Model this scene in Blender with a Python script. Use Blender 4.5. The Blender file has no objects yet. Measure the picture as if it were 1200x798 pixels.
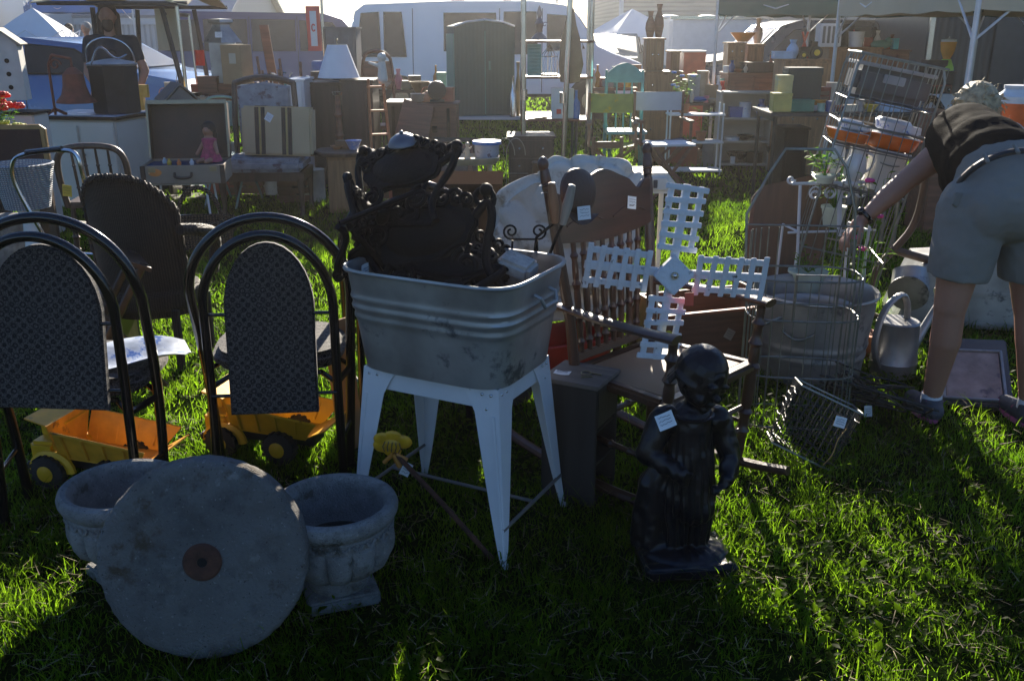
import bpy, bmesh, math, random
import numpy as np
from mathutils import Vector, Matrix, noise, Euler
R = math.radians
sin, cos, pi = math.sin, math.cos, math.pi
random.seed(7)
SC = bpy.context.scene
COL = SC.collection
# ------------------------------------------------------------ camera, sky, sun, exposure
H = 1.55; F = 1100.0; PITCH = R(18.3)
cam_d = bpy.data.cameras.new('camera'); cam = bpy.data.objects.new('camera', cam_d); COL.objects.link(cam)
cam_d.sensor_width = 36.0; cam_d.lens = 33.0; cam_d.clip_end = 800.0; cam_d.clip_start = .05
cam.location = (0, 0, H); cam.rotation_euler = (pi/2-PITCH, 0, 0)
SC.camera = cam
SUN_EL, SUN_AZ = R(20.5), R(3)
w = bpy.data.worlds.new("World"); SC.world = w; w.use_nodes = True
nt = w.node_tree; bg = nt.nodes['Background']
sky = nt.nodes.new('ShaderNodeTexSky'); sky.sky_type = 'NISHITA'; sky.sun_disc = False
sky.sun_elevation = SUN_EL; sky.sun_rotation = SUN_AZ; sky.dust_density = .3; sky.ozone_density = 6; sky.air_density = 1.3
tint = nt.nodes.new('ShaderNodeMix'); tint.data_type = 'RGBA'; tint.blend_type = 'MULTIPLY'; tint.inputs[0].default_value = 1; tint.inputs[7].default_value = (.93, .97, 1.12, 1)
nt.links.new(sky.outputs[0], tint.inputs[6]); nt.links.new(tint.outputs[2], bg.inputs[0]); bg.inputs[1].default_value = .050
sd = bpy.data.lights.new('sun', 'SUN'); sd.energy = 5.0; sd.angle = R(.5); sd.color = (1, .90, .74)
sun = bpy.data.objects.new('sun', sd); COL.objects.link(sun)
sdir = Vector((sin(SUN_AZ)*cos(SUN_EL), cos(SUN_AZ)*cos(SUN_EL), sin(SUN_EL)))
sun.rotation_euler = sdir.to_track_quat('Z', 'Y').to_euler(); sun.location = sdir*60
SC.view_settings.view_transform = 'Standard'; SC.view_settings.look = 'None'; SC.view_settings.gamma = 1
SC.view_settings.exposure = 1.5
SC.cycles.max_bounces = 6; SC.cycles.diffuse_bounces = 3; SC.cycles.glossy_bounces = 3; SC.cycles.transmission_bounces = 6
SC.cycles.transparent_max_bounces = 8; SC.cycles.volume_bounces = 0; SC.cycles.caustics_reflective = False; SC.cycles.caustics_refractive = False
SC.cycles.use_denoising = True

# ------------------------------------------------------------ where a distance and height put a thing
def dep(Y, z): return Y*cos(PITCH)+(H-z)*sin(PITCH)
def X(px, Y, z=0.): return (px-600)/F*dep(Y, z)
def S(n, Y, z=.6): return n/F*dep(Y, z)
def Z(py, Y): return H-Y*math.tan(PITCH+math.atan((py-399)/F))
def GY(py, z=0.): return (H-z)/math.tan(PITCH+math.atan((py-399)/F))

# ------------------------------------------------------------ materials
MATS = {}
def M(name, c, rough=.6, metal=0., var=.18, sc=9., bump=.12, bsc=None, c2=None, amt=.5, c2sc=None, spec=.5, emit=None, alpha=None, coat=0., trans=0., stretch=None):
    if name in MATS: return MATS[name]
    m = bpy.data.materials.new(name); m.use_nodes = True; t = m.node_tree; N = t.nodes; L = t.links
    b = N['Principled BSDF']; tc = N.new('ShaderNodeTexCoord')
    src = tc.outputs['Object']
    if stretch:
        mp = N.new('ShaderNodeMapping'); mp.inputs['Scale'].default_value = stretch; L.new(src, mp.inputs[0]); src = mp.outputs[0]
    n = N.new('ShaderNodeTexNoise'); n.inputs['Scale'].default_value = sc; n.inputs['Detail'].default_value = 6; L.new(src, n.inputs[0])
    r = N.new('ShaderNodeValToRGB'); e = r.color_ramp.elements
    e[0].position = .3; e[1].position = .7
    e[0].color = tuple(max(0, x*(1-var)) for x in c)+(1,); e[1].color = tuple(min(1, x*(1+var)) for x in c)+(1,)
    L.new(n.outputs[0], r.inputs[0]); out = r.outputs[0]
    if c2:
        n2 = N.new('ShaderNodeTexNoise'); n2.inputs['Scale'].default_value = c2sc or sc*.6; n2.inputs['Detail'].default_value = 10; n2.inputs['Roughness'].default_value = .68
        L.new(src, n2.inputs[0])
        r2 = N.new('ShaderNodeValToRGB'); p = .72-.34*amt; r2.color_ramp.elements[0].position = p; r2.color_ramp.elements[1].position = min(1, p+.07)
        L.new(n2.outputs[0], r2.inputs[0])
        mx = N.new('ShaderNodeMix'); mx.data_type = 'RGBA'; L.new(r2.outputs[0], mx.inputs[0]); L.new(out, mx.inputs[6]); mx.inputs[7].default_value = tuple(c2)+(1,)
        out = mx.outputs[2]
    L.new(out, b.inputs['Base Color'])
    rr = N.new('ShaderNodeMapRange'); rr.inputs[3].default_value = max(0.02, rough*.8); rr.inputs[4].default_value = min(1, rough*1.25); L.new(n.outputs[0], rr.inputs[0]); L.new(rr.outputs[0], b.inputs['Roughness'])
    b.inputs['Metallic'].default_value = metal; b.inputs['Specular IOR Level'].default_value = spec
    b.inputs['Coat Weight'].default_value = coat; b.inputs['Coat Roughness'].default_value = .08
    b.inputs['Transmission Weight'].default_value = trans
    if alpha is not None: b.inputs['Alpha'].default_value = alpha
    if emit: b.inputs['Emission Color'].default_value = tuple(emit)+(1,); b.inputs['Emission Strength'].default_value = 1
    if bump:
        nb = N.new('ShaderNodeTexNoise'); nb.inputs['Scale'].default_value = bsc or sc*6; nb.inputs['Detail'].default_value = 4; L.new(src, nb.inputs[0])
        bp = N.new('ShaderNodeBump'); bp.inputs['Strength'].default_value = bump; bp.inputs['Distance'].default_value = .01; L.new(nb.outputs[0], bp.inputs['Height']); L.new(bp.outputs[0], b.inputs['Normal'])
    MATS[name] = m; return m
def wood(name, c, rough=.45, axis=2, var=.35, coat=0.):
    s = [22., 22., 22.]; s[axis] = 2.2
    return M(name, c, rough, var=var, sc=1.6, bump=.15, bsc=3, stretch=tuple(s), coat=coat)
def wave_mat(name, c, c_dark, sx, rough=.7, axis='Z', dist=1.5, bump=.6, mixa=1.0, two=None):
    if name in MATS: return MATS[name]
    m = M(name, c, rough, bump=0); t = m.node_tree; N = t.nodes; L = t.links; b = N['Principled BSDF']
    tc = N.new('ShaderNodeTexCoord')
    outs = []
    for ax, s in ([(axis, sx)]+([two] if two else [])):
        wv = N.new('ShaderNodeTexWave'); wv.bands_direction = ax; wv.inputs['Scale'].default_value = s; wv.inputs['Distortion'].default_value = dist; wv.inputs['Detail'].default_value = 1.5
        L.new(tc.outputs['Object'], wv.inputs[0]); outs.append(wv.outputs['Fac'])
    o = outs[0]
    if two:
        mm = N.new('ShaderNodeMath'); mm.operation = 'MULTIPLY'; L.new(outs[0], mm.inputs[0]); L.new(outs[1], mm.inputs[1]); o = mm.outputs[0]
    r = N.new('ShaderNodeValToRGB'); r.color_ramp.elements[0].color = tuple(c_dark)+(1,); r.color_ramp.elements[1].color = tuple(c)+(1,); r.color_ramp.elements[0].position = .1; r.color_ramp.elements[1].position = .6
    L.new(o, r.inputs[0]); L.new(r.outputs[0], b.inputs['Base Color'])
    bp = N.new('ShaderNodeBump'); bp.inputs['Strength'].default_value = bump; bp.inputs['Distance'].default_value = .01; L.new(o, bp.inputs['Height']); L.new(bp.outputs[0], b.inputs['Normal'])
    return m
def scale_fabric(name, dark, light, s):
    m = M(name, dark, .85, bump=0, spec=.15); t = m.node_tree; N = t.nodes; L = t.links; b = N['Principled BSDF']
    tc = N.new('ShaderNodeTexCoord'); mp = N.new('ShaderNodeMapping'); mp.inputs['Rotation'].default_value = (0, R(45), 0); L.new(tc.outputs['Object'], mp.inputs[0])
    fl = N.new('ShaderNodeMapping'); fl.inputs['Scale'].default_value = (1, .55, 1); L.new(mp.outputs[0], fl.inputs[0])
    v = N.new('ShaderNodeTexVoronoi'); v.inputs['Scale'].default_value = s; v.inputs['Randomness'].default_value = .12; L.new(fl.outputs[0], v.inputs[0])
    r = N.new('ShaderNodeValToRGB'); e = r.color_ramp.elements; e[0].position = 0; e[0].color = tuple(dark)+(1,); e[1].position = .3; e[1].color = tuple(x*.7 for x in dark)+(1,)
    a = e.new(.42); a.color = tuple(light)+(1,); a2 = e.new(.52); a2.color = tuple(dark)+(1,); a3 = e.new(.62); a3.color = tuple(x*.8 for x in light)+(1,)
    L.new(v.outputs['Distance'], r.inputs[0])
    n = N.new('ShaderNodeTexNoise'); n.inputs['Scale'].default_value = 260; L.new(tc.outputs['Object'], n.inputs[0])
    mx = N.new('ShaderNodeMix'); mx.data_type = 'RGBA'; mx.blend_type = 'MULTIPLY'; mx.inputs[0].default_value = .8; L.new(r.outputs[0], mx.inputs[6])
    r3 = N.new('ShaderNodeValToRGB'); r3.color_ramp.elements[0].position = .35; r3.color_ramp.elements[1].position = .6; L.new(n.outputs[0], r3.inputs[0]); L.new(r3.outputs[0], mx.inputs[7])
    L.new(mx.outputs[2], b.inputs['Base Color'])
    bp = N.new('ShaderNodeBump'); bp.inputs['Strength'].default_value = .5; bp.inputs['Distance'].default_value = .004; L.new(v.outputs['Distance'], bp.inputs['Height']); L.new(bp.outputs[0], b.inputs['Normal'])
    b.inputs['Sheen Weight'].default_value = .15
    return m

def stone_mat(name, c, stain, speck, sc=1.0, bump=.7):
    m = M(name, c, .92, var=.3, sc=4*sc, bump=0, c2=stain, amt=.45, c2sc=5*sc, spec=.2); t = m.node_tree; N = t.nodes; L = t.links; b = N['Principled BSDF']
    tc = N.new('ShaderNodeTexCoord'); base = b.inputs['Base Color'].links[0].from_socket
    def layer(tex, lo, hi, col, fac, base):
        r = N.new('ShaderNodeValToRGB'); r.color_ramp.elements[0].position = lo; r.color_ramp.elements[1].position = hi; L.new(tex, r.inputs[0])
        f = N.new('ShaderNodeMath'); f.operation = 'MULTIPLY'; f.inputs[1].default_value = fac; L.new(r.outputs[0], f.inputs[0])
        mx = N.new('ShaderNodeMix'); mx.data_type = 'RGBA'; L.new(f.outputs[0], mx.inputs[0]); L.new(base, mx.inputs[6]); mx.inputs[7].default_value = tuple(col)+(1,); return mx.outputs[2]
    def ns(s, d=8, st=None):
        n = N.new('ShaderNodeTexNoise'); n.inputs['Scale'].default_value = s; n.inputs['Detail'].default_value = d; n.inputs['Roughness'].default_value = .7
        if st: mp = N.new('ShaderNodeMapping'); mp.inputs['Scale'].default_value = st; mp.inputs['Rotation'].default_value = (.5, .8, .3); L.new(tc.outputs['Object'], mp.inputs[0]); L.new(mp.outputs[0], n.inputs[0])
        else: L.new(tc.outputs['Object'], n.inputs[0])
        return n.outputs[0]
    base = layer(ns(14*sc), .5, .72, [x*.45 for x in c], .8, base)
    base = layer(ns(70*sc, 3), .62, .7, speck, .8, base)
    base = layer(ns(95*sc, 2), .64, .7, [x*.3 for x in c], .9, base)
    base = layer(ns(9*sc, 10, (1, 14, 1)), .63, .67, speck, .55, base)
    base = layer(ns(2.2*sc, 5), .5, .62, stain, .5, base)
    L.new(base, b.inputs['Base Color'])
    a = N.new('ShaderNodeMath'); a.operation = 'ADD'; L.new(ns(30*sc, 8), a.inputs[0]); L.new(ns(120*sc, 2), a.inputs[1])
    bp = N.new('ShaderNodeBump'); bp.inputs['Strength'].default_value = bump; bp.inputs['Distance'].default_value = .012; L.new(a.outputs[0], bp.inputs['Height']); L.new(bp.outputs[0], b.inputs['Normal'])
    return m
# ------------------------------------------------------------ mesh builder
class B:
    def __init__(s): s.bm = bmesh.new(); s.T = Matrix()
    def at(s, loc=(0, 0, 0), rot=(0, 0, 0), sc=1): s.T = Matrix.Translation(loc) @ Euler(rot).to_matrix().to_4x4() @ Matrix.Scale(sc, 4); return s
    def _v(s, p): return s.bm.verts.new(s.T @ Vector(p))
    def box(s, c, size, r=(0, 0, 0), bev=.0025):
        t = bmesh.new(); bmesh.ops.create_cube(t, size=1)
        for v in t.verts: v.co = Vector((v.co.x*size[0], v.co.y*size[1], v.co.z*size[2]))
        if bev: bmesh.ops.bevel(t, geom=t.edges[:], offset=min(bev, min(size)*.3), segments=2, affect='EDGES')
        return s.merge(t, Matrix.Translation(c) @ Euler(r).to_matrix().to_4x4())
    def merge(s, t, Mx=Matrix()):
        mp = {}; A = s.T @ Mx
        for v in t.verts: mp[v] = s.bm.verts.new(A @ v.co)
        for f in t.faces:
            try: s.bm.faces.new([mp[v] for v in f.verts])
            except ValueError: pass
        t.free(); return s
    def ring(s, c, u, v, r, n, ph=0): return [s._v(c+u*(r*cos(2*pi*i/n+ph))+v*(r*sin(2*pi*i/n+ph))) for i in range(n)]
    def skin(s, rings, closed=False, caps=True):
        n = len(rings[0]); k = len(rings)
        for i in range(k if closed else k-1):
            a, b2 = rings[i], rings[(i+1) % k]
            for j in range(n):
                try: s.bm.faces.new((a[j], a[(j+1) % n], b2[(j+1) % n], b2[j]))
                except ValueError: pass
        if caps and not closed:
            for q in (rings[0][::-1], rings[-1]):
                try: s.bm.faces.new(q)
                except ValueError: pass
        return s
    def cyl(s, p0, p1, r0, r1=None, n=14, cap=True):
        return s.tube([p0, p1], [r0, r0 if r1 is None else r1], n, caps=cap)
    def tube(s, pts, r, n=8, closed=False, caps=True, flat=1.0):
        P = [Vector(p) for p in pts]; k = len(P)
        rs = r if isinstance(r, (list, tuple)) else [r]*k
        up = None; rings = []
        for i in range(k):
            if closed: d = (P[(i+1) % k]-P[i-1])
            else: d = P[min(i+1, k-1)]-P[max(i-1, 0)]
            if d.length < 1e-9: d = Vector((0, 0, 1))
            d.normalize()
            if up is None:
                up = Vector((0, 0, 1)) if abs(d.z) < .9 else Vector((0, 1, 0))
            u = up-d*up.dot(d)
            if u.length < 1e-6: u = Vector((1, 0, 0))-d*d.x
            u.normalize(); up = u; v = d.cross(u)
            rings.append(s.ring(P[i], u, v*flat, rs[i], n))
        return s.skin(rings, closed, caps)
    def lathe(s, prof, n=28, c=(0, 0, 0), sx=1, sy=1, mod=None, caps=True, sq=0):
        rings = []
        for k, (r, z) in enumerate(prof):
            q = []
            for i in range(n):
                a = 2*pi*i/n; rr = r*(mod(a, z, k) if mod else 1)
                cx, cy = cos(a), sin(a)
                if sq: 
                    e = 2/sq; cx = math.copysign(abs(cx)**e, cx); cy = math.copysign(abs(cy)**e, cy)
                q.append(s._v((c[0]+rr*cx*sx, c[1]+rr*cy*sy, c[2]+z)))
            rings.append(q)
        return s.skin(rings, False, caps)
    def ell(s, c, r, rot=(0, 0, 0), n=16):
        t = bmesh.new(); bmesh.ops.create_uvsphere(t, u_segments=n, v_segments=max(6, n//2+2), radius=1)
        if not isinstance(r, (tuple, list)): r = (r, r, r)
        for v in t.verts: v.co = Vector((v.co.x*r[0], v.co.y*r[1], v.co.z*r[2]))
        return s.merge(t, Matrix.Translation(c) @ Euler(rot).to_matrix().to_4x4())
    def caps(s, p0, p1, r0, r1, n=16):
        s.cyl(p0, p1, r0, r1, n); s.ell(p0, r0, n=n); s.ell(p1, r1, n=n); return s
    def prism(s, pts, y0, y1, plane='XZ', bev=0):
        t = bmesh.new()
        def q(p, y): return {'XZ': (p[0], y, p[1]), 'XY': (p[0], p[1], y), 'YZ': (y, p[0], p[1])}[plane]
        a = [t.verts.new(q(p, y0)) for p in pts]; b = [t.verts.new(q(p, y1)) for p in pts]; n = len(pts)
        t.faces.new(a[::-1]); t.faces.new(b)
        for i in range(n): t.faces.new((a[i], a[(i+1) % n], b[(i+1) % n], b[i]))
        bmesh.ops.recalc_face_normals(t, faces=t.faces[:])
        if bev: bmesh.ops.bevel(t, geom=[e for e in t.edges if abs((e.verts[0].co-e.verts[1].co).length) > 1e-6 and any(len(f.verts) == n for f in e.link_faces)], offset=bev, segments=3, affect='EDGES')
        return s.merge(t)
    def sheet(s, fn, nu, nv, th=.01):
        g = [[Vector(fn(i/nu, j/nv)) for j in range(nv+1)] for i in range(nu+1)]
        def nrm(i, j):
            a = g[min(i+1, nu)][j]-g[max(i-1, 0)][j]; b = g[i][min(j+1, nv)]-g[i][max(j-1, 0)]
            c = a.cross(b); return c.normalized() if c.length > 1e-9 else Vector((0, 0, 1))
        A = [[s._v(g[i][j]) for j in range(nv+1)] for i in range(nu+1)]
        C = [[s._v(g[i][j]-nrm(i, j)*th) for j in range(nv+1)] for i in range(nu+1)]
        fs = s.bm.faces.new
        for i in range(nu):
            for j in range(nv):
                fs((A[i][j], A[i+1][j], A[i+1][j+1], A[i][j+1])); fs((C[i][j], C[i][j+1], C[i+1][j+1], C[i+1][j]))
        for i in range(nu):
            fs((A[i][0], C[i][0], C[i+1][0], A[i+1][0])); fs((A[i][nv], A[i+1][nv], C[i+1][nv], C[i][nv]))
        for j in range(nv):
            fs((A[0][j], A[0][j+1], C[0][j+1], C[0][j])); fs((A[nu][j], C[nu][j], C[nu][j+1], A[nu][j+1]))
        return s
def tomesh(b, name, recalc=True, sharp=.62):
    bm = b.bm
    if recalc: bmesh.ops.recalc_face_normals(bm, faces=bm.faces[:])
    for f in bm.faces: f.smooth = True
    for e in bm.edges:
        if len(e.link_faces) == 2:
            try:
                if e.calc_face_angle() > sharp: e.smooth = False
            except ValueError: pass
    me = bpy.data.meshes.new(name); bm.to_mesh(me); bm.free(); return me
def part(name, b, mat, parent=None, loc=None, rot=None):
    me = b if isinstance(b, bpy.types.Mesh) else tomesh(b, name)
    if not me.materials: me.materials.append(mat)
    o = bpy.data.objects.new(name, me); COL.objects.link(o)
    if parent: o.parent = parent
    if loc: o.location = loc
    if rot: o.rotation_euler = rot
    return o
def tag(o, label, cat, group=None):
    o['label'] = label; o['category'] = cat
    if group: o['group'] = group
    return o
def thing(name, label, cat, loc=(0, 0, 0), rz=0, group=None, rot=None, sc=1):
    o = bpy.data.objects.new(name, None); COL.objects.link(o); o.empty_display_size = .1
    o.location = loc; o.rotation_euler = rot if rot else (0, 0, rz); o.scale = (sc,)*3
    return tag(o, label, cat, group)
def solo(name, b, mat, label, cat, loc=(0, 0, 0), rz=0, group=None, rot=None):
    o = part(name, b, mat, None, loc, rot if rot else (0, 0, rz)); return tag(o, label, cat, group)
def kind(o, k): o['kind'] = k; return o
def dup(root, loc, rz, label=None, group=None):
    r = root.copy(); COL.objects.link(r); r.location = loc; r.rotation_euler = (0, 0, rz)
    if label: r['label'] = label
    if group: r['group'] = group
    for ch in list(root.children):
        c = ch.copy(); COL.objects.link(c); c.parent = r
        for g in ch.children:
            d = g.copy(); COL.objects.link(d); d.parent = c
    return r
def fuse(b, voxel, smooth=4, fn=None):
    me = tomesh(b, 'tmp'); o = bpy.data.objects.new('tmp', me); COL.objects.link(o)
    md = o.modifiers.new('r', 'REMESH'); md.mode = 'VOXEL'; md.voxel_size = voxel; md.use_smooth_shade = True
    if smooth: sm = o.modifiers.new('s', 'SMOOTH'); sm.factor = .5; sm.iterations = smooth
    dg = bpy.context.evaluated_depsgraph_get(); dg.update()
    out = bpy.data.meshes.new_from_object(o.evaluated_get(dg)); bpy.data.objects.remove(o); bpy.data.meshes.remove(me)
    if fn:
        n = len(out.vertices); cs = np.empty(n*3, np.float32); ns = np.empty(n*3, np.float32)
        out.vertices.foreach_get('co', cs); out.vertices.foreach_get('normal', ns); cs = cs.reshape(-1, 3); ns = ns.reshape(-1, 3)
        out.vertices.foreach_set('co', np.array([fn(Vector(a), Vector(q)) for a, q in zip(cs.tolist(), ns.tolist())], np.float32).ravel()); out.update()
    for p in out.polygons: p.use_smooth = True
    return out
def arc(cx, cz, rx, rz, a0, a1, n, y=0.):
    return [(cx+rx*cos(R(a0+(a1-a0)*i/n)), y, cz+rz*sin(R(a0+(a1-a0)*i/n))) for i in range(n+1)]
def smoothpts(pts, k=2):
    P = [Vector(p) for p in pts]
    for _ in range(k):
        Q = [P[0]]
        for a, b in zip(P, P[1:]): Q += [a*.75+b*.25, a*.25+b*.75]
        Q.append(P[-1]); P = Q
    return P
def label_tag(parent, loc, rot=(0, 0, 0), w=.035, h=.03, mat=None, string=True):
    b = B(); b.sheet(lambda u, v: ((u-.5)*w, .003*sin(3*u), (v-.5)*h), 4, 3, .0008)
    o = part('price_tag', b, mat or PAPER, parent, loc, rot)
    s = B()
    for k in range(3):
        zz = h*(.25-.22*k); pts = [((-.35+.7*i/8)*w, -.0022+.003*0, zz+random.uniform(-1, 1)*h*.06) for i in range(9)]
        s.tube(pts, .0006, 4)
    part('writing', s, INK, o); return o
PAPER = M('tag_paper', (.78, .79, .8), .7, bump=.02, var=.05); INK = M('ink', (.03, .03, .06), .8, bump=0)
# ------------------------------------------------------------ ground and grass
soil = M('lawn_soil', (.008, .015, .003), .95, var=.5, sc=2.2, bump=.8, bsc=30, spec=0, c2=(.016, .013, .006), amt=.25, c2sc=1.1)
b = B()
def gz(x, y): return .012*noise.noise(Vector((x*.7, y*.7, 0)))
nx = 90
xs = [math.copysign(abs(t)**2.6*260, t) for t in [(-1+2*i/nx) for i in range(nx+1)]]
ys = [-40+ (44*(i/12.)) for i in range(12)]+[4+ 496*((i/60.)**2.4) for i in range(61)]
V = [[b._v((x, y, gz(x, y) if y < 30 and abs(x) < 30 else 0)) for y in ys] for x in xs]
for i in range(len(xs)-1):
    for j in range(len(ys)-1): b.bm.faces.new((V[i][j], V[i+1][j], V[i+1][j+1], V[i][j+1]))
kind(part('ground', b, soil), 'structure')

def leaf_mat(name, c, c2, tr):
    m = bpy.data.materials.new(name); m.use_nodes = True; t = m.node_tree; N = t.nodes; L = t.links
    for n in list(N): N.remove(n)
    out = N.new('ShaderNodeOutputMaterial'); tc = N.new('ShaderNodeTexCoord')
    n = N.new('ShaderNodeTexNoise'); n.inputs['Scale'].default_value = 40; n.inputs['Detail'].default_value = 3; L.new(tc.outputs['Object'], n.inputs[0])
    n2 = N.new('ShaderNodeTexNoise'); n2.inputs['Scale'].default_value = 1.7; L.new(tc.outputs['Object'], n2.inputs[0])
    ad = N.new('ShaderNodeMath'); ad.operation = 'ADD'; L.new(n.outputs[0], ad.inputs[0]); L.new(n2.outputs[0], ad.inputs[1])
    hf = N.new('ShaderNodeMath'); hf.operation = 'MULTIPLY'; hf.inputs[1].default_value = .5; L.new(ad.outputs[0], hf.inputs[0])
    r = N.new('ShaderNodeValToRGB'); r.color_ramp.elements[0].position = .36; r.color_ramp.elements[1].position = .62
    r.color_ramp.elements[0].color = c+(1,); r.color_ramp.elements[1].color = c2+(1,); L.new(hf.outputs[0], r.inputs[0])
    d = N.new('ShaderNodeBsdfPrincipled'); d.inputs['Roughness'].default_value = .5; d.inputs['Specular IOR Level'].default_value = .04; L.new(r.outputs[0], d.inputs['Base Color'])
    tl = N.new('ShaderNodeBsdfTranslucent'); g = N.new('ShaderNodeMix'); g.data_type = 'RGBA'; g.blend_type = 'MULTIPLY'; g.inputs[0].default_value = 1; L.new(r.outputs[0], g.inputs[6]); g.inputs[7].default_value = tr+(1,); L.new(g.outputs[2], tl.inputs[0])
    mx = N.new('ShaderNodeMixShader'); mx.inputs[0].default_value = .68; L.new(d.outputs[0], mx.inputs[1]); L.new(tl.outputs[0], mx.inputs[2]); L.new(mx.outputs[0], out.inputs[0])
    return m
GRASS = leaf_mat('grass_blade', (.008, .020, .002), (.036, .062, .006), (7.6, 7.9, 2.8))
rng = np.random.default_rng(5)
def blades(y0, y1, dens, hmin, hmax, wid, seg=3, pad=.7):
    wmax = y1*.62+pad; n = int((y1-y0)*2*wmax*dens)
    y = rng.uniform(y0, y1, n); x = rng.uniform(-wmax, wmax, n)
    k = np.abs(x) < y*.62+pad; x, y = x[k], y[k]
    # clumps
    cl = np.sin(x*9.1+2*np.sin(y*5.3))*np.sin(y*8.3+2*np.sin(x*6.1))+.6*np.sin(x*23+y*17)*np.sin(y*21-x*13)
    keep = rng.uniform(0, 1, len(x)) < .62+.3*cl; x, y, cl = x[keep], y[keep], cl[keep]
    # mown and trodden grass is short, tufts longer
    n = len(x); h = (hmin+(hmax-hmin)*rng.beta(1.6, 3.2, n))*(1+.35*cl)
    a = rng.uniform(0, 2*pi, n); lean = rng.uniform(.1, 1.15, n)*h; w_ = wid*rng.uniform(.6, 1.4, n); ba = a+rng.normal(0, .9, n)
    z0 = -.005
    vs = []; px, py = -np.sin(ba), np.cos(ba); lx, ly = np.cos(a), np.sin(a)
    t = np.linspace(0, 1, seg+1)
    for i, tt in enumerate(t):
        cx = x+lx*lean*tt**1.7; cy = y+ly*lean*tt**1.7; cz = z0+h*(tt-.28*tt**2.5)
        ww = w_*(1-tt**1.6)*.5
        if i < seg:
            vs.append(np.stack([cx-px*ww, cy-py*ww, cz], 1)); vs.append(np.stack([cx+px*ww, cy+py*ww, cz], 1))
        else: vs.append(np.stack([cx, cy, cz], 1))
    V = np.stack(vs, 1); nv = V.shape[1]
    base = (np.arange(n)*nv)[:, None]
    quads = []
    for i in range(seg-1): quads.append(base+np.array([[2*i, 2*i+1, 2*i+3, 2*i+2]]))
    tri = base+np.array([[2*seg-2, 2*seg-1, 2*seg]])
    return V.reshape(-1, 3), np.concatenate(quads), tri
def grass_mesh(sets, extra=None):
    vo = 0; VV = []; Q = []; T = []
    for V, q, t in sets: VV.append(V); Q.append(q+vo); T.append(t+vo); vo += len(V)
    V = np.concatenate(VV); Q = np.concatenate(Q); T = np.concatenate(T)
    me = bpy.data.meshes.new('grass'); me.vertices.add(len(V)); me.vertices.foreach_set('co', V.astype(np.float32).ravel())
    loops = np.concatenate([Q.ravel(), T.ravel()]).astype(np.int32); me.loops.add(len(loops)); me.loops.foreach_set('vertex_index', loops)
    st = np.concatenate([np.arange(len(Q))*4, len(Q)*4+np.arange(len(T))*3]).astype(np.int32)
    me.polygons.add(len(st)); me.polygons.foreach_set('loop_start', st)
    me.polygons.foreach_set('use_smooth', np.ones(len(st), bool)); me.update(calc_edges=True); me.validate(); return me
def broad(n, y0, y1):
    # clover and plantain leaves: small folded leaves on short stalks, in patches
    y = rng.uniform(y0, y1, n); x = rng.uniform(-1, 1, n)*(y*.62+.5)
    k = (np.sin(x*3.1+1.7)*np.sin(y*4.3+x)+rng.normal(0, .3, n)) > .35; x, y = x[k], y[k]; n = len(x)
    L_ = rng.uniform(.012, .034, n); a = rng.uniform(0, 2*pi, n); z = rng.uniform(.012, .05, n); up = rng.uniform(-.2, .8, n)
    dx, dy = np.cos(a), np.sin(a); wx, wy = -dy, dx
    def pt(t, s, dz): return np.stack([x+dx*L_*t+wx*L_*s, y+dy*L_*t+wy*L_*s, z+L_*(up*t+dz)], 1)
    V = np.stack([pt(0, 0, 0), pt(.45, -.36, .1), pt(.5, 0, -.05), pt(.45, .36, .1), pt(1, 0, 0)], 1)
    base = (np.arange(n)*5)[:, None]
    return V.reshape(-1, 3), np.zeros((0, 4), int), np.concatenate([base+np.array([[0, 1, 2]]), base+np.array([[0, 2, 3]]), base+np.array([[1, 4, 2]]), base+np.array([[2, 4, 3]])])
me = grass_mesh([blades(1.4, 3.3, 14000, .02, .105, .0034), blades(3.3, 5.2, 7000, .025, .11, .0042), blades(5.2, 9, 2600, .03, .12, .0065, 2), blades(9, 18, 600, .04, .13, .014, 2, 2), blades(18, 45, 60, .06, .16, .05, 2, 3), broad(26000, 1.5, 5.5)])
kind(part('grass', me, GRASS), 'stuff')

TALL = blades(1.6, 6.5, 130, .09, .19, .0045, 4)
kind(part('long_grass', grass_mesh([TALL]), GRASS), 'stuff')
def straw(n):
    y = rng.uniform(1.5, 6, n); x = rng.uniform(-1, 1, n)*(y*.62+.5); a = rng.uniform(0, 2*pi, n); L_ = rng.uniform(.02, .08, n); z = rng.uniform(.012, .05, n); w_ = .0012
    dx, dy = np.cos(a), np.sin(a); up = rng.uniform(-.3, .5, n)
    V = np.stack([np.stack([x-dy*w_, y+dx*w_, z], 1), np.stack([x+dy*w_, y-dx*w_, z], 1), np.stack([x+dx*L_, y+dy*L_, np.maximum(.004, z+up*L_)], 1)], 1)
    return V.reshape(-1, 3), np.zeros((0, 4), int), (np.arange(n)*3)[:, None]+np.array([[0, 1, 2]])
kind(part('straw', grass_mesh([straw(9000)]), M('dry_straw', (.22, .17, .08), .7, bump=0, var=.4)), 'stuff')
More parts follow.
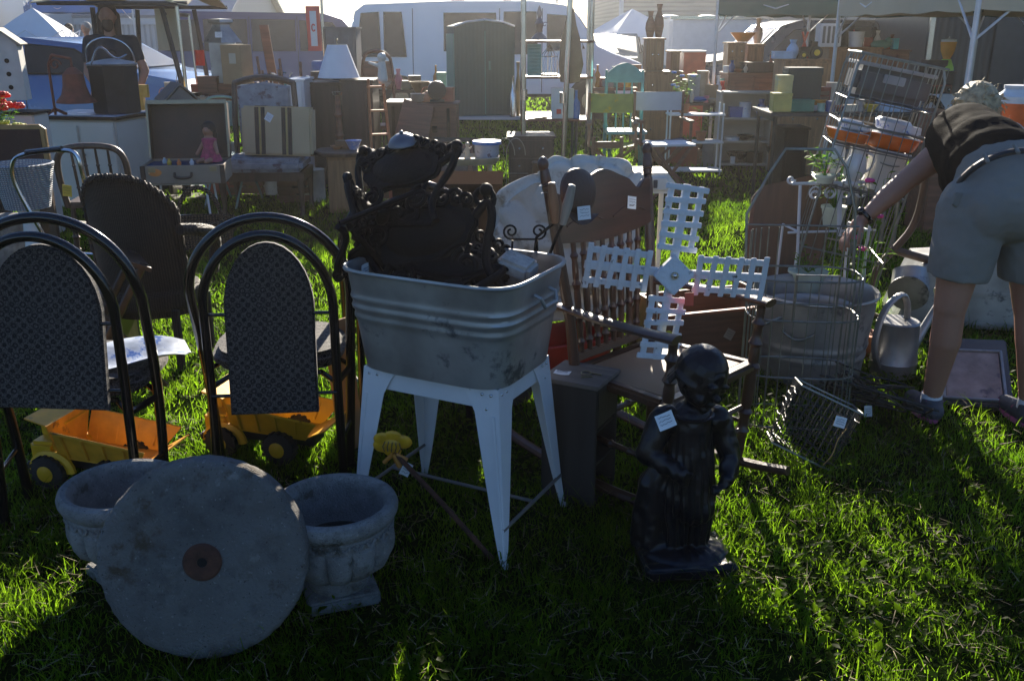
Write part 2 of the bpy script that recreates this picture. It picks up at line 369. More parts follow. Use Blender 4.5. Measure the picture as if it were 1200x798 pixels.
# ------------------------------------------------------------ buildings and canopies beyond the stalls
siding = wave_mat('white_siding', (.62, .64, .66), (.42, .44, .47), 2.0, .5, 'X', 0, .5)
greyside = wave_mat('grey_siding', (.36, .36, .34), (.24, .24, .23), 2.4, .6, 'Z', 0, .5)
roofm = M('roof_sheet', (.30, .34, .4), .5, var=.1)
trim = M('white_trim', (.72, .74, .76), .5, var=.06)
def barn(name, label, x0, x1, y0, y1, hw, hr, wallm, along='X'):
    t = thing(name, label, 'building', ((x0+x1)/2, (y0+y1)/2, 0)); W, D = x1-x0, y1-y0
    b = B(); b.box((0, 0, hw/2), (W, D, hw), bev=0)
    for s in (-1, 1): b.prism([(-D/2, hw), (D/2, hw), (0, hr)], s*W/2-.1, s*W/2+.1, 'YZ')
    part('wall', b, wallm, t)
    b = B(); ang = math.atan2(hr-hw, D/2); L_ = math.hypot(hr-hw, D/2)+.3
    for s in (-1, 1): b.box((0, s*D/4, (hw+hr)/2+.08), (W+.6, L_, .08), (-s*ang, 0, 0), bev=0)
    part('roof', b, roofm, t)
    b = B(); b.box((0, -D/2-.05, hw-.1), (W+.6, .06, .22))
    for i in range(int(W//4)+1): b.box((-W/2+i*4, -D/2-.03, hw/2), (.14, .05, hw), bev=.01)
    part('trim', b, trim, t)
    return t
barn('metal_barn', 'long white metal sided barn at the far left edge', -24, -12.8, 21, 40, 3.6, 5.4, siding)
barn('low_barn', 'low white building with a blue grey roof behind the parked cars', -16.5, -8.5, 29, 36, 1.9, 3.6, siding)
barn('grey_barn', 'wide grey sided barn behind the green canopy', 3.4, 34, 31, 44, 3.6, 6.2, greyside)

def canopy(name, label, c, rz, w_, d_, hv, hp, fabric, val=.25, legs=True, group='pop up canopies'):
    t = thing(name, label, 'canopy', (c[0], c[1], 0), rz, group)
    b = B(); hw, hd = w_/2, d_/2
    cs = [(-hw, -hd), (hw, -hd), (hw, hd), (-hw, hd)]
    def roof(u, v, s):
        p, q = cs[s], cs[(s+1) % 4]; x = p[0]+(q[0]-p[0])*u; y = p[1]+(q[1]-p[1])*u
        k = v; sag = -.12*sin(pi*v)*(1-abs(2*u-1))*.5
        return (x*(1-k), y*(1-k), hv+val+(hp-hv-val)*k**.85+sag)
    for s in range(4): b.sheet(lambda u, v: roof(u, v*.995, s), 8, 6, .006)
    for s in range(4):
        p, q = Vector(cs[s]), Vector(cs[(s+1) % 4]); nrm = Vector((q.y-p.y, p.x-q.x)).normalized()
        b.sheet(lambda u, v: (p.x+(q.x-p.x)*u+nrm.x*(.012+.015*sin(u*19)*(1-v)), p.y+(q.y-p.y)*u+nrm.y*(.012+.015*sin(u*19)*(1-v)), hv+val*v-.02*abs(sin(u*12))*(1-v)), 24, 2, .004)
    part('roof_fabric', b, fabric, t)
    pm = M('pole_white', (.6, .63, .68), .4, .3, var=.08)
    if legs:
        for x, y in cs:
            b = B(); b.cyl((x, y, 0), (x, y, hv+val), .02); b.box((x, y, .01), (.1, .1, .012)); part('pole', b, pm, t)
        b = B()
        for s in range(4):
            p, q = Vector(cs[s]), Vector(cs[(s+1) % 4]); z = hv+.06
            for k in range(4):
                a = p.lerp(q, k/4); c2 = p.lerp(q, (k+1)/4); za, zb = (z, z+.2) if k % 2 else (z+.2, z)
                b.cyl((a.x, a.y, za), (c2.x, c2.y, zb), .009, n=6)
            a = p.lerp(q, .12); b.cyl((p.x, p.y, z-.28), (a.x, a.y, z+.05), .01, n=6)
            a = q.lerp(p, .12); b.cyl((q.x, q.y, z-.28), (a.x, a.y, z+.05), .01, n=6)
        part('truss', b, pm, t)
    return t
green_f = M('canopy_green', (.03, .10, .085), .7, var=.1, sc=2); white_f = M('canopy_white', (.7, .72, .76), .8, var=.06, sc=2)
beige_f = M('canopy_beige', (.5, .43, .3), .8, var=.1, sc=2); blue_f = M('canopy_blue', (.10, .26, .6), .7, var=.08, sc=2)
canopy('green_canopy', 'dark green pop up canopy over the right hand stalls', (X(1035, 12, 1.7), 12.1), R(-38), 2.9, 2.9, 1.72, 2.6, green_f)
canopy('white_canopy', 'small peaked white canopy behind the white trailer', (X(740, 25, 1.5), 25), R(20), 1.9, 1.9, 1.22, 2.05, white_f, .1)
canopy('white_canopy', 'peaked white canopy beside the white barn at far left', (X(42, 19, 1.5), 19), R(10), 1.3, 1.3, 1.28, 1.95, white_f, .1)
canopy('blue_canopy', 'pale blue canopy roof seen between the barn and the umbrella frame', (X(80, 24, 2), 24.5), R(30), 2.2, 2.2, 1.95, 2.9, blue_f, .15)
canopy('beige_canopy', 'beige canopy whose edge shows in the top right corner', (X(1128, 7, 1)+1.55, 8.6), 0, 3.0, 3.0, 1.69, 2.5, beige_f)

# black trailer on the right
blk = wave_mat('black_trailer', (.045, .05, .06), (.022, .025, .03), 3.2, .35, 'X', 0, .35); tyre = M('tyre_rubber', (.018, .018, .018), .85, bump=.3); chrome = M('chrome', (.55, .56, .58), .2, 1, var=.05, bump=0)
glassm = M('vehicle_glass', (.012, .014, .018), .08, 0, var=.3, bump=0, spec=.25)
def wheel(parent, x, y, r, w_=.2, name='wheel'):
    b = B(); b.tube([(x, y-w_/2, r), (x, y-w_/2+.02, r), (x, y+w_/2-.02, r), (x, y+w_/2, r)], [r*.86, r, r, r*.86], 24); o = part(name, b, tyre, parent)
    b = B(); b.cyl((x, y-w_/2-.006, r), (x, y-w_/2+.02, r), r*.5, r*.55, 20)
    for k in range(6): b.box((x+r*.33*cos(k*pi/3), y-w_/2-.014, r+r*.33*sin(k*pi/3)), (.05, .016, .05))
    part('rim', b, chrome, o); return o
x0, x1 = X(1072, 14), X(1072, 14)+6.4
t = thing('enclosed_trailer', 'tall black enclosed trailer behind the right hand stalls', 'trailer', ((x0+x1)/2, 15.1, 0))
b = B(); b.box((0, 0, 1.55), (6.4, 2.2, 2.3), bev=.05); part('body', b, blk, t)
b = B(); b.box((0, -1.12, .42), (6.4, .05, .08)); b.box((0, -1.12, 2.6), (6.4, .05, .1)); b.box((-3.18, -1.12, 1.5), (.07, .05, 2.2)); b.box((-1.5, -1.12, 1.5), (.04, .04, 2.1)); part('trim', b, chrome, t)
b = B(); b.box((-1.9, -1.115, 1.45), (.75, .03, 1.75), bev=.02); d = part('door', b, M('trailer_door', (.05, .055, .065), .3), t)
b = B(); b.box((-1.62, -1.15, 1.35), (.03, .04, .22)); part('handle', b, chrome, d)
for xx in (.2, 1.0): wheel(t, xx, -.98, .33)

# vans and cars
def vehicle(name, label, cat, loc, rz, paint, prof, width, wheels, panes, doors=(), wr=.34, lower=None, screens=()):
    """prof: side outline (x,z), front at +x; panes: list of polygons on the side"""
    t = thing(name, label, cat, loc, rz)
    n = len(prof); b = B(); hw = width/2
    rings = []
    zmax = max(p[1] for p in prof)
    cx = sum(p[0] for p in prof)/n; cz = sum(p[1] for p in prof)/n
    for yy, ins in ((-hw+.0, .10), (-hw+.03, .0), (hw-.03, .0), (hw, .10)):
        ring = []
        for x, z in prof:
            k = max(0, (z-1.0)/(zmax-1.0)) if zmax > 1.2 else max(0, (z-.8)/(zmax-.8))
            y = yy*(1-.13*k) ; dx, dz = cx-x, cz-z; L_ = math.hypot(dx, dz)
            ring.append(b._v((x+dx/L_*ins*.6, y, z+dz/L_*ins*.6)))
        rings.append(ring)
    b.skin(rings)
    body = part('body', b, paint, t)
    zt = zmax
    def yside(z): 
        k = max(0, (z-1.0)/(zmax-1.0)) if zmax > 1.2 else max(0, (z-.8)/(zmax-.8))
        return hw*(1-.13*k)
    for s in (-1, 1):
        for pl in panes:
            b = B(); a = [b._v((x, s*(yside(z)+.012), z)) for x, z in pl]; c = [b._v((x, s*(yside(z)-.02), z)) for x, z in pl]
            b.skin([a, c]); w_ = part('window', b, glassm, t)
            b = B(); b.tube([(x, s*(yside(z)+.012), z) for x, z in pl], .012, 5, closed=True); part('seal', b, tyre, w_)
    for (xa, za), (xb, zb) in screens:
        b = B(); nx_, nz_ = (zb-za), -(xb-xa); q_ = math.hypot(nx_, nz_); sg = 1 if (nz_ if abs(nz_) > .01 else nx_) > 0 else -1; ox, oz = nx_/q_*.012*sg, nz_/q_*.012*sg
        ya, yb = yside(za)-.1, yside(zb)-.12; fr = [b._v((xa+ox, -ya, za+oz)), b._v((xa+ox, ya, za+oz)), b._v((xb+ox, yb, zb+oz)), b._v((xb+ox, -yb, zb+oz))]; bk = [b._v((v.co.x-2.2*ox, v.co.y, v.co.z-2.2*oz)) for v in fr]
        b.skin([fr, bk]); part('windscreen', b, glassm, t)
    b = B()
    for x, za, zb in doors:
        for s in (-1, 1): b.tube([(x, s*(yside(z)+.001), z) for z in np.linspace(za, zb, 8)], .006, 4)
    if doors: part('door_seam', b, tyre, t)
    for x in wheels:
        for s in (-1, 1):
            b = B(); b.cyl((x, s*(hw-.25), wr), (x, s*(hw+.004), wr), wr+.07, n=24); part('wheel_arch', b, M('arch_dark', (.02, .02, .02), .9), t)
            wheel(t, x, s*(hw-.06), wr)
    b = B(); b.box((0, -hw-.01, .45), (max(p[0] for p in prof)*1.5, .03, .05)); part('side_strip', b, lower or tyre, t)
    return t
vw = M('van_white_paint', (.74, .77, .80), .35, 0, var=.04, sc=2, bump=0, coat=.3); vd = M('van_blue_paint', (.02, .03, .13), .3, .1, var=.1, sc=2, bump=0, coat=.4)
vanp = [(-2.75, .42), (-2.8, .9), (-2.75, 1.3), (-2.62, 1.85), (-2.45, 1.97), (-1, 2.02), (.5, 2.02), (1.05, 1.95), (1.25, 1.82), (1.62, 1.28), (1.9, 1.16), (2.38, 1.0), (2.5, .8), (2.5, .42)]
panes = [[(-2.6, 1.1), (-2.5, 1.82), (-2.2, 1.84), (-2.17, 1.1)], [(-2.1, 1.1), (-2.1, 1.84), (-1.8, 1.84), (-1.72, 1.1)], [(-1.05, 1.2), (-1.05, 1.82), (-.15, 1.82), (-.12, 1.2)], [(0, 1.15), (0, 1.84), (.55, 1.84), (.58, 1.15)], [(.75, 1.2), (.75, 1.8), (1.12, 1.77), (1.4, 1.24)]]
tv = vehicle('white_van', 'white full size van parked side on behind the wardrobes', 'van', (X(752, 17.6, 1)-2.42, 18.1, 0), R(-3), vw, vanp, 2.0, (-1.85, 1.55), panes, ((-1.6, .5, 1.9), (-.08, .5, 1.9), (.66, .5, 1.9), (1.3, .5, 1.4)), .36, screens=(((1.29, 1.76), (1.59, 1.33)),))
b = B(); b.ell((1.3, -1.17, 1.28), (.06, .1, .13)); b.cyl((1.3, -1.12, 1.2), (1.25, -.95, 1.2), .015); part('side_mirror', b, vw, tv)
b = B(); b.ell((2.42, -.8, .82), (.08, .16, .1)); part('headlight', b, M('lamp_glass', (.7, .7, .65), .1, bump=0), tv)
b = B()
for k in range(3): b.box((-.9+.9*k, 0, 2.05), (.05, 1.75, .05))
b.box((0, -.8, 2.09), (2.4, .05, .03)); b.box((0, .8, 2.09), (2.4, .05, .03)); part('roof_rack', b, chrome, tv)
vp2 = [(-2.0, .45), (-2.05, .95), (-1.95, 1.3), (-1.72, 1.82), (-1.5, 1.9), (1.3, 1.86), (1.7, 1.75), (2.15, 1.2), (2.8, 1.05), (2.95, .8), (2.95, .45)]
pn2 = [[(-1.78, 1.15), (-1.6, 1.72), (-1.15, 1.74), (-1.15, 1.15)], [(-1.05, 1.15), (-1.05, 1.74), (-.2, 1.74), (-.2, 1.15)], [(-.1, 1.15), (-.1, 1.74), (.75, 1.73), (.75, 1.15)], [(.85, 1.15), (.85, 1.72), (1.5, 1.68), (1.85, 1.2)]]
vehicle('dark_van', 'dark blue minivan parked behind the lanterns and lamp', 'van', (X(183, 19.6, 1)+2.0, 20.6, 0), R(2), vd, vp2, 1.9, (-1.3, 2.0), pn2, ((-.15, .5, 1.8), (.8, .5, 1.8)), .33, screens=(((1.74, 1.70), (2.11, 1.25)), ((-1.92, 1.34), (-1.74, 1.76))))
carp = [(-2.2, .35), (-2.3, .75), (-2.15, .95), (-1.5, 1.05), (-.9, 1.38), (-.1, 1.46), (.65, 1.42), (1.2, 1.05), (1.9, .93), (2.2, .75), (2.25, .4)]
pnc = [[(-1.3, 1.03), (-.8, 1.32), (-.15, 1.38), (-.15, 1.03)], [(-.07, 1.03), (-.07, 1.38), (.55, 1.36), (.98, 1.05)]]
cb = M('car_blue_paint', (.045, .13, .30), .25, .3, var=.05, sc=2, bump=0, coat=.5)
vehicle('blue_car', 'light blue sedan parked behind the white birdhouse', 'car', (X(38, 12.6, 1), 13.2, 0), R(174), cb, carp, 1.75, (-1.4, 1.4), pnc, ((-.1, .4, 1.0), (1.0, .4, 1.0)), .31, screens=(((-1.45, 1.08), (-.95, 1.35)), ((.71, 1.385), (1.15, 1.085))))
suv = [(-2.1, .4), (-2.15, 1.0), (-1.95, 1.25), (-1.6, 1.62), (-1.3, 1.7), (.4, 1.7), (.75, 1.62), (1.25, 1.15), (2.0, 1.05), (2.2, .85), (2.2, .45)]
pns = [[(-1.8, 1.18), (-1.5, 1.56), (-.9, 1.58), (-.9, 1.18)], [(-.8, 1.18), (-.8, 1.58), (0, 1.58), (0, 1.18)], [(.1, 1.18), (.1, 1.57), (.55, 1.54), (.95, 1.18)]]
vehicle('black_suv', 'black sport utility car under the green canopy', 'car', (X(965, 16, 1), 17, 0), R(184), M('suv_black', (.02, .022, .028), .25, .2, bump=0, coat=.5), suv, 1.8, (-1.35, 1.35), pns, screens=(((.79, 1.58), (1.21, 1.19)), ((-1.9, 1.31), (-1.64, 1.58))))
vehicle('green_car', 'pale hatchback seen past the white van bonnet', 'car', (X(748, 18, 1), 24.2, 0), R(80), M('pale_green_paint', (.10, .14, .14), .55, 0, bump=0), carp, 1.75, (-1.4, 1.4), pnc)
# white box trailer
x0, x1 = X(785, 20, 1.4), X(905, 20, 1.4)
t = thing('white_trailer', 'long white utility trailer in front of the grey barn', 'trailer', ((x0+x1)/2, 21, 0))
b = B(); b.box((0, 0, 1.3), (x1-x0, 1.9, .95), bev=.06); part('body', b, M('trailer_white', (.68, .7, .74), .45, bump=0, var=.05), t)
b = B(); b.box((0, -.97, 1.78), (x1-x0, .05, .06)); b.box((0, -.97, .82), (x1-x0, .05, .05)); part('trim', b, chrome, t)
for xx in (-.5, .3): wheel(t, xx, -.9, .34)
b = B()
for k in range(3): b.ell((-.9+.8*k, 0, 1.8), (.22, .22, .05))
part('roof_vent', b, trim, t)
# ------------------------------------------------------------ foreground
blackt = M('black_enamel_tube', (.004, .004, .006), .17, 0, bump=0, spec=.5, coat=.15)
fab1 = scale_fabric('seat_fabric', (.007, .007, .010), (.13, .115, .11), 44)
cgroup = 'black tube chairs with patterned fabric'
def tube_chair(label, loc, rz, w_=.46, top=.98, pb=.36, pw=.29, roll=0):
    t = thing('tube_chair', label, 'chair', loc, rz, cgroup, rot=(0, R(roll), rz)); hw = w_/2-.035; sh = top-.27
    inner = [(-hw-.01, .0, 0), (-hw, -.01, .4)]+[(x, -.05-.1*(z-sh), z) for x, y, z in [(p[0], 0, p[2]) for p in arc(0, sh, hw, .25, 180, 0, 20)]]+[(hw, -.01, .4), (hw+.01, .0, 0)]
    b = B(); b.tube(smoothpts(inner, 2), .0155, 12); part('back_frame', b, blackt, t)
    ho = w_/2+.018; so = top-.24
    outer = [(-ho+.03, .20, 0), (-ho+.012, .16, .42)]+[(p[0], .02-.10*(p[2]-so)*1.0+max(0, (so+.05-p[2]))*.3, p[2]) for p in arc(0, so, ho, .262, 180, 0, 22)]+[(ho-.012, .16, .42), (ho-.03, .20, 0)]
    b = B(); b.tube(smoothpts(outer, 2), .0165, 12); part('front_frame', b, blackt, t)
    b = B(); h = pw/2; a = [(h, pb), (h, sh+.02)]+[(x, z) for x, _, z in arc(0, sh, h, .215, 12, 168, 14)]+[(-h, sh+.02), (-h, pb)]
    b.prism(a, -.02, .018, bev=.008); p = part('backrest', b, fab1, t, (0, -.058, 0), (R(-3), 0, 0))
    for z in (pb+.06, sh-.02):
        for s in (-1, 1): b = B(); b.cyl((s*h*.9, -.03, z), (s*(hw), -.03, z), .006); part('bracket', b, blackt, t)
    b = B(); pts = []
    for i in range(32):
        a_ = 2*pi*i/32; cx, cy = cos(a_), sin(a_); pts.append((math.copysign(abs(cx)**.6, cx)*.228, .25+math.copysign(abs(cy)**.6, cy)*.215))
    b.prism(pts, .445, .505, 'XY', bev=.022); part('seat', b, fab1, t)
    b = B(); b.tube([(-ho+.01, .16, .42), (-.2, .2, .436), (.2, .2, .436), (ho-.01, .16, .42)], .01); b.tube([(-hw, -.01, .42), (-.15, .06, .436), (.15, .06, .436), (hw, -.01, .42)], .01)
    for s in (-1, 1): b.tube([(s*hw, 0, .42), (s*(ho-.01), .16, .42)], .011); b.tube([(s*(hw+.005), 0, .2), (s*(ho-.02), .18, .2)], .008)
    part('seat_support', b, blackt, t)
    return t
tube_chair('black tube chair with patterned back nearest the left edge', (X(60, 2.72, .5), 2.72, 0), R(2), .49, 1.01, .445, .325, 2.8)
tube_chair('black tube chair between the left edge chair and the wash tub', (X(318, 2.95, .5), 2.95, 0), R(8), .48, .965, .335, .285, 1.0)
tube_chair('black tube chair mostly hidden behind the wash tub', (X(484, 3.55, .5), 3.55, 0), R(14), .49, .98, .36, .28)

b = B(); b.prism([(-.05, 0), (.05, 0), (.05, .52), (-.05, .5)], -.008, .008, bev=.002); solo('plank', b, wood('plywood', (.35, .19, .08), .6, 2), 'narrow pale plank standing between the middle tube chair and the tub', 'plank', (X(408, 3.35, .3), 3.35, 0), rot=(R(-6), R(-4), R(10)))
# brochure on the seat of the first chair
b = B(); b.sheet(lambda u, v: (-.11+.22*u, -.15+.3*v+.02*sin(u*3), .02*sin(u*5+v*3)-.06*max(0, v-.8)), 8, 8, .001)
o = solo('magazine', b, M('magazine_page', (.55, .6, .68), .3, var=.3, sc=22, bump=0, c2=(.05, .16, .5), amt=.6), 'open blue and white magazine lying on the seat of the leftmost tube chair', 'magazine', (X(158, 2.95, .52)+.0, 2.98, .525), R(-70))

# toy dump trucks
yel = M('toy_yellow', (.68, .38, .015), .42, .1, var=.14, sc=14, c2=(.09, .035, .015), amt=.32, c2sc=9, bump=.08)
org = M('toy_bed_lit_orange', (.74, .36, .03), .5, .1, var=.2, sc=12, c2=(.07, .03, .02), amt=.36, c2sc=8)  # orange tone stands in for light through the yellow bed, plus rust specks
def toy_truck(label, loc, rz, rust):
    t = thing('toy_dump_truck', label, 'toy truck', loc, rz, 'yellow toy dump trucks')
    b = B(); b.box((.02, 0, .075), (.40, .09, .03)); part('chassis', b, M('toy_black', (.015, .015, .015), .5), t)
    b = B(); b.box((-.165, 0, .13), (.10, .17, .075), bev=.012); b.box((-.19, .03, .185), (.05, .09, .05), bev=.008); b.box((-.155, .03, .222), (.12, .12, .012), bev=.004)
    for s in (-1, 1): b.box((-.15, .03+s*.045, .2), (.008, .008, .05)); b.tube([(x, s*.085, z) for x, _, z in arc(-.13, .06, .075, .065, 180, 0, 10)], .012, 6, flat=1.6)
    cab = part('cab', b, yel, t)
    b = B()
    for k in range(5): b.box((-.2165, 0, .105+.012*k), (.004, .12, .005))
    part('grille', b, M('toy_black', (0, 0, 0)), cab)
    b = B(); b.box((-.222, 0, .075), (.02, .19, .03), bev=.006); part('bumper', b, M('toy_black', (0, 0, 0)), t)
    b = B(); A = [(-.09, .20), (-.02, .125), (.20, .10), (.265, .185)]
    # bed: sloped floor, two flared sides, high front wall, open lip at the rear
    def q(p, y): return Vector((p[0], y, p[1]))
    def slab(a, b1, c, d, th=.005): b.sheet(lambda u, v: (a.lerp(b1, u)).lerp(d.lerp(c, u), v), 2, 2, th)
    for s in (-1, 1):
        slab(Vector((-.10, s*.075, .115)), Vector((.20, s*.075, .10)), Vector((.265, s*.115, .18)), Vector((-.09, s*.115, .225)))
        b.tube([(-.09, s*.116, .225), (.265, s*.116, .18)], .005, 6)
        for k in range(4): b.tube([(-.06+.075*k, s*.08, .115), (-.055+.08*k, s*.118, .212-.008*k)], .005, 6)
    slab(Vector((-.10, -.075, .115)), Vector((.20, -.075, .10)), Vector((.20, .075, .10)), Vector((-.10, .075, .115)))
    slab(Vector((.20, -.075, .10)), Vector((.20, .075, .10)), Vector((.30, .11, .155)), Vector((.30, -.11, .155)))
    slab(Vector((-.10, -.075, .115)), Vector((-.10, .075, .115)), Vector((-.10, .12, .25)), Vector((-.10, -.12, .25)))
    slab(Vector((-.10, -.11, .245)), Vector((-.10, .11, .245)), Vector((-.20, .10, .265)), Vector((-.20, -.10, .265)))
    part('dump_bed', b, org if rust else yel, t)  # rust flag also picks the bed tone with light painted in
    for x, r in ((-.14, .062), (.10, .062)):
        for s in (-1, 1):
            b = B(); b.tube([(x, s*.065, r), (x, s*.072, r), (x, s*.108, r), (x, s*.115, r)], [r*.8, r, r, r*.82], 22)
            for k in range(16): b.box((x+r*cos(k*pi/8), s*.09, r+r*sin(k*pi/8)), (.012, .044, .008), (0, -k*pi/8+pi/2, 0), bev=0)
            wh = part('wheel', b, tyre, t)
            b = B(); b.lathe([(.0, .0), (r*.45, .0), (r*.5, .006), (r*.2, .012), (0, .012)], 16); part('rim', b, yel, wh, (x, s*.112, r), (R(90*(1 if s < 0 else -1)), 0, 0))
    return t
toy_truck('yellow toy dump truck with a rust specked bed coloured orange as if lit under the leftmost chair', (X(112, 3.05, .1), 3.08, 0), R(-12), 1)
toy_truck('yellow toy dump truck under the chair beside the wash tub', (X(312, 3.33, .1), 3.33, 0), R(-14), 0)

# stone planters and grindstone
stone = stone_mat('cast_stone', (.26, .255, .25), (.10, .095, .08), (.42, .42, .4), 1.6)
def planter(label, loc, rz=0, sc=1):
    t = thing('stone_planter', label, 'planter', loc, rz, 'pair of cast stone urn planters', sc=sc)
    b = B(); b.box((0, 0, .02), (.20, .20, .04), bev=.006); b.lathe([(.085, .04), (.088, .055), (.07, .065), (.062, .08), (.07, .095)], 32); part('foot', b, stone, t)
    def lobes(a, z, k): 
        e = max(0, min(1, (z-.085)/.03))*max(0, min(1, (.215-z)/.02))*(1 if k < 8 else 0); return 1+.13*e*(abs(sin(a*6.5))**.5-.75)
    prof = [(.055, .085), (.09, .089), (.122, .10), (.145, .12), (.157, .145), (.161, .17), (.161, .205), (.156, .212), (.158, .215), (.160, .238), (.157, .242), (.163, .248), (.172, .257), (.178, .270), (.179, .282), (.174, .295), (.164, .301), (.150, .299), (.142, .290), (.138, .26), (.13, .19), (.1, .14), (.0, .135)]
    b = B(); b.lathe(prof, 104, mod=lobes); part('bowl', b, stone, t)
    b = B()
    for i in range(26):
        a = 2*pi*i/26; a2 = a+2*pi/26*.8
        b.tube([(.161*cos(a+(a2-a)*k/4), .161*sin(a+(a2-a)*k/4), .234-.016*sin(pi*k/4)) for k in range(5)], .0055, 6)
    part('carved_band', b, stone, t)
    b = B(); b.lathe([(.128, .165), (.10, .172), (.04, .168), (0, .175)], 24); part('potting_soil', b, M('potting_soil', (.03, .022, .015), .95, bump=.8), t)
    return t
planter('cast stone urn planter in front of the wash tub', (X(396, 2.36, .1), 2.36, 0), R(20))
planter('cast stone urn planter half hidden behind the grindstone', (X(150, 2.44, .1), 2.46, 0), R(50))
t = thing('grindstone', 'large round grey grindstone leaning on the stone planters', 'grindstone', (X(240, 2.10, .25), 2.075, .0), 0, rot=(R(-13), 0, R(7)))
b = B()
def chip(a, z, k): return 1+.010*noise.noise(Vector((cos(a)*3, sin(a)*3, z*9)))+.012*noise.noise(Vector((cos(a)*11, sin(a)*11, z*30)))+.006*noise.noise(Vector((cos(a)*40, sin(a)*40, z*60)))
b.at((0, 0, .262), (R(90), 0, 0)); b.lathe([(.0, -.042), (.2, -.042), (.250, -.042), (.258, -.036), (.262, -.02), (.262, .02), (.258, .034), (.250, .040), (.240, .0425), (.0, .042)], 180, mod=chip)
gst = stone_mat('grindstone_rock', (.155, .15, .145), (.085, .065, .045), (.30, .30, .29))
part('stone', b, gst, t)
b = B().at((0, -.0, .262), (R(90), 0, 0)); b.lathe([(.013, .036), (.013, .05), (.022, .053), (.044, .051), (.049, .046), (.049, .036)], 40, caps=False); b.lathe([(.0, .037), (.015, .037)], 20)
part('rusty_hub', b, M('rust', (.075, .03, .018), .85, var=.5, sc=30, bump=.7), t)
b = B().at((0, 0, .262), (R(90), 0, 0)); b.cyl((0, 0, .039), (0, 0, .0475), .0128); part('bore_hole', b, M('bore_black', (.004, .004, .004), .9, bump=0), t)

# wash tub on its stand
galv = M('galvanised', (.34, .34, .345), .45, .7, var=.3, sc=6, bump=.12, bsc=30, c2=(.11, .12, .14), amt=.4, c2sc=5)
white_en = M('white_enamel', (.62, .63, .66), .4, 0, var=.08, sc=5, c2=(.10, .05, .03), amt=.14, c2sc=18, bump=.08)
tc_ = (-.172, 2.81); TUBZ = .535; tr = R(-27)
t = thing('tub_stand', 'white enamel four legged stand under the galvanised wash tub', 'stand', (tc_[0], tc_[1], 0), tr)
LX, LY = .235, .175
for sx in (-1, 1):
    for sy in (-1, 1):
        b = B(); top = Vector((sx*LX, sy*LY, TUBZ+.02)); bot = Vector((sx*(LX+.045), sy*(LY+.045), 0))
        def leaf(u, v, ax):
            p = top.lerp(bot, v); w_ = .078*(1-v)**.85+.012
            if v < .12: w_ += .03*(1-v/.12)
            return p+Vector((-sx*w_*u if ax == 0 else 0, -sy*w_*u if ax == 1 else 0, 0))
        b.sheet(lambda u, v: leaf(u, v, 0), 3, 14, .003); b.sheet(lambda u, v: leaf(u, v, 1), 3, 14, .003)
        b.tube([top.lerp(bot, v)+Vector((-sx*.02*(1-v), sy*.003, 0)) for v in np.linspace(.15, .95, 8)], .004, 5); b.cyl(bot, bot+Vector((0, 0, .012)), .012)
        lg = part('leg', b, white_en, t)
        b = B()
        for dx, dz in ((.02, .0), (.05, .0), (.035, -.045)):
            b.ell((sx*(LX-dx), sy*(LY+.004), TUBZ-.0+dz), (.005, .004, .005), n=8); b.ell((sx*(LX+.004), sy*(LY-dx), TUBZ+dz), (.004, .005, .005), n=8)
        part('rivet', b, chrome, lg)
b = B()
for s in (-1, 1): b.box((0, s*(LY-.004), TUBZ-.018), (2*LX-.07, .004, .058)); b.box((s*(LX-.004), 0, TUBZ-.018), (.004, 2*LY-.07, .058))
part('apron', b, white_en, t)
b = B(); a = .035
for s in (-1, 1): b.tube([(s*(LX+a), -(LY+a), .12), (s*(LX+a), LY+a, .12)], .006)
b.tube([(-(LX+a), 0, .12), (LX+a, 0, .12)], .006); part('brace_wire', b, M('dull_wire', (.18, .17, .16), .5, .6), t)
t = thing('wash_tub', 'square galvanised wash tub with rounded corners full of black ironwork', 'tub', (tc_[0], tc_[1], TUBZ+.012), tr)
b = B()
def rib(z): return .006*math.exp(-((z-.235)/.009)**2)+.008*math.exp(-((z-.205)/.010)**2)+.006*math.exp(-((z-.175)/.009)**2)
outp = [(.86+.14*(z/.32)**1.0+rib(z)*3.2, z) for z in np.linspace(.008, .315, 44)]
prof = [(.0, 0), (.8, 0)]+outp+[(1.03, .315), (1.04, .322), (1.03, .329), (1.0, .327), (.985, .315)]+[(.985-.13*(1-z/.3), z) for z in np.linspace(.30, .01, 8)]+[(0, .01)]
b.lathe(prof, 96, sx=.292, sy=.23, sq=5.5); part('basin', b, galv, t)
for s in (-1, 1):
    b = B(); b.tube([(s*(.292+.0), -.05, .27), (s*(.292+.022), -.05, .262), (s*(.292+.03), -.04, .235), (s*(.292+.03), .04, .235), (s*(.292+.022), .05, .262), (s*.292, .05, .27)], .006); part('handle', b, galv, t)
label_tag(t, (-.268, -.1, .29), (0, 0, R(100)), .05, .045)

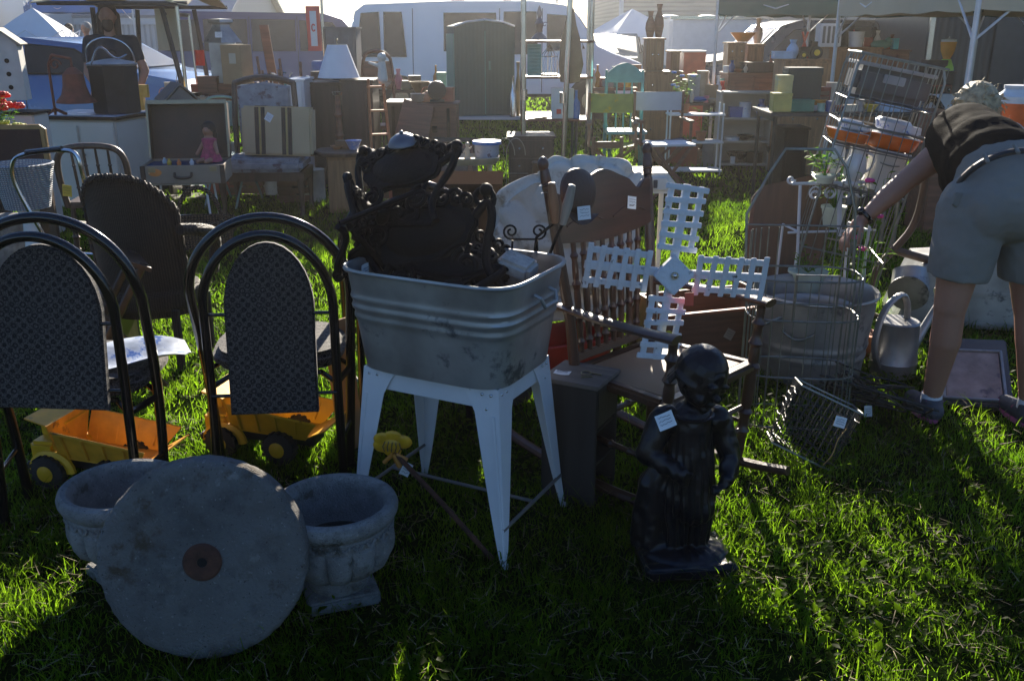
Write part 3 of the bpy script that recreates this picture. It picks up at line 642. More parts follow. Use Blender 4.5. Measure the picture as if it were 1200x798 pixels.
# ornate cast iron pieces heaped in the tub
iron = M('black_cast_iron', (.006, .004, .005), .6, 0, var=.4, sc=20, bump=.4, bsc=50, spec=.2)
def scroll(c, r, turns=1.4, a0=0, n=22, plane='XZ', s=1):
    pts = []
    for i in range(n+1):
        k = i/n; a = a0+s*turns*2*pi*k; rr = r*(1-.78*k)
        x, z = rr*cos(a), rr*sin(a); pts.append((c[0]+x, c[1], c[2]+z) if plane == 'XZ' else (c[0]+x, c[1]+z, c[2]))
    return pts
def ironpiece(name, label, loc, rot, sc=1, cap_=False):
    t = thing(name, label, 'cast iron frame', loc, rot=rot, sc=sc, group='black cast iron frames heaped in the wash tub')
    b = B()
    def f(u, v):
        a = u*2*pi
        return None
    # swollen oval back plate with a rolled rim
    pl = B(); sd_ = random.uniform(0, 99); pl.prism([((1+.16*noise.noise(Vector((cos(a)*1.6, sin(a)*1.6, sd_))))*.165*math.copysign(abs(cos(a))**.8, cos(a)), .085*(1+.3*noise.noise(Vector((cos(a)*2.2, sin(a)*2.2, sd_+7))))*math.copysign(abs(sin(a))**.85, sin(a))+.02*cos(a)) for a in [2*pi*i/40 for i in range(40)]], -.012, .012, bev=.01); pl.ell((0, 0, .0), (.14, .03, .072))
    part('back_plate', pl, iron, t)
    b = B()
    for q in range(9): a = .5+q*.3; b.tube(scroll((.16*cos(a), -.012, .02*cos(a)+.088*sin(a)), random.uniform(.018, .032), 1.3, random.uniform(0, 6), s=random.choice((-1, 1))), .0075, 6)
    part('crest_scrolls', b, iron, t)
    b = B()
    for s in (-1, 1):
        b.tube(smoothpts([(s*.15, 0, .01), (s*.2, 0, .05), (s*.205, 0, .0), (s*.17, 0, -.07), (s*.15, 0, -.14), (s*.19, 0, -.2)]), [.013]*100, 8) if 0 else b.tube(smoothpts([(s*.15, 0, .01), (s*.2, 0, .05), (s*.205, 0, .0), (s*.17, 0, -.07), (s*.15, 0, -.14), (s*.19, 0, -.2)]), .013, 8)
        b.tube(scroll((s*.185, 0, .055), .035, 1.3, R(-60 if s > 0 else 240), s=s), .009, 7)
        b.tube(scroll((s*.10, -.005, -.115), .045, 1.5, R(90), s=s), .009, 7); b.tube(scroll((s*.04, .005, -.15), .035, 1.3, R(-90), s=-s), .008, 7)
        b.tube(smoothpts([(s*.12, 0, -.06), (s*.08, 0, -.13), (s*.12, 0, -.19), (s*.05, 0, -.21), (0, 0, -.17)]), .009, 7)
        b.ell((s*.2, 0, .075), .02, n=10); b.ell((s*.10, 0, -.115), .016, n=8)
        for k in range(3): b.ell((s*(.08+.03*k), -.004, .075-.012*k), (.022, .014, .018), n=8)
    b.tube([(-.18, 0, -.21), (.18, 0, -.21)], .011, 8); b.ell((0, -.01, -.16), (.03, .014, .04), n=10)
    part('scrollwork', b, iron, t)
    return t
zt = TUBZ+.02
ironpiece('cast_iron_frame', 'black cast iron scroll frame with oval plate rising from the tub', (X(500, 2.87, .95), 2.86, .955), (R(-16), R(-16), R(-12)), 1.08)
ironpiece('cast_iron_frame', 'black cast iron scroll frame standing highest above the tub', (X(474, 3.0, 1.1), 2.99, 1.135), (R(-34), R(-6), R(-30)), .92)
ironpiece('cast_iron_frame', 'black cast iron scroll frame turned edge on behind the highest one', (X(440, 3.02, 1.0), 3.0, .96), (R(-40), R(48), R(50)), .8)
ironpiece('cast_iron_frame', 'black cast iron scroll frame upside down at the left end of the tub', (X(448, 2.95, .9), 2.93, .90), (R(-30), R(165), R(35)), .8)
ironpiece('cast_iron_frame', 'black cast iron scroll frame lying low along the front of the tub', (X(520, 2.80, .85), 2.84, .862), (R(-68), R(4), R(-26)), .95)
ironpiece('cast_iron_frame', 'black cast iron scroll frame sunk behind the others at the right of the tub', (X(560, 2.95, .85), 2.93, .85), (R(-20), R(28), R(30)), .85)
b = B(); b.lathe([(.0, .035), (.02, .033), (.038, .022), (.048, .008), (.05, 0), (.046, -.004), (.03, -.004)], 28); b.ell((0, 0, .037), .007); 
solo('bell_cap', b, M('pewter', (.16, .16, .18), .4, .7), 'small silver dome resting on top of the highest iron frame', 'dome', (X(471, 2.99, 1.22), 3.03, 1.205), rot=(R(8), R(-8), 0))
# hoe-like shears with wooden handles, brick, wire scroll
t = thing('garden_shears', 'old garden shears with two worn wooden handles sticking up from the tub', 'garden shears', (X(652, 2.98, .85), 2.98, .93), rot=(R(10), R(12), 0))
for s in (-1, 1):
    b = B(); b.lathe([(.0, 0), (.011, .002), (.014, .03), (.017, .07), (.013, .12), (.011, .135), (0, .138)], 14); h = part('handle', b, wood('shear_handle' if s < 0 else 'shear_handle_grey', (.32, .15, .08) if s < 0 else (.3, .26, .22)), t, (s*.012, 0, .03), (0, R(s*9-9), 0) )
    b = B(); b.tube([(s*.012, 0, .035), (s*.03-.03, 0, -.03), (s*.02-.03, 0, -.12)], .005); b.tube([(s*.02-.03, 0, -.10), (-.04, 0, -.24)], .01, 6, flat=.3); part('blade', b, iron, t)
t = thing('wire_hook', 'curled black wire plate hanger at the back corner of the tub', 'wire hanger', (X(615, 2.98, .9), 3.0, .90))
b = B()
for s in (-1, 1): b.tube(scroll((s*.045, 0, .03), .026, 1.5, R(-90), s=s), .0035, 6)
b.tube([(-.045, 0, .004), (.045, 0, .004)], .0035, 6); b.tube([(-.04, 0, .0), (-.05, -.02, -.25)], .0035); b.tube([(.04, 0, .0), (.05, -.02, -.25)], .0035); part('wire', b, iron, t)
b = B(); b.box((0, 0, 0), (.115, .075, .055), bev=.012); solo('white_brick', b, M('old_brick_paint', (.42, .38, .35), .85, var=.3, sc=20, bump=.7), 'worn whitish brick lying in the right corner of the tub', 'brick', (X(607, 2.72, .86), 2.80, .865), rot=(R(20), R(14), R(-30)))

# plastic bee garden stake
ysk = M('stake_yellow', (.62, .34, .02), .4, var=.2, sc=30, c2=(.35, .14, .02), amt=.3)
fx, fy = X(462, 2.72, .28), 2.70
t = thing('flower_stake', 'yellow plastic flower on a rusty shaft leaning under the tub', 'garden stake', (0, 0, 0))
b = B(); p0 = Vector((X(578, 2.56, 0)+.0, 2.52, .01)); p1 = Vector((fx, fy, .29)); b.tube([p0, p0.lerp(p1, .5)+Vector((0, 0, .004)), p1], .008); part('shaft', b, M('rust', (0, 0, 0)), t)
b = B().at((fx, fy-.01, .32), (R(15), R(8), 0))
for k in range(5): a = R(30+k*60); b.ell((.036*cos(a), 0, .032*sin(a)*.8), (.030, .008, .027), n=12)
b.ell((0, -.006, 0), (.028, .012, .024)); part('flower_head', b, ysk, t)
b = B().at((fx, fy-.012, .32), (R(15), R(8), 0))
for k in range(-2, 3): b.tube([(k*.011, -.016, -.02), (k*.014, -.018, .0), (k*.011, -.016, .02)], .0016, 5)
part('petal_lines', b, INK, t)
b = B().at((fx, fy-.01, .285)); b.tube([(.0, 0, 0), (-.03, 0, -.03)], .007); b.tube([(.0, 0, 0), (.02, 0, -.045)], .008); b.tube([(.01, 0, .0), (.045, 0, -.02)], .006); part('bow', b, M('stake_orange', (.5, .2, .03), .4), t)
label_tag(t, (fx+.04, fy-.02, .235), (R(10), R(25), 0), .03, .05)

# small dark cabinet with two open cubbies
dkw = wood('dark_painted_wood', (.026, .023, .022), .7)
t = thing('cubby_box', 'narrow dark wooden cubby box standing in the grass beside the statue', 'wooden box', (X(679, 2.98, .2), 2.99, 0), R(-28))
b = B(); W, D, HH = .20, .19, .43
for s in (-1, 1): b.box((0, s*(D/2-.006), HH/2), (W, .012, HH))
b.box((-W/2+.006, 0, HH/2), (.012, D-.03, HH)); part('side_panel', b, dkw, t)
b = B(); b.box((0, 0, HH+.008), (W+.012, D+.012, .014)); part('top', b, wood('box_top', (.12, .1, .085), .7, 0), t)
for z in (.01, .15, .27):
    b = B(); b.box((.004, 0, z), (W-.02, D-.03, .01)); part('shelf', b, dkw, t)
b = B(); b.box((W/2-.004, 0, .36), (.01, D-.03, .14)); part('drawer_front', b, dkw, t)
b = B(); b.tube([(.02+.018*cos(a), .0+.018*sin(a), HH+.019) for a in np.linspace(0, 6.28, 12)], .002, 5); b.box((.05, .01, HH+.018), (.045, .008, .003)); b.box((.035, -.03, HH+.018), (.04, .007, .003), (0, 0, .6))
solo('key_ring', b, M('brass_key', (.3, .26, .16), .35, .8), 'ring of old keys lying on top of the cubby box', 'keys', t.location, R(-28))
label_tag(t, (-.055, -.03, HH+.019), (R(-90), 0, R(10)), .055, .035)
# ------------------------------------------------------------ child statue
def ripple(co, n):
    z = co.z
    if z < .44:
        a = math.atan2(co.y, co.x); k = .0035*max(0, min(1, (.44-z)/.12))*max(0, min(1, (z-.055)/.03))
        co += n*(k*sin(a*19+z*9+2*noise.noise(co*14)))
    else: co += n*.002*noise.noise(co*70)
    return co+n*.0018*noise.noise(co*45)
b = B()
b.box((0, .0, .022), (.27, .21, .044), bev=.008); b.ell((0, 0, .045), (.125, .095, .028)); b.ell((-.07, .02, .06), (.05, .05, .04))
b.caps((-.03, -.005, .05), (-.035, .0, .24), .034, .05); b.caps((.035, -.005, .05), (.035, .0, .24), .032, .048)     # legs under the smock
b.caps((.0, 0, .22), (.0, .01, .36), .078, .070); b.caps((0, .01, .36), (0, .012, .45), .068, .062)
b.ell((-.03, -.02, .055), (.026, .05, .02)); b.ell((.045, -.02, .055), (.026, .05, .02))
b.ell((.01, -.03, .2), (.062, .05, .055))                                                           # gathered apron
b.tube([(-.10, .03, .06), (-.10, .035, .15), (-.095, .03, .25), (-.06, .02, .32)], [.055, .05, .042, .03], 14)   # cloth hanging from the hip
b.ell((-.075, .01, .455), (.045, .045, .045)); b.ell((.072, .01, .45), (.042, .042, .042))
b.caps((-.085, .01, .45), (-.125, -.01, .365), .04, .033); b.caps((-.125, -.01, .365), (-.055, -.055, .325), .032, .024)
b.ell((-.043, -.062, .318), (.024, .02, .02))
b.caps((.085, .01, .44), (.112, -.015, .35), .037, .03); b.caps((.112, -.015, .35), (.095, -.06, .30), .029, .023)
for k in range(4): b.caps((.09-.011*k, -.07, .296-.006*k), (.078-.01*k, -.085, .285-.006*k), .009, .007, 8); b.caps((-.035-.004*k, -.07, .332-.011*k), (-.018-.003*k, -.078, .328-.011*k), .0085, .007, 8)
b.caps((0, .005, .47), (.008, -.005, .53), .03, .03)
hc = Vector((.018, -.012, .585)); hr = Euler((R(24), R(8), R(28)))
def hp(x, y, z): return hc+hr.to_matrix() @ Vector((x, y, z))
b.ell(hc, (.064, .07, .076), hr); b.ell(hp(0, -.02, -.03), (.05, .05, .045), hr)
for s in (-1, 1): b.ell(hp(s*.03, -.05, -.03), (.02, .018, .02), hr, 10); b.ell(hp(s*.065, .0, -.015), (.008, .014, .018), hr, 10); b.ell(hp(s*.024, -.064, .004), (.011, .006, .006), hr, 8); b.ell(hp(s*.024, -.064, .02), (.017, .008, .005), hr, 8)
b.ell(hp(0, -.075, -.014), (.009, .014, .011), hr, 10); b.ell(hp(0, -.068, -.036), (.018, .009, .005), hr, 10); b.ell(hp(0, -.065, -.045), (.014, .008, .005), hr, 10); b.ell(hp(0, -.055, -.066), (.018, .014, .012), hr, 10)
# hair: swept locks over a cap
hb = B(); hb.ell(hp(0, .014, .014), (.073, .075, .075), hr)
for k in range(26):
    a = -1.9+3.8*k/25; p = [hp(.074*sin(a)*q1, .012-.074*cos(a)*q1*.95, .085-.085*(q1**2)*1.05) for q1 in (.1, .4, .7, .95, 1.02)]
    hb.tube(smoothpts(p, 1), .0062, 6)
for k in range(16):
    a = 1.9+2.5*k/15; p = [hp(.073*sin(a)*q1, .014-.073*cos(a)*q1, .085-.12*(q1**2)) for q1 in (.1, .4, .7, .95, 1.04)]; hb.tube(smoothpts(p, 1), .0062, 6)
bronze = M('black_statue_paint', (.005, .006, .010), .30, .1, var=.5, sc=16, bump=.35, bsc=40, spec=.3, coat=.06)
st = thing('child_statue', 'glossy black garden statue of a small child on a square base', 'statue', (X(806, 2.5, .2), 2.52, 0), R(6), sc=1.04)
part('figure', fuse(b, .0036, 2, ripple), bronze, st); part('hair', fuse(hb, .0035, 2), bronze, st)
b = B(); b.tube([(.055*cos(a), .0-.056*sin(a)+.0, .478-.006*sin(a)) for a in np.linspace(0, pi, 14)], .006, 6); part('collar', b, bronze, st)
label_tag(st, (-.088, -.042, .475), (R(-35), R(-28), R(-14)), .05, .045)

# ------------------------------------------------------------ rocking chair
rw = wood('chair_walnut', (.062, .026, .017), .36, 2, .35, coat=.25); rwx = wood('chair_walnut_cross', (.066, .028, .018), .36, 0, .35, coat=.25)
rc = thing('rocking_chair', 'tall brown wooden rocking chair with spindle back and cane seat', 'rocking chair', (.515, 3.11, 0), R(46))
for s in (-1, 1):
    b = B(); b.tube([(s*.25, y, .035+.20*(y+.03)**2*1.2) for y in np.linspace(-.40, .52, 18)], .017, 8, flat=1.2); part('rocker', b, rw, rc)
def turned(p0, p1, r, n=14, beads=(.3, .5, .7), seed=0):
    p0, p1 = Vector(p0), Vector(p1); L_ = (p1-p0).length; prof = []
    for i in range(41):
        k = i/40; rr = r*(.78+.3*sin(pi*k))
        for q in beads: rr += r*.45*math.exp(-((k-q)/.02)**2)-r*.2*math.exp(-((k-q-.035)/.015)**2)-r*.2*math.exp(-((k-q+.035)/.015)**2)
        prof.append((rr, k*L_))
    t = B(); t.lathe(prof, n); return t.bm, Matrix.Translation(p0) @ (p1-p0).to_track_quat('Z', 'Y').to_matrix().to_4x4()
for s in (-1, 1):
    b = B(); bm, m = turned((s*.25, -.2, .05), (s*.265, -.235, .635), .019, beads=(.2, .32, .62, .78, .9)); b.merge(bm, m); part('front_leg', b, rw, rc)
    b = B(); bm, m = turned((s*.25, .2, .06), (s*.22, .17, .42), .018, beads=(.3, .6)); b.merge(bm, m); part('back_leg', b, rw, rc)
    b = B(); b.tube([(s*.225, .19, .40), (s*.235, .21, .6), (s*.262, .255, .88), (s*.275, .28, 1.03)], [.02, .019, .018, .017], 10); bm, m = turned((s*.275, .28, 1.02), (s*.285, .295, 1.12), .017, beads=(.2, .45)); b.merge(bm, m); b.ell((s*.287, .297, 1.13), (.019, .019, .026)); part('back_post', b, rw, rc)
    b = B()
    P_ = smoothpts([(s*.245, .25, .645), (s*.28, .1, .65), (s*.30, -.1, .652), (s*.285, -.26, .648)], 2)
    b.tube(P_, [.022+.012*(i/len(P_)) for i in range(len(P_))], 10, flat=1); 
    for v in b.bm.verts: v.co.z = .65+(v.co.z-.65)*.45
    part('armrest', b, rwx, rc)
    b = B(); bm, m = turned((s*.25, -.19, .2), (s*.25, .2, .22), .010); b.merge(bm, m); part('stretcher', b, rw, rc)
b = B(); bm, m = turned((-.25, -.205, .26), (.25, -.205, .26), .011, beads=(.25, .5, .75)); b.merge(bm, m); bm, m = turned((-.25, -.205, .17), (.25, -.205, .17), .011, beads=(.25, .5, .75)); b.merge(bm, m); bm, m = turned((-.25, .2, .2), (.25, .2, .2), .011); b.merge(bm, m); part('stretcher', b, rw, rc)
b = B(); b.box((0, -.215, .415), (.55, .05, .035), bev=.012); b.box((0, .19, .415), (.48, .045, .035), bev=.012)
for s in (-1, 1): b.box((s*.245, -.01, .415), (.045, .40, .035), (0, 0, s*.06), bev=.012)
part('seat_frame', b, rwx, rc)
b = B(); b.sheet(lambda u, v: (-.225+.45*u, -.19+.36*v, .428-.012*sin(pi*u)*sin(pi*v)), 8, 8, .006)
cane = wave_mat('cane_weave', (.42, .28, .17), (.16, .09, .05), 55, .55, 'X', .3, .5, two=('Y', 55)); part('seat', b, cane, rc)
b = B(); cr = [(-.27, 0), (-.268, .155)]+[(-.27+.54*u, .155+.035*math.exp(-((u-.5)/.2)**2)*1.5-.035*math.exp(-((u-.14)/.06)**2)-.035*math.exp(-((u-.86)/.06)**2)+.012) for u in np.linspace(.03, .97, 30)]+[(.268, .155), (.27, 0)]+[(.27-.54*u, -.012*sin(pi*u)*2) for u in np.linspace(.05, .95, 12)]
b.prism(cr, -.011, .011, bev=.004); cre = part('crest_rail', b, rwx, rc, (0, .25, .87), (R(-9), 0, 0))
for s in (-1, 1):
    b = B(); b.tube(smoothpts([(s*.03, -.0125, .05), (s*.12, -.0125, .085), (s*.22, -.0125, .05)]), .0025, 5); part('carving', b, rwx, cre)
for i in range(8):
    x = -.185+.37*i/7; b = B(); bm, m = turned((x*.85, .215, .44), (x, .25, .88), .0115, 10, beads=(.15, .35, .62, .85)); b.merge(bm, m); part('spindle', b, rw, rc)
b = B(); b.box((0, .215, .455), (.42, .02, .03), (R(-14), 0, 0), bev=.005); part('lower_rail', b, rwx, rc)
label_tag(cre, (.14, -.0165, .085), (0, R(12), 0), .05, .045)
# round leather fan hung on the crest
t = thing('leather_cap', 'dark brown flat round cap hung on the rocking chair back', 'cap', (X(676, 3.1, 1.05), 3.07, 1.045), rot=(R(-10), R(10), R(40)), sc=.8)
b = B(); b.at((0, -.0, 0), (R(90), 0, 0)); b.lathe([(0, .035), (.04, .034), (.08, .026), (.098, .012), (.1, 0), (.092, -.004), (0, -.004)], 36, mod=lambda a, z, k: 1+.02*sin(a*3)); leath = M('brown_leather', (.06, .026, .018), .5, bump=.3, bsc=70); part('crown', b, leath, t)
b = B(); b.sheet(lambda u, v: (-.10+.2*u, -.012-.02*v, -.085-.05*v*sin(pi*u)), 10, 3, .004); part('brim', b, leath, t)
label_tag(t, (0, -.042, -.085), (0, R(-8), 0), .075, .055)

# ------------------------------------------------------------ windmill head made of lattice
wp = M('chipped_white_paint', (.66, .68, .72), .6, var=.08, sc=14, c2=(.05, .04, .035), amt=.30, c2sc=26, bump=.3)
wm = thing('lattice_windmill', 'white lattice windmill blades with a diamond hub resting on the rocking chair', 'windmill blades', (X(787, 3.08, .77), 3.06, .772), rot=(R(-4), 0, R(4)))
b = B(); b.at((0, -.012, 0), (0, R(45), 0)); b.box((0, 0, 0), (.098, .03, .098), bev=.003); part('hub', b, wp, wm)
b = B(); b.cyl((0, -.034, 0), (0, -.024, 0), .013); b.ell((0, -.035, 0), (.008, .006, .008)); part('bolt', b, chrome, wm)
for i, (ang, tilt, ln) in enumerate(((82, 14, .30), (173, -12, .30), (356, 16, .325), (262, -14, .30))):
    b = B(); b.at((0, 0, 0), (0, -R(ang), 0)); b.T = b.T @ Euler((R(tilt), 0, 0)).to_matrix().to_4x4()
    b.box((ln/2+.01, .008, 0), (ln-.02, .012, .03))
    for z in (-.055, .055): b.box((.075+(ln-.075)/2, .008, z), (ln-.08, .008, .022), (0, 0, 0))
    for k in range(6): 
        xx = .088+(ln-.10)*k/5; b.box((xx, -.0, 0), (.019, .007, .15+.012*(k == 5)), (0, R(random.uniform(-3, 3)), 0))
    part('blade', b, wp, wm)
b = B(); b.at((-.012, -.028, -.20), (0, 0, 0)); b.cyl((0, 0, 0), (0, .003, 0), .012, n=16); part('sticker', b, M('yellow_sticker', (.6, .5, .03), .5), wm)
b = B(); b.box((.052, -.032, -.11+.03), (.03, .002, .045)); part('red_tag', b, M('red_tag', (.75, .1, .05), .5, bump=0), wm)

# ------------------------------------------------------------ cream quilted chair behind
crm = M('cream_quilt', (.62, .56, .48), .85, var=.12, sc=6, bump=.8, bsc=22, c2=(.30, .24, .18), amt=.42, c2sc=5)  # brownish second colour paints in the shade of quilt creases
t = thing('quilted_armchair', 'old cream quilted armchair behind the rocking chair', 'armchair', (X(655, 3.95, .5), 4.0, 0), R(-16))
def quilt(co, n):
    d = abs(sin(co.x*17+co.z*9+3*noise.noise(co*3)))*abs(sin(co.z*15-co.x*8+3*noise.noise(co*3+Vector((5, 0, 0))))); return co+n*(.05*(d**.5)-.032)
b = B(); b.prism([(-.33, .42), (-.34, .8), (-.30, .86), (-.05, 1.03), (.15, 1.06), (.32, .98), (.33, .42)], -.06, .06, bev=.04); part('backrest', fuse(b, .008, 2, quilt), crm, t, (0, .02, 0), (R(-6), 0, 0))
b = B(); b.box((0, .28, .38), (.62, .52, .16), bev=.05); part('seat', fuse(b, .012, 3, quilt), crm, t)
for s in (-1, 1):
    for y in (0, .48): b = B(); b.cyl((s*.27, y, 0), (s*.27, y, .3), .014, .022); part('leg', b, rw, t)
# white plastic basket and second tub ring behind the windmill
wpl = M('white_plastic', (.62, .6, .55), .4, bump=0, var=.04)
t = thing('plastic_tray', 'cream plastic cradle seen between the rocking chair spindles', 'plastic cradle', (X(742, 4.15, .6), 4.2, 0))
b = B(); b.prism([(-.17, .87), (.13, .87), (.17, .91), (.13, .96), (-.17, .96)], -.12, .12, bev=.02); part('top', b, wpl, t)
b = B()
for s in (-1, 1): b.box((s*.13, .05, .43), (.02, .02, .86), bev=.002)
part('leg', b, wpl, t)
b = B()
for k in range(6): b.box((-.1+.035*k, -.123, .915), (.018, .006, .035))
part('slot', b, M('slot_dark', (.05, .05, .06), .6), t)
# red wagon
redp = M('red_toy_paint', (.40, .03, .02), .35, var=.2, c2=(.1, .03, .02), amt=.3)
t = thing('red_wagon', 'small red metal wagon in the grass behind the wash tub', 'wagon', (X(640, 4.0, .2), 4.0, 0), R(25))
b = B(); b.lathe([(.0, .13), (.85, .13), (.9, .14), (.98, .24), (1.0, .245), (.97, .25), (.87, .15), (0, .145)], 40, sx=.30, sy=.16, sq=6); part('bed', b, redp, t)
b = B(); b.tube([(.28, 0, .13), (.42, 0, .08), (.62, 0, .05)], .008); part('handle', b, iron, t)
for x in (-.2, .2):
    for s in (-1, 1): b = B(); b.tube([(x, s*.12, .06), (x, s*.145, .06)], .06, 18); part('wheel', b, tyre, t)
b = B(); b.box((0, 0, .115), (.5, .06, .02)); part('undercarriage', b, iron, t)
# ------------------------------------------------------------ wire goods, tubs and the browsing woman on the right
wire = M('grey_wire', (.2, .21, .2), .35, .7, bump=0, var=.2, sc=30); wired = M('dark_wire', (.05, .048, .045), .5, .6, bump=0, var=.3)
# tall wire cage with sloping hoop
cgx, cgy = X(937, 3.62, .4), 3.62
t = thing('wire_cage', 'tall open grey wire cage standing in front of the round tubs', 'wire cage', (cgx, cgy, 0), R(-6))
def rr(w_, d_, n=28, p=3.5): 
    return [(math.copysign(abs(cos(a))**(2/p), cos(a))*w_, math.copysign(abs(sin(a))**(2/p), sin(a))*d_) for a in [2*pi*i/n for i in range(n)]]
ring0 = rr(.215, .13)
for z in (.02, .235, .47, .63): b = B(); b.tube([(x, y, z) for x, y in ring0], .0042, 6, closed=True); part('hoop', b, wire, t)
b = B()
for i, (x, y) in enumerate(ring0):
    zt = .79 if y > .05 else .63
    b.tube([(x, y, .01), (x*1.01, y, zt)], .0026, 5)
part('upright_wires', b, wire, t)
b = B(); b.tube([(-.215, .12, .60), (-.225, .14, .84), (-.15, .15, 1.0), (-.09, .16, 1.10), (.10, .16, 1.10), (.15, .15, 1.03), (.20, .14, .86), (.215, .12, .6)], .006, 7); b.tube([(-.225, .125, .80), (.22, .125, .80)], .0035, 6); b.tube([(-.06, -.135, .47), (-.06, -.14, .66), (.1, -.14, .66), (.1, -.135, .47)], .004, 6)
part('handle_frame', b, wire, t)
# galvanised round tubs
def round_tub(label, loc, r, h, rz=0, ribs=(.3, .42)):
    t = thing('round_tub', label, 'tub', loc, rz, 'round galvanised tubs'); b = B(); pr = [(0, .01), (r*.84, .01), (r*.85, 0)]
    for z in np.linspace(.01, h-.01, 34): pr.append((r*(.85+.15*z/h)+sum(.006*math.exp(-((z/h-q)/.03)**2) for q in ribs), z))
    pr += [(r*1.02, h-.008), (r*1.035, h), (r*1.02, h+.01), (r*.99, h)]+[(r*(.985-.14*(1-z/h)), z) for z in np.linspace(h-.02, .02, 6)]+[(0, .02)]
    b.lathe(pr, 64); part('basin', b, galv, t)
    for s in (-1, 1): b = B(); b.tube(smoothpts([(s*r*.99, -.07, h*.82), (s*(r+.03), -.065, h*.8), (s*(r+.035), 0, h*.68), (s*(r+.03), .065, h*.8), (s*r*.99, .07, h*.82)]), .006); part('handle', b, wire, t)
    return t
round_tub('wide galvanised round tub behind the wire cage', (X(955, 4.2, .3), 4.22, 0), .275, .40, .5)
round_tub('shallower galvanised tub nested in the wide round tub', (X(955, 4.2, .3)-.03, 4.20, .022), .215, .30, 1.1)
# watering can
t = thing('watering_can', 'galvanised watering can with arched handle beside the round tubs', 'watering can', (X(1056, 4.15, .2), 4.2, 0), R(30))
b = B(); b.lathe([(0, 0), (.105, 0), (.108, .01), (.105, .06), (.108, .065), (.105, .07), (.095, .25), (.098, .255), (.09, .262), (.0, .262)], 36); part('body', b, galv, t)
b = B(); b.tube(smoothpts([(-.09, 0, .03), (-.16, 0, .15), (-.12, 0, .33), (0, 0, .40), (.05, 0, .34), (.06, 0, .25)]), .012, 8, flat=1.5); part('handle', b, galv, t)
b = B(); b.tube([(.09, 0, .06), (.2, 0, .2), (.29, 0, .32)], [.03, .02, .015], 12); b.tube([(.28, 0, .31), (.31, 0, .34), (.315, 0, .345)], [.016, .055, .055], 18); part('spout', b, galv, t)
# big galvanised sheet hood
t = thing('vent_hood', 'big folded galvanised metal hood lying behind the woman\'s legs', 'metal hood', (X(1150, 5.0, .3), 5.1, 0), R(-12))
b = B(); b.prism([(-.42, .0), (.42, .0), (.36, .28), (.1, .38), (-.30, .34)], -.22, .22, bev=.006); part('hood', b, galv, t)
b = B(); b.tube([(-.36, -.18, .30), (-.36, -.23, .22), (-.38, -.3, .2)], [.09, .10, .105], 24); part('duct_collar', b, galv, t)
b = B(); b.box((.0, -.226, .2), (.7, .006, .02)); b.box((0, -.226, .03), (.8, .006, .02)); part('seam', b, galv, t)
# flat metal heater cover / grater tray
t = thing('radiator_cover', 'perforated grey metal cover with worn tan panel lying tilted in the grass', 'metal cover', (X(1150, 3.9, .1), 3.98, .015), rot=(R(24), R(-4), R(-20)))
b = B(); b.box((0, 0, .05), (.30, .44, .10), bev=.008); part('case', b, wave_mat('perforated_metal', (.20, .20, .22), (.02, .02, .025), 90, .5, 'X', 0, .4, two=('Y', 90)), t)
b = B(); b.box((.0, -.04, .105), (.22, .30, .012)); part('tan_panel', b, M('worn_tan', (.30, .24, .22), .7, var=.3, sc=14, c2=(.12, .10, .12), amt=.45), t)
b = B()
for s in (-1, 1): b.box((s*.12, -.04, .112), (.012, .31, .014))
b.box((0, -.197, .112), (.25, .012, .014)); b.box((0, .117, .112), (.25, .012, .014)); part('rim', b, galv, t)
# dark iron heap: scroll fence sections lying in grass
t = thing('iron_trellis', 'tangle of black wrought iron trellis lying beside the wire cage', 'trellis', (X(1010, 3.85, .1), 3.72, .05), rot=(R(62), R(10), R(-25)))
b = B()
for k in range(5): b.tube([(-.2+.1*k, 0, -.12), (-.2+.1*k+.02, 0, .32)], .005, 6)
for z in (-.1, .1, .3): b.tube([(-.22, 0, z), (.24, 0, z)], .006, 6)
for k in range(4):
    for s in (-1, 1): b.tube(scroll((-.15+.1*k, 0, .0+.2*(k % 2)), .045, 1.4, R(90), s=s), .004, 5)
for k in range(12): b.tube(smoothpts([(random.uniform(-.2, .2), random.uniform(-.05, .1), random.uniform(-.1, .3)) for _ in range(4)]), .004, 5)
part('ironwork', b, wired, t)
label_tag(t, (.0, -.06, .1), (R(-60), 0, R(20)), .03, .05)
# collapsed wire basket
t = thing('wire_basket', 'bent wire locker basket tipped on the grass in front of the cage', 'wire basket', (X(940, 3.25, .15), 3.28, .0), rot=(R(-14), R(22), R(-16)))
b = B(); W, D, HH = .24, .22, .26
def rect(z, k=1): return [(-W/2*k, -D/2*k, z), (W/2*k, -D/2*k, z), (W/2*k, D/2*k, z), (-W/2*k, D/2*k, z)]
for z in (.02, HH): b.tube(rect(z), .004, 6, closed=True)
part('rim', b, wire, t)
b = B()
for z in np.linspace(.05, HH-.03, 7): b.tube([(p[0]+random.uniform(-.006, .006), p[1]+random.uniform(-.01, .01), p[2]+random.uniform(-.006, .006)) for p in [Vector(rect(z)[i]).lerp(Vector(rect(z)[(i+1) % 4]), k/6) for i in range(4) for k in range(6)]], .0022, 5, closed=True)
for i in range(11):
    x = -W/2+W*i/10
    for s in (-1, 1): b.tube([(x, s*D/2, .02), (x, s*D/2, HH)], .0022, 5)
    b.tube([(x, -D/2, .02), (x, D/2, .02)], .002, 5)
for i in range(9):
    y = -D/2+D*i/8
    for s in (-1, 1): b.tube([(s*W/2, y, .02), (s*W/2, y, HH)], .0022, 5)
    b.tube([(-W/2, y, .02), (W/2, y, .02)], .002, 5)
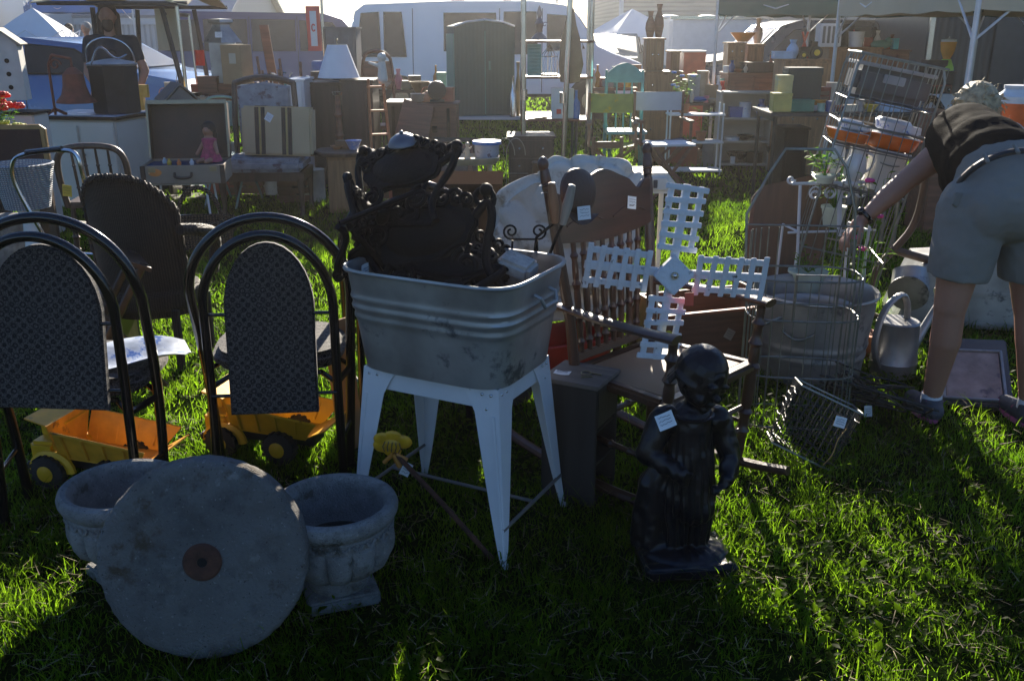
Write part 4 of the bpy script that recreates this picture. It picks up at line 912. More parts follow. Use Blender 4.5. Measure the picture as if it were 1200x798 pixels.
for v in b.bm.verts: q = Vector((v.co.x*7, v.co.y*7, v.co.z*7)); v.co += Vector((noise.noise(q), noise.noise(q+Vector((9, 0, 0))), noise.noise(q+Vector((0, 9, 0)))))*.045*max(.15, 1-v.co.z/.3)
part('mesh', b, wired, t); label_tag(t, (.06, -D/2-.01, .2), (0, R(-10), 0), .04, .04)
b = B(); b.tube(smoothpts([(.09, -.125, .19), (.075, -.14, .14), (.09, -.13, .08), (.075, -.13, .03)]), .002, 5); part('twine', b, M('twine', (.5, .28, .08), .8, bump=0), t)
# boards
board = wood('brown_board', (.09, .05, .03), .6, 2); boardx = wood('brown_board_long', (.14, .06, .035), .55, 0)
t = thing('leaning_board', 'dark brown wooden panel leaning upright behind the wire cage', 'board', (X(914, 4.75, .4), 4.75, .0), rot=(R(-12), R(4), R(-8)))
b = B(); b.prism([(-.20, .0), (.20, .0), (.21, .86), (.15, .88), (-.16, .78), (-.20, .72)], -.012, .012, bev=.003); part('panel', b, board, t); b = B(); b.box((-.192, .0, .355), (.02, .03, .71)); part('edge_strip', b, boardx, t)
t = thing('wooden_trough', 'low brown wooden box with raised sides behind the windmill', 'wooden box', (X(822, 4.5, .2), 4.55, 0), R(18))
b = B(); W, D, HH = .62, .42, .26
b.box((0, 0, .02), (W, D, .02))
for s in (-1, 1): b.box((0, s*(D/2-.01), HH/2), (W, .02, HH)); b.box((s*(W/2-.01), 0, HH/2+.02), (.02, D-.045, HH+.04))
part('box', b, boardx, t); label_tag(t, (.05, -D/2-.006, .14), (0, R(30), 0), .05, .05, M('kraft_tag', (.35, .27, .2), .8))
b = B(); b.box((0, -D/2, HH), (W+.01, .026, .014)); part('top_edge', b, wood('red_edge', (.28, .07, .035), .5, 0), t)
# shopping-rack: tall tilted wire rack with three shelves
rk = thing('wire_rack', 'tall slanting wire rack with three shelves beside the woman', 'wire rack', (X(968, 4.55, .3), 4.75, 0), rot=(0, R(11), R(-10)))
W, D = .40, .38; HT = 1.44
b = B()
for sx in (-1, 1):
    for sy in (-1, 1): b.tube([(sx*W/2, sy*D/2, 0), (sx*W/2, sy*D/2, HT-.06), (sx*W/2*.9, sy*D/2*.9, HT)], .006, 7)
for z in (.5, .82, 1.12, HT): b.tube([(-W/2, -D/2, z), (W/2, -D/2, z), (W/2, D/2, z), (-W/2, D/2, z)], .005, 6, closed=True)
part('frame', b, wire, rk)
for z in (.82, 1.02, 1.24):
    b = B()
    for i in range(12): y = -D/2+D*i/11; b.tube([(-W/2, y, z), (W/2, y, z)], .0022, 5)
    b.tube([(-W/2, -D/2, z-.01), (W/2, -D/2, z-.01), (W/2, D/2, z-.01), (-W/2, D/2, z-.01)], .003, 5, closed=True)
    part('shelf', b, wire, rk)
b = B()
for i in range(9):
    x = -W/2+W*i/8
    for s in (-1, 1): b.tube([(x, s*D/2, .45), (x, s*D/2, HT)], .0024, 5)
for i in range(6):
    y = -D/2+D*i/5; b.tube([(W/2, y, .45), (W/2, y, HT)], .0024, 5); b.tube([(-W/2, y, .5), (-W/2, y, HT)], .0024, 5)
part('side_wires', b, wire, rk)
rkM = Matrix.Translation(rk.location) @ rk.rotation_euler.to_matrix().to_4x4()
def onrack(x, y, z): return rkM @ Vector((x, y, z))
RR = (0, R(11), R(-10))
t = thing('storage_case', 'grey plastic case on the top shelf of the wire rack', 'plastic case', onrack(-.01, 0, 1.246), rot=RR)
b = B(); b.box((0, 0, .075), (.36, .28, .14), bev=.03); part('case', b, M('smoky_plastic', (.10, .085, .085), .3, bump=0, var=.2), t); b = B(); b.box((0, 0, .15), (.375, .29, .018), bev=.006); b.box((0, -.145, .1), (.1, .012, .04)); part('lid', b, M('grey_plastic', (.32, .30, .3), .4, bump=0), t)
cas = M('casserole_orange', (.75, .16, .02), .25, bump=0, var=.25, sc=6, coat=.4); cake = M('white_china', (.72, .72, .72), .25, bump=0, var=.04, coat=.3); bluep = M('blue_floral', (.66, .68, .72), .3, bump=0, c2=(.07, .14, .42), amt=.5, c2sc=26, coat=.3)
for i, (dx, dy, lb, s_) in enumerate(((-.13, -.08, 'small orange casserole dish with white liner on the wire rack', .75), (.08, .0, 'large orange casserole dish piled with blue and white china on the rack', 1.05))):
    t = thing('casserole_dish', lb, 'casserole', onrack(dx, dy, 1.03), rot=RR, group='orange casserole dishes', sc=s_)
    b = B(); b.lathe([(0, 0), (.10, 0), (.115, .01), (.135, .06), (.14, .064), (.132, .066), (.11, .015), (0, .012)], 40, sx=1.05, sy=.8, sq=3); part('dish', b, cas, t)
    b = B(); b.lathe([(0, .075), (.06, .072), (.13, .066), (.128, .06), (0, .058)], 36, sx=1.05, sy=.8, sq=3); part('liner', b, cake, t)
    b = B(); b.lathe([(0, .074), (.05, .074), (.075, .085), (.085, .12), (.07, .135), (0, .138)], 28, c=(.0, 0, 0)); b.lathe([(0, .074), (.03, .074), (.055, .09), (.05, .12), (0, .122)], 20, c=(.07, -.03, 0)); part('bowl_lid', b, bluep, t)
def pitcher(label, p, r, h, mat=None, group='white pitchers and vases on the wire rack'):
    t = thing('pitcher', label, 'pitcher', p, rot=RR, group=group)
    b = B(); b.lathe([(0, 0), (r*.7, 0), (r*.75, .01), (r*.5, h*.12), (r*.85, h*.25), (r, h*.45), (r*.8, h*.7), (r*.55, h*.82), (r*.7, h), (r*.62, h), (r*.5, h*.82), (0, h*.8)], 28); part('body', b, mat or cake, t)
    b = B(); b.tube(smoothpts([(r*.6, 0, h*.88), (r*1.35, 0, h*.85), (r*1.4, 0, h*.55), (r*.95, 0, h*.4)]), .006); part('handle', b, mat or cake, t)
pitcher('tall narrow white pitcher standing leftmost on the rack', onrack(-.15, -.08, .83), .042, .22)
pitcher('rounder white pitcher with a foot beside the tall one', onrack(-.055, -.11, .83), .055, .19)
t = thing('plastic_pail', 'large cream square pail on the lower shelf of the wire rack', 'pail', onrack(.10, -.02, .83), rot=RR)
b = B(); b.lathe([(0, 0), (.07, 0), (.09, .19), (.096, .192), (.094, .198), (.086, .19), (.068, .01), (0, .01)], 36, sq=4); part('body', b, wpl, t); b = B(); b.tube(smoothpts([(-.09, 0, .185), (-.06, -.09, .13), (.06, -.09, .13), (.09, 0, .185)]), .003); part('handle', b, wire, t)
# white wrought iron plant stand with plants
wi = M('white_iron', (.58, .60, .64), .5, var=.1, bump=.1, c2=(.2, .12, .08), amt=.2, c2sc=40)
px_, py_ = X(985, 4.0, .7), 4.62
t = thing('plant_stand', 'white wrought iron plant stand with scrolls behind the round tubs', 'plant stand', (X(985, 4.5, .6), 4.6, 0), R(8))
b = B(); b.tube([(-.24, 0, .84), (.22, 0, .84)], .008); b.tube([(-.24, 0, .60), (.22, 0, .60)], .006)
for s in (-1, 1): b.tube([(s*.20, 0, .84), (s*.18, 0, .5), (s*.21, 0, 0)], .008); b.tube(scroll((s*.25, 0, .86), .022, 1.2, 0, s=s), .006, 6); b.tube([(s*.18, .2, .6), (s*.2, .2, 0)], .007); b.tube([(s*.18, 0, .6), (s*.18, .2, .6)], .006)
for k in range(4):
    for s in (-1, 1): b.tube(scroll((-.12+.08*k, 0, .79), .034, 1.2, R(90), s=s), .004, 5)
b.tube([(.0, -.01, .84), (.02, -.02, .58)], .012, 8); part('frame', b, wi, t)
leafm = leaf_mat('plant_leaf', (.05, .12, .02), (.14, .24, .04), (1.8, 2, .8)); flw = M('pink_flower', (.75, .05, .28), .6, bump=0)
def plant(label, loc, h, n, potm, spread=.12, flowers=None, leaf=.045, pot=(.06, .09), lm=None, nm='potted_plant', cat='plant', group=None):
    t = thing(nm, label, cat, loc, random.uniform(0, 6), group)
    if pot: b = B(); b.lathe([(0, 0), (pot[0]*.75, 0), (pot[0], pot[1]), (pot[0]*1.08, pot[1]), (pot[0]*1.08, pot[1]+.012), (pot[0]*.9, pot[1]+.01), (0, pot[1]-.01)], 24); part('pot', b, potm, t)
    z0 = pot[1] if pot else 0; b = B(); st_ = B(); fl = B()
    for i in range(n):
        a = random.uniform(0, 6.28); r_ = spread*random.uniform(.3, 1); zt = z0+h*random.uniform(.5, 1); tip = Vector((r_*cos(a), r_*sin(a), zt)); st_.tube([(0, 0, z0), tip*.5+Vector((0, 0, z0*.4)), tip], .0016, 4)
        for k in range(3):
            p = Vector((0, 0, z0)).lerp(tip, .5+.25*k); q = a+random.uniform(-1.5, 1.5); d = Vector((cos(q), sin(q), random.uniform(-.3, .6))).normalized(); s2 = d.cross(Vector((0, 0, 1))).normalized(); L_ = leaf*random.uniform(.6, 1.2)
            b.bm.faces.new([b._v(p), b._v(p+d*L_*.5+s2*L_*.28), b._v(p+d*L_+Vector((0, 0, -L_*.2))), b._v(p+d*L_*.5-s2*L_*.28)])
        if flowers and i < flowers[0]:
            for k in range(7): q = k*.9; fl.ell(tip+Vector((.6*flowers[2]*cos(q), .6*flowers[2]*sin(q), .004)), (flowers[2]*.5, flowers[2]*.4, flowers[2]*.45), (q, q*.5, q), 8)
    part('stems', st_, lm or leafm, t); part('leaves', b, lm or leafm, t)
    if flowers: part('blossoms', fl, flowers[1], t)
    return t
whitepot = M('pale_pot', (.5, .55, .45), .6, bump=.1); clay = M('terracotta', (.35, .12, .05), .8)
plant('leafy green plant in a pale pot on the white plant stand', (X(978, 4.68, .66), 4.7, .607), .26, 22, whitepot, .15, (3, flw, .018))
plant('yellow green plant spilling over the top of the white stand', (X(968, 4.52, .8), 4.56, .845), .14, 14, whitepot, .10, None, .05, (.045, .03))
plant('small plant in a pale trough among the round tubs', (X(948, 4.5, .4), 4.52, .32), .12, 14, whitepot, .10, None, .035, (.09, .09))
solo('plant_block', (lambda b: b.box((0, 0, .16), (.28, .16, .317)))(B()), board, 'small wooden block under the pale trough plant', 'wooden block', (X(948, 4.5, .4), 4.56, 0))
plant('spindly plant with pink blossoms by the woman\'s hand', (X(1026, 4.35, .5), 4.42, 0), .8, 16, clay, .13, (4, flw, .022), .05, (.08, .12))
# old plough handle
t = thing('plough_handle', 'dark curved wooden plough handle propped on a bar behind the plants', 'plough handle', (X(1050, 5.0, .3), 5.0, 0), R(-5))
b = B(); b.tube(smoothpts([(.09, 0, 1.0), (.09, 0, .75), (.07, 0, .55), (-.02, 0, .42), (-.12, .0, .30), (-.13, 0, .05)]), .02, 10); part('handle', b, board, t)
b = B(); b.tube([(-.05, 0, .42), (.55, .05, .25)], .022, 8); b.tube([(.3, .0, .33), (.3, .1, 0)], .015, 8); b.tube([(-.13, 0, .06), (-.02, .1, 0.0)], .015); part('beam', b, board, t)

# ------------------------------------------------------------ bending woman
skin = M('skin', (.36, .17, .11), .5, var=.12, sc=5, bump=.12, bsc=80); skin.node_tree.nodes['Principled BSDF'].inputs['Subsurface Weight'].default_value = .08
skin.node_tree.nodes['Principled BSDF'].inputs['Subsurface Radius'].default_value = (.02, .008, .004)
wx, wy = 1.90, 3.62
def hand(b, wr, d, side, k=1.0, curl=.5, thumb=1):
    """palm with four curled fingers and a thumb; wr wrist, d direction of the hand, side = lateral axis"""
    d = d.normalized(); side = (side-d*side.dot(d)).normalized(); dn = d.cross(side).normalized()
    if dn.z > 0: dn = -dn
    b.caps(wr, wr+d*.03*k, .026*k, .03*k, 12)
    for i in range(4):
        o = side*(.030-.020*i)*k; b.caps(wr+d*.02*k+o*.7, wr+d*.088*k+o, .0145*k, .0115*k, 10)
    tips = []
    for i, L_ in enumerate((.07, .08, .075, .058)):
        p = wr+d*.088*k+side*(.030-.020*i)*k; r_ = .0088*k; c = curl*(.8+.12*i)
        for s_, f in ((.45, .5), (.3, 1.3), (.25, 2.0)):
            dd = (d*cos(c*f)+dn*sin(c*f)); q = p+dd*L_*s_*k; b.caps(p, q, r_, r_*.93, 8); p = q; r_ *= .93
    p = wr+d*.025*k+side*thumb*.03*k
    for s_, v in ((.04, d*.6+side*thumb*.7+dn*.2), (.03, d*.9+side*thumb*.25+dn*.4), (.025, d+dn*.6)):
        q = p+v.normalized()*s_*k; b.caps(p, q, .0125*k, .0105*k, 8); p = q
hipL, hipR = Vector((wx-.115, wy, .90)), Vector((wx+.115, wy+.02, .90))
kneeL, kneeR = Vector((X(1112, 3.6, .5), wy-.03, .50)), Vector((X(1192, 3.6, .5)+.05, wy-.02, .50))
ankL, ankR = Vector((X(1098, 3.6, .1), wy+.03, .09)), Vector((X(1196, 3.5, .1)+.08, wy-.03, .09))
che = Vector((wx+.0, wy+.40, 1.105)); shL = Vector((X(1124, 4.05, 1.13), wy+.43, 1.11)); shR = Vector((wx+.22, wy+.46, 1.11))
elL = Vector((X(1062, 4.0, .98), 3.98, .95)); wrL = Vector((X(1010, 3.95, .82), 3.93, .79))
elR = Vector((wx+.34, wy+.55, .92)); wrR = Vector((wx+.30, wy+.72, .72))
b = B()
for h_, k_, a_ in ((hipL, kneeL, ankL), (hipR, kneeR, ankR)):
    b.caps(h_, k_, .105, .062, 20); b.caps(k_, k_.lerp(a_, .35)+Vector((0, -.018, 0)), .058, .060, 18); b.caps(k_.lerp(a_, .35)+Vector((0, -.018, 0)), a_, .058, .036, 18)
    b.caps(a_, a_+Vector((0, .0, -.04)), .038, .036, 12); b.caps(a_+Vector((0, -.03, -.05)), a_+Vector((-.01, .13, -.06)), .03, .028, 12)
b.ell((wx, wy-.01, .93), (.185, .14, .13)); b.caps((wx, wy, .95), (wx, wy+.2, 1.055), .155, .15, 20); b.caps((wx, wy+.2, 1.055), che, .15, .145, 20)
b.caps(shL, shR, .072, .072, 16)
for s_, e_, w_ in ((shL, elL, wrL), (shR, elR, wrR)):
    b.caps(s_, s_.lerp(e_, .45), .062, .060, 16); b.caps(s_.lerp(e_, .45), e_, .060, .046, 16); b.caps(e_, e_.lerp(w_, .4), .046, .045, 16); b.caps(e_.lerp(w_, .4), w_, .045, .027, 16)
hand(b, wrL, (wrL-elL).normalized()+Vector((-.1, 0, -.25)), Vector((.1, 1, 0)), 1.0, .55, -1)
hand(b, wrR, Vector((-.1, .5, -.5)), Vector((1, 0, 0)), 1.0, .5, -1)
hdc = Vector((X(1146, 4.28, 1.2), 4.29, 1.212))
b.caps(che+Vector((-.03, .06, .02)), hdc+Vector((.01, -.05, -.03)), .06, .055, 14)
b.ell(hdc, (.078, .10, .10), (R(55), 0, 0)); fdir = Vector((-.25, .55, -.8)).normalized(); fs = fdir.cross(Vector((0, 0, 1))).normalized(); fu = fs.cross(fdir)
b.ell(hdc+fdir*.10, (.012, .02, .02)); b.ell(hdc+fdir*.09-fu*.035, (.026, .012, .012)); b.ell(hdc+fdir*.05-fu*.07, (.04, .045, .03))
for s in (-1, 1): b.ell(hdc+fs*.078*s, (.012, .016, .028)); b.ell(hdc+fdir*.088+fs*.03*s+fu*.02, (.013, .01, .012))
wm_ = thing('person', 'woman in black tank top and grey shorts bending over to reach the wire rack', 'person', (0, 0, 0))
body = part('body', fuse(b, .0066, 5), skin, wm_)
# shorts
cloth = M('khaki_grey_cloth', (.21, .195, .175), .9, var=.14, sc=5, bump=.6, bsc=14)
def fold(amp, fr):
    return lambda co, n: co+n*(amp*noise.noise(Vector((co.x*fr, co.y*fr, co.z*fr*.45)))+amp*.35*noise.noise(co*fr*3))
b = B(); b.ell((wx, wy-.035, .915), (.205, .165, .14)); b.caps((wx, wy-.0, .93), (wx, wy+.07, 1.0), .178, .168, 24)
for s in (-1, 1): b.ell((wx+s*.085, wy-.075, .90), (.11, .105, .125))
for h_, k_ in ((hipL, kneeL), (hipR, kneeR)):
    e = h_.lerp(k_, .70); b.tube([h_+Vector((0, -.01, .0)), h_.lerp(k_, .35)+Vector((0, -.012, 0)), e], [.128, .125, .116], 28); b.ell(h_+Vector((0, -.01, 0)), .126)
sh = fuse(b, .008, 4, fold(.010, 9)); shorts = part('shorts', sh, cloth, body)
b = B(); b.at((wx-.205, wy-.075, .965), (0, R(8), R(28))); b.prism([(-.03, 0), (.055, .0), (.062, -.045), (.01, -.062), (-.035, -.045)], -.006, .006, bev=.003); part('pocket_flap', b, cloth, shorts)
v_ = Vector((0, -.545, .838)); bc = Vector((wx, wy+.0, .975)); b = B(); b.tube([bc+Vector((1, 0, 0))*(.186*cos(a))+v_*(.180*sin(a)) for a in np.linspace(0, 2*pi, 48)[:-1]], .014, 8, closed=True, flat=.8); part('belt', b, M('belt_black', (.02, .02, .025), .5), shorts)
for a in (1.35, 1.75, 2.3): b = B(); p = bc+Vector((1, 0, 0))*(.192*cos(a))+v_*(.190*sin(a)); b.box(p, (.014, .05, .012), (R(33), 0, 0)); part('belt_loop', b, cloth, shorts)
# tank top
blackc = M('black_cotton', (.006, .006, .008), .9, var=.2, sc=5, bump=.2, bsc=150, spec=.03)
b = B(); b.caps((wx, wy+.125, 1.03), (wx, wy+.2, 1.06), .178, .172, 24); b.caps((wx, wy+.2, 1.06), che+Vector((0, -.02, 0)), .168, .158, 24)
b.caps(shL.lerp(shR, .14), shL.lerp(shR, .86), .082, .082, 16); b.ell((wx, wy+.2, .98), (.16, .16, .13))
def rib_(co, n): 
    return co+n*(.0022*sin(co.y*52+co.x*9+4*noise.noise(co*5))*max(0, min(1, 1-(co.y-wy-.1)*3))+.003*noise.noise(co*18))
part('tank_top', fuse(b, .008, 4, rib_), blackc, body)
hairm = M('blonde_grey_hair', (.44, .34, .20), .6, var=.4, sc=40, bump=.5)
b = B(); b.ell(hdc-fdir*.012+fu*.015, (.094, .112, .105), (R(40), 0, 0))
for k in range(420):
    v = Vector((random.gauss(0, 1), random.gauss(0, 1), random.gauss(.25, 1))).normalized()
    if v.dot(fdir) > .45: continue
    p = hdc+Vector((v.x*.088, v.y*.10, v.z*.098)); tdir = (fdir*.5-v*v.dot(fdir)*.5+Vector((random.uniform(-.5, .5), random.uniform(-.5, .5), random.uniform(-.4, .4)))).normalized()
    b.tube(smoothpts([p, p+tdir*.03+v*.005, p+tdir*.055-v*.002], 1), .0036, 4)
part('hair', fuse(b, .0042, 0), hairm, body)
b = B(); wd = (wrL-elL).normalized(); wc = wrL-wd*.012; u_ = wd.cross(Vector((0, 0, 1))).normalized(); v_ = wd.cross(u_)
b.tube([wc+(u_*cos(a)+v_*sin(a))*.031 for a in np.linspace(0, 2*pi, 24)], .009, 8, closed=True); b.ell(wc-v_*.034*(1 if v_.z < 0 else -1), .018); part('wrist_watch', b, blackt, body)
shoem = M('shoe_grey', (.06, .06, .075), .6, c2=(.5, .03, .14), amt=.36, c2sc=14); sockm = M('sock_white', (.6, .6, .64), .8)
for a_ in (ankL, ankR):
    b = B(); b.caps(a_+Vector((0, -.035, -.045)), a_+Vector((-.005, .05, -.045)), .042, .042, 14); b.caps(a_+Vector((-.005, .05, -.05)), a_+Vector((-.012, .15, -.055)), .042, .034, 14); b.cyl(a_+Vector((0, -.01, -.04)), a_+Vector((0, -.012, .005)), .046, .042); s_ = part('shoe', fuse(b, .005, 3), shoem, body)
    b = B(); pts = [(a_.x+.045*cos(q)-.006, a_.y+.055+.125*sin(q)) for q in np.linspace(0, 2*pi, 26)[:-1]]; b.prism(pts, 0.001, .018, 'XY', bev=.003); part('sole', b, M('sole_pink', (.6, .12, .25), .6, bump=0), s_)
    b = B()
    for k in range(4): b.tube([(a_.x-.03, a_.y+.03+.022*k, .078-.006*k), (a_.x+.02, a_.y+.035+.022*k, .08-.006*k)], .003, 5)
    part('laces', b, M('lace_pink', (.7, .05, .25), .6, bump=0), s_)
    b = B(); b.cyl(a_+Vector((0, 0, -.02)), a_+Vector((0, 0, .022)), .043, .041, 20); part('sock', b, sockm, body)
# ------------------------------------------------------------ left middle ground
brown = wood('dark_brown_wood', (.06, .032, .022), .45, 2, coat=.15); oak = wood('oak', (.26, .135, .06), .5, 2); oakx = wood('oak_long', (.26, .135, .06), .5, 0)
wick = wave_mat('brown_wicker', (.07, .045, .032), (.02, .012, .009), 34, .65, 'X', .6, .8, two=('Z', 50))
# wicker chair
t = thing('wicker_chair', 'rounded brown wicker armchair seen from behind with braided rim', 'armchair', (X(140, 4.15, .5), 4.2, 0), R(-6))
def wf(u, v):
    a = (u-.5)*2.0; top = .93-.17*abs(2*u-1)**2.6; return (.222*sin(a)/sin(1.0), .07*(2*u-1)**2*2.2-.02+.06*(1-v), .25+(top-.25)*v)
b = B(); b.sheet(wf, 24, 14, .018); part('backrest', b, wick, t)
b = B(); pts = [Vector(wf(u, 1)) for u in np.linspace(0, 1, 30)]; pts = [Vector(wf(0, v)) for v in np.linspace(0, .95, 12)]+pts+[Vector(wf(1, v)) for v in np.linspace(.95, 0, 12)]
for ph in (0, pi): b.tube([p+Vector((0, .008*cos(i*1.3+ph), .008*sin(i*1.3+ph))) for i, p in enumerate(smoothpts(pts, 1))], .011, 7)
part('braided_rim', b, wick, t)
b = B(); b.lathe([(0, .38), (.22, .38), (.235, .36), (.235, .30), (.22, .28), (0, .28)], 28, c=(0, .24, 0)); part('seat', b, wick, t)
for s in (-1, 1):
    b = B(); b.tube(smoothpts([(s*.25, .08, .68), (s*.30, .2, .66), (s*.29, .4, .6), (s*.24, .42, .4)]), .028, 10); part('arm', b, wick, t)
    for y in (.05, .40): b = B(); b.tube([(s*.2, y, 0), (s*.2, y, .3)], .02, 10); part('leg', b, wick, t)
t = thing('folding_stool', 'dark brown folding wooden legs beside the wicker chair', 'folding stool', (X(192, 4.5, .4), 3.85, 0), R(30))
b = B(); b.tube([(-.2, 0, 0), (.16, 0, .60)], .018, 8, flat=.5); b.tube([(.2, .02, 0), (-.16, .02, .55)], .018, 8, flat=.5); b.tube([(-.2, .25, 0), (.16, .25, .60)], .018, 8, flat=.5); b.tube([(.2, .23, 0), (-.16, .23, .55)], .018, 8, flat=.5); part('legs', b, brown, t)
b = B(); b.box((.12, .12, .6), (.14, .3, .02), (0, R(25), 0)); b.tube([(-.16, .0, .55), (-.16, .25, .55)], .012); part('seat', b, brown, t)
# spindle chair
t = thing('spindle_chair', 'dark spindle back side chair in front of the white cabinet', 'chair', (X(122, 6.4, .5), 6.3, 0), R(8))
b = B(); b.tube(smoothpts([(-.2, .0, .42), (-.225, -.04, .66), (-.2, -.06, .79), (-.1, -.07, .83), (.1, -.07, .83), (.2, -.06, .79), (.225, -.04, .66), (.2, 0, .42)]), .021, 10); part('back_frame', b, brown, t)
for i in range(4): b = B(); bm, m = turned((-.11+.073*i, 0, .44), (-.115+.077*i, -.065, .81), .0095, 8, beads=(.3, .7)); b.merge(bm, m); part('spindle', b, brown, t)
b = B(); b.box((0, .2, .43), (.43, .42, .04), bev=.015); part('seat', b, brown, t)
for x in (-.18, .18):
    for y in (.03, .37): b = B(); bm, m = turned((x*1.1, y, 0), (x, y, .42), .018, 10); b.merge(bm, m); part('leg', b, brown, t)
# walker-like chrome handle with yellow tag
t = thing('cart_frame', 'bent chrome tube cart handle with yellow tag near the left edge', 'cart', (X(62, 4.9, .6), 4.9, 0), R(-14))
b = B(); b.tube(smoothpts([(-.10, .28, 0), (-.10, .06, .45), (-.21, .0, .78), (-.2, 0, .90), (-.12, 0, .94), (.14, 0, .97), (.21, 0, .95), (.22, 0, .85), (.20, .1, .45), (.18, .3, 0)]), .011, 8); part('handle_tube', b, chrome, t)
b = B(); b.tube([(-.10, -.0, .945), (.12, -.0, .972)], .015, 8); part('grip', b, blackt, t)
b = B(); b.tube([(-.1, .2, .12), (.18, .22, .12)], .008); b.tube([(-.1, .1, .4), (.19, .1, .4)], .008); part('crossbar', b, chrome, t)
for x in (-.1, .18): b = B(); b.tube([(x-.012, .28, .05), (x+.012, .28, .05)], .05, 16); part('wheel', b, tyre, t)
label_tag(t, (.13, -.02, .76), (0, R(6), 0), .055, .06, M('yellow_tag', (.65, .42, .05), .6, bump=0))
# white wicker shade on white urn stand
ww = wave_mat('white_wicker', (.62, .64, .68), (.22, .24, .28), 28, .7, 'Z', 1.2, .9, two=('X', 20))
t = thing('wicker_planter', 'white wicker planter on a white flared pedestal at the left edge', 'planter', (X(32, 5.1, .5), 5.15, 0))
b = B(); b.lathe([(0, .62), (.115, .62), (.12, .64), (.155, .83), (.165, .86), (.155, .865), (.11, .66), (0, .65)], 40, mod=lambda a, z, k: 1+.012*sin(a*24)); part('basket', b, ww, t)
b = B(); b.lathe([(0, .0), (.11, .0), (.115, .02), (.07, .25), (.045, .42), (.04, .55), (.06, .615), (0, .615)], 24, mod=lambda a, z, k: 1+.03*sin(a*12)); part('pedestal', b, cake, t)
b = B(); b.tube([(0, 0, 0), (.13, .05, .5)], .013, 8); solo('pink_rod', b, M('pink_plastic', (.7, .22, .32), .4, bump=0), 'pink plastic rod leaning beside the white pedestal', 'rod', (X(46, 4.6, .3), 4.6, .3-.3), 0)
t = thing('white_lamp_base', 'white ceramic bulb shaped lamp lying behind the leftmost tube chair', 'lamp', (X(60, 4.2, .7), 4.25, 0))
b = B(); b.box((0, .05, .31), (.5, .3, .03)); 
for s in (-1, 1): b.box((s*.22, .05, .15), (.03, .28, .29))
part('low_stand', b, brown, t)
b = B(); b.at((-.04, 0, .40), (0, R(68), 0)); b.lathe([(0, -.09), (.03, -.088), (.055, -.06), (.062, -.02), (.045, .03), (.028, .06), (.03, .08), (.045, .10), (.03, .15), (.012, .19), (0, .19)], 24); part('ceramic_body', b, cake, t)
b = B(); b.ell((.14, 0, .385), (.06, .045, .035), n=12); b.tube([(.1, -.02, .4), (.2, .0, .37)], .02, 8); part('shade_cloth', b, M('grey_cloth', (.28, .24, .24), .9), t)
# white cabinet with black edged top
offw = M('old_white_paint', (.6, .58, .53), .5, var=.06, sc=3, c2=(.35, .3, .25), amt=.18)
cx_, cy_ = X(98, 8.3, .4), 8.4
t = thing('white_cabinet', 'old white cabinet with black edged blue top holding the bell and lantern', 'cabinet', (cx_, cy_+.3, 0), R(-10))
b = B(); b.box((0, 0, .41), (.70, .55, .78), bev=.02); part('case', b, offw, t)
b = B(); b.box((0, 0, .815), (.78, .62, .03), bev=.01); part('edge', b, iron, t)
b = B(); b.box((0, 0, .835), (.76, .60, .012)); part('top', b, M('enamel_blue_top', (.30, .38, .55), .25, bump=0), t)
b = B(); b.box((-.17, -.285, .42), (.32, .02, .66), bev=.006); b.box((.18, -.285, .42), (.32, .02, .66), bev=.006); d = part('door', b, offw, t)
b = B(); b.ell((-.03, -.31, .5), .015); b.ell((.04, -.31, .5), .015); part('knob', b, chrome, d)
# bell
bz = .845
t = thing('cast_bell', 'rusty red cast iron bell hanging in an iron yoke on the white cabinet', 'bell', (X(89, 8.4, 1), 8.4, bz))
rustr = M('rusty_red', (.17, .055, .035), .75, var=.3, sc=12, bump=.4)
b = B(); b.lathe([(0, .40), (.02, .40), (.045, .385), (.085, .34), (.095, .24), (.115, .17), (.16, .12), (.165, .105), (.14, .10), (.1, .16), (.08, .25), (0, .36)], 36); part('bell', b, rustr, t)
b = B(); b.tube([(-.2, 0, 0), (-.2, 0, .42), (-.16, 0, .5)], .012); b.tube([(-.25, -.08, 0), (-.2, 0, .05), (-.14, .08, 0)], .014); b.tube([(-.16, 0, .5), (0, 0, .47), (0, 0, .38)], .012); b.tube(scroll((-.14, 0, .42), .05, 1.2, 0), .008, 6); part('yoke', b, rustr, t)
# lantern/copper boiler
t = thing('black_boiler', 'black octagonal boiler with lid and wire bail on the white cabinet', 'boiler', (X(133, 8.6, 1), 8.65, bz))
b = B(); b.lathe([(0, 0), (.20, 0), (.21, .02), (.215, .40), (.22, .41), (.0, .41)], 8); part('body', b, M('dark_painted_metal', (.03, .035, .045), .35, .2), t)
b = B(); b.lathe([(.222, .405), (.23, .42), (.20, .435), (.06, .46), (0, .465)], 8); l_ = part('lid', b, galv, t); b = B(); b.tube(scroll((0, 0, .5), .05, .5, 0), .008); part('knob', b, iron, l_)
b = B(); b.tube(smoothpts([(-.22, 0, .38), (-.2, -.05, .58), (0, -.06, .66), (.2, -.05, .58), (.22, 0, .38)]), .006); b.tube(smoothpts([(-.1, -.2, .42), (0, -.22, .60), (.12, -.2, .45), (.2, -.15, .5)]), .008); part('bail', b, chrome, t)
for k in range(3): b = B(); b.cyl((.12*cos(k*2.1), .12*sin(k*2.1), -.0), (.12*cos(k*2.1), .12*sin(k*2.1), .0), .01); b.bm.free()
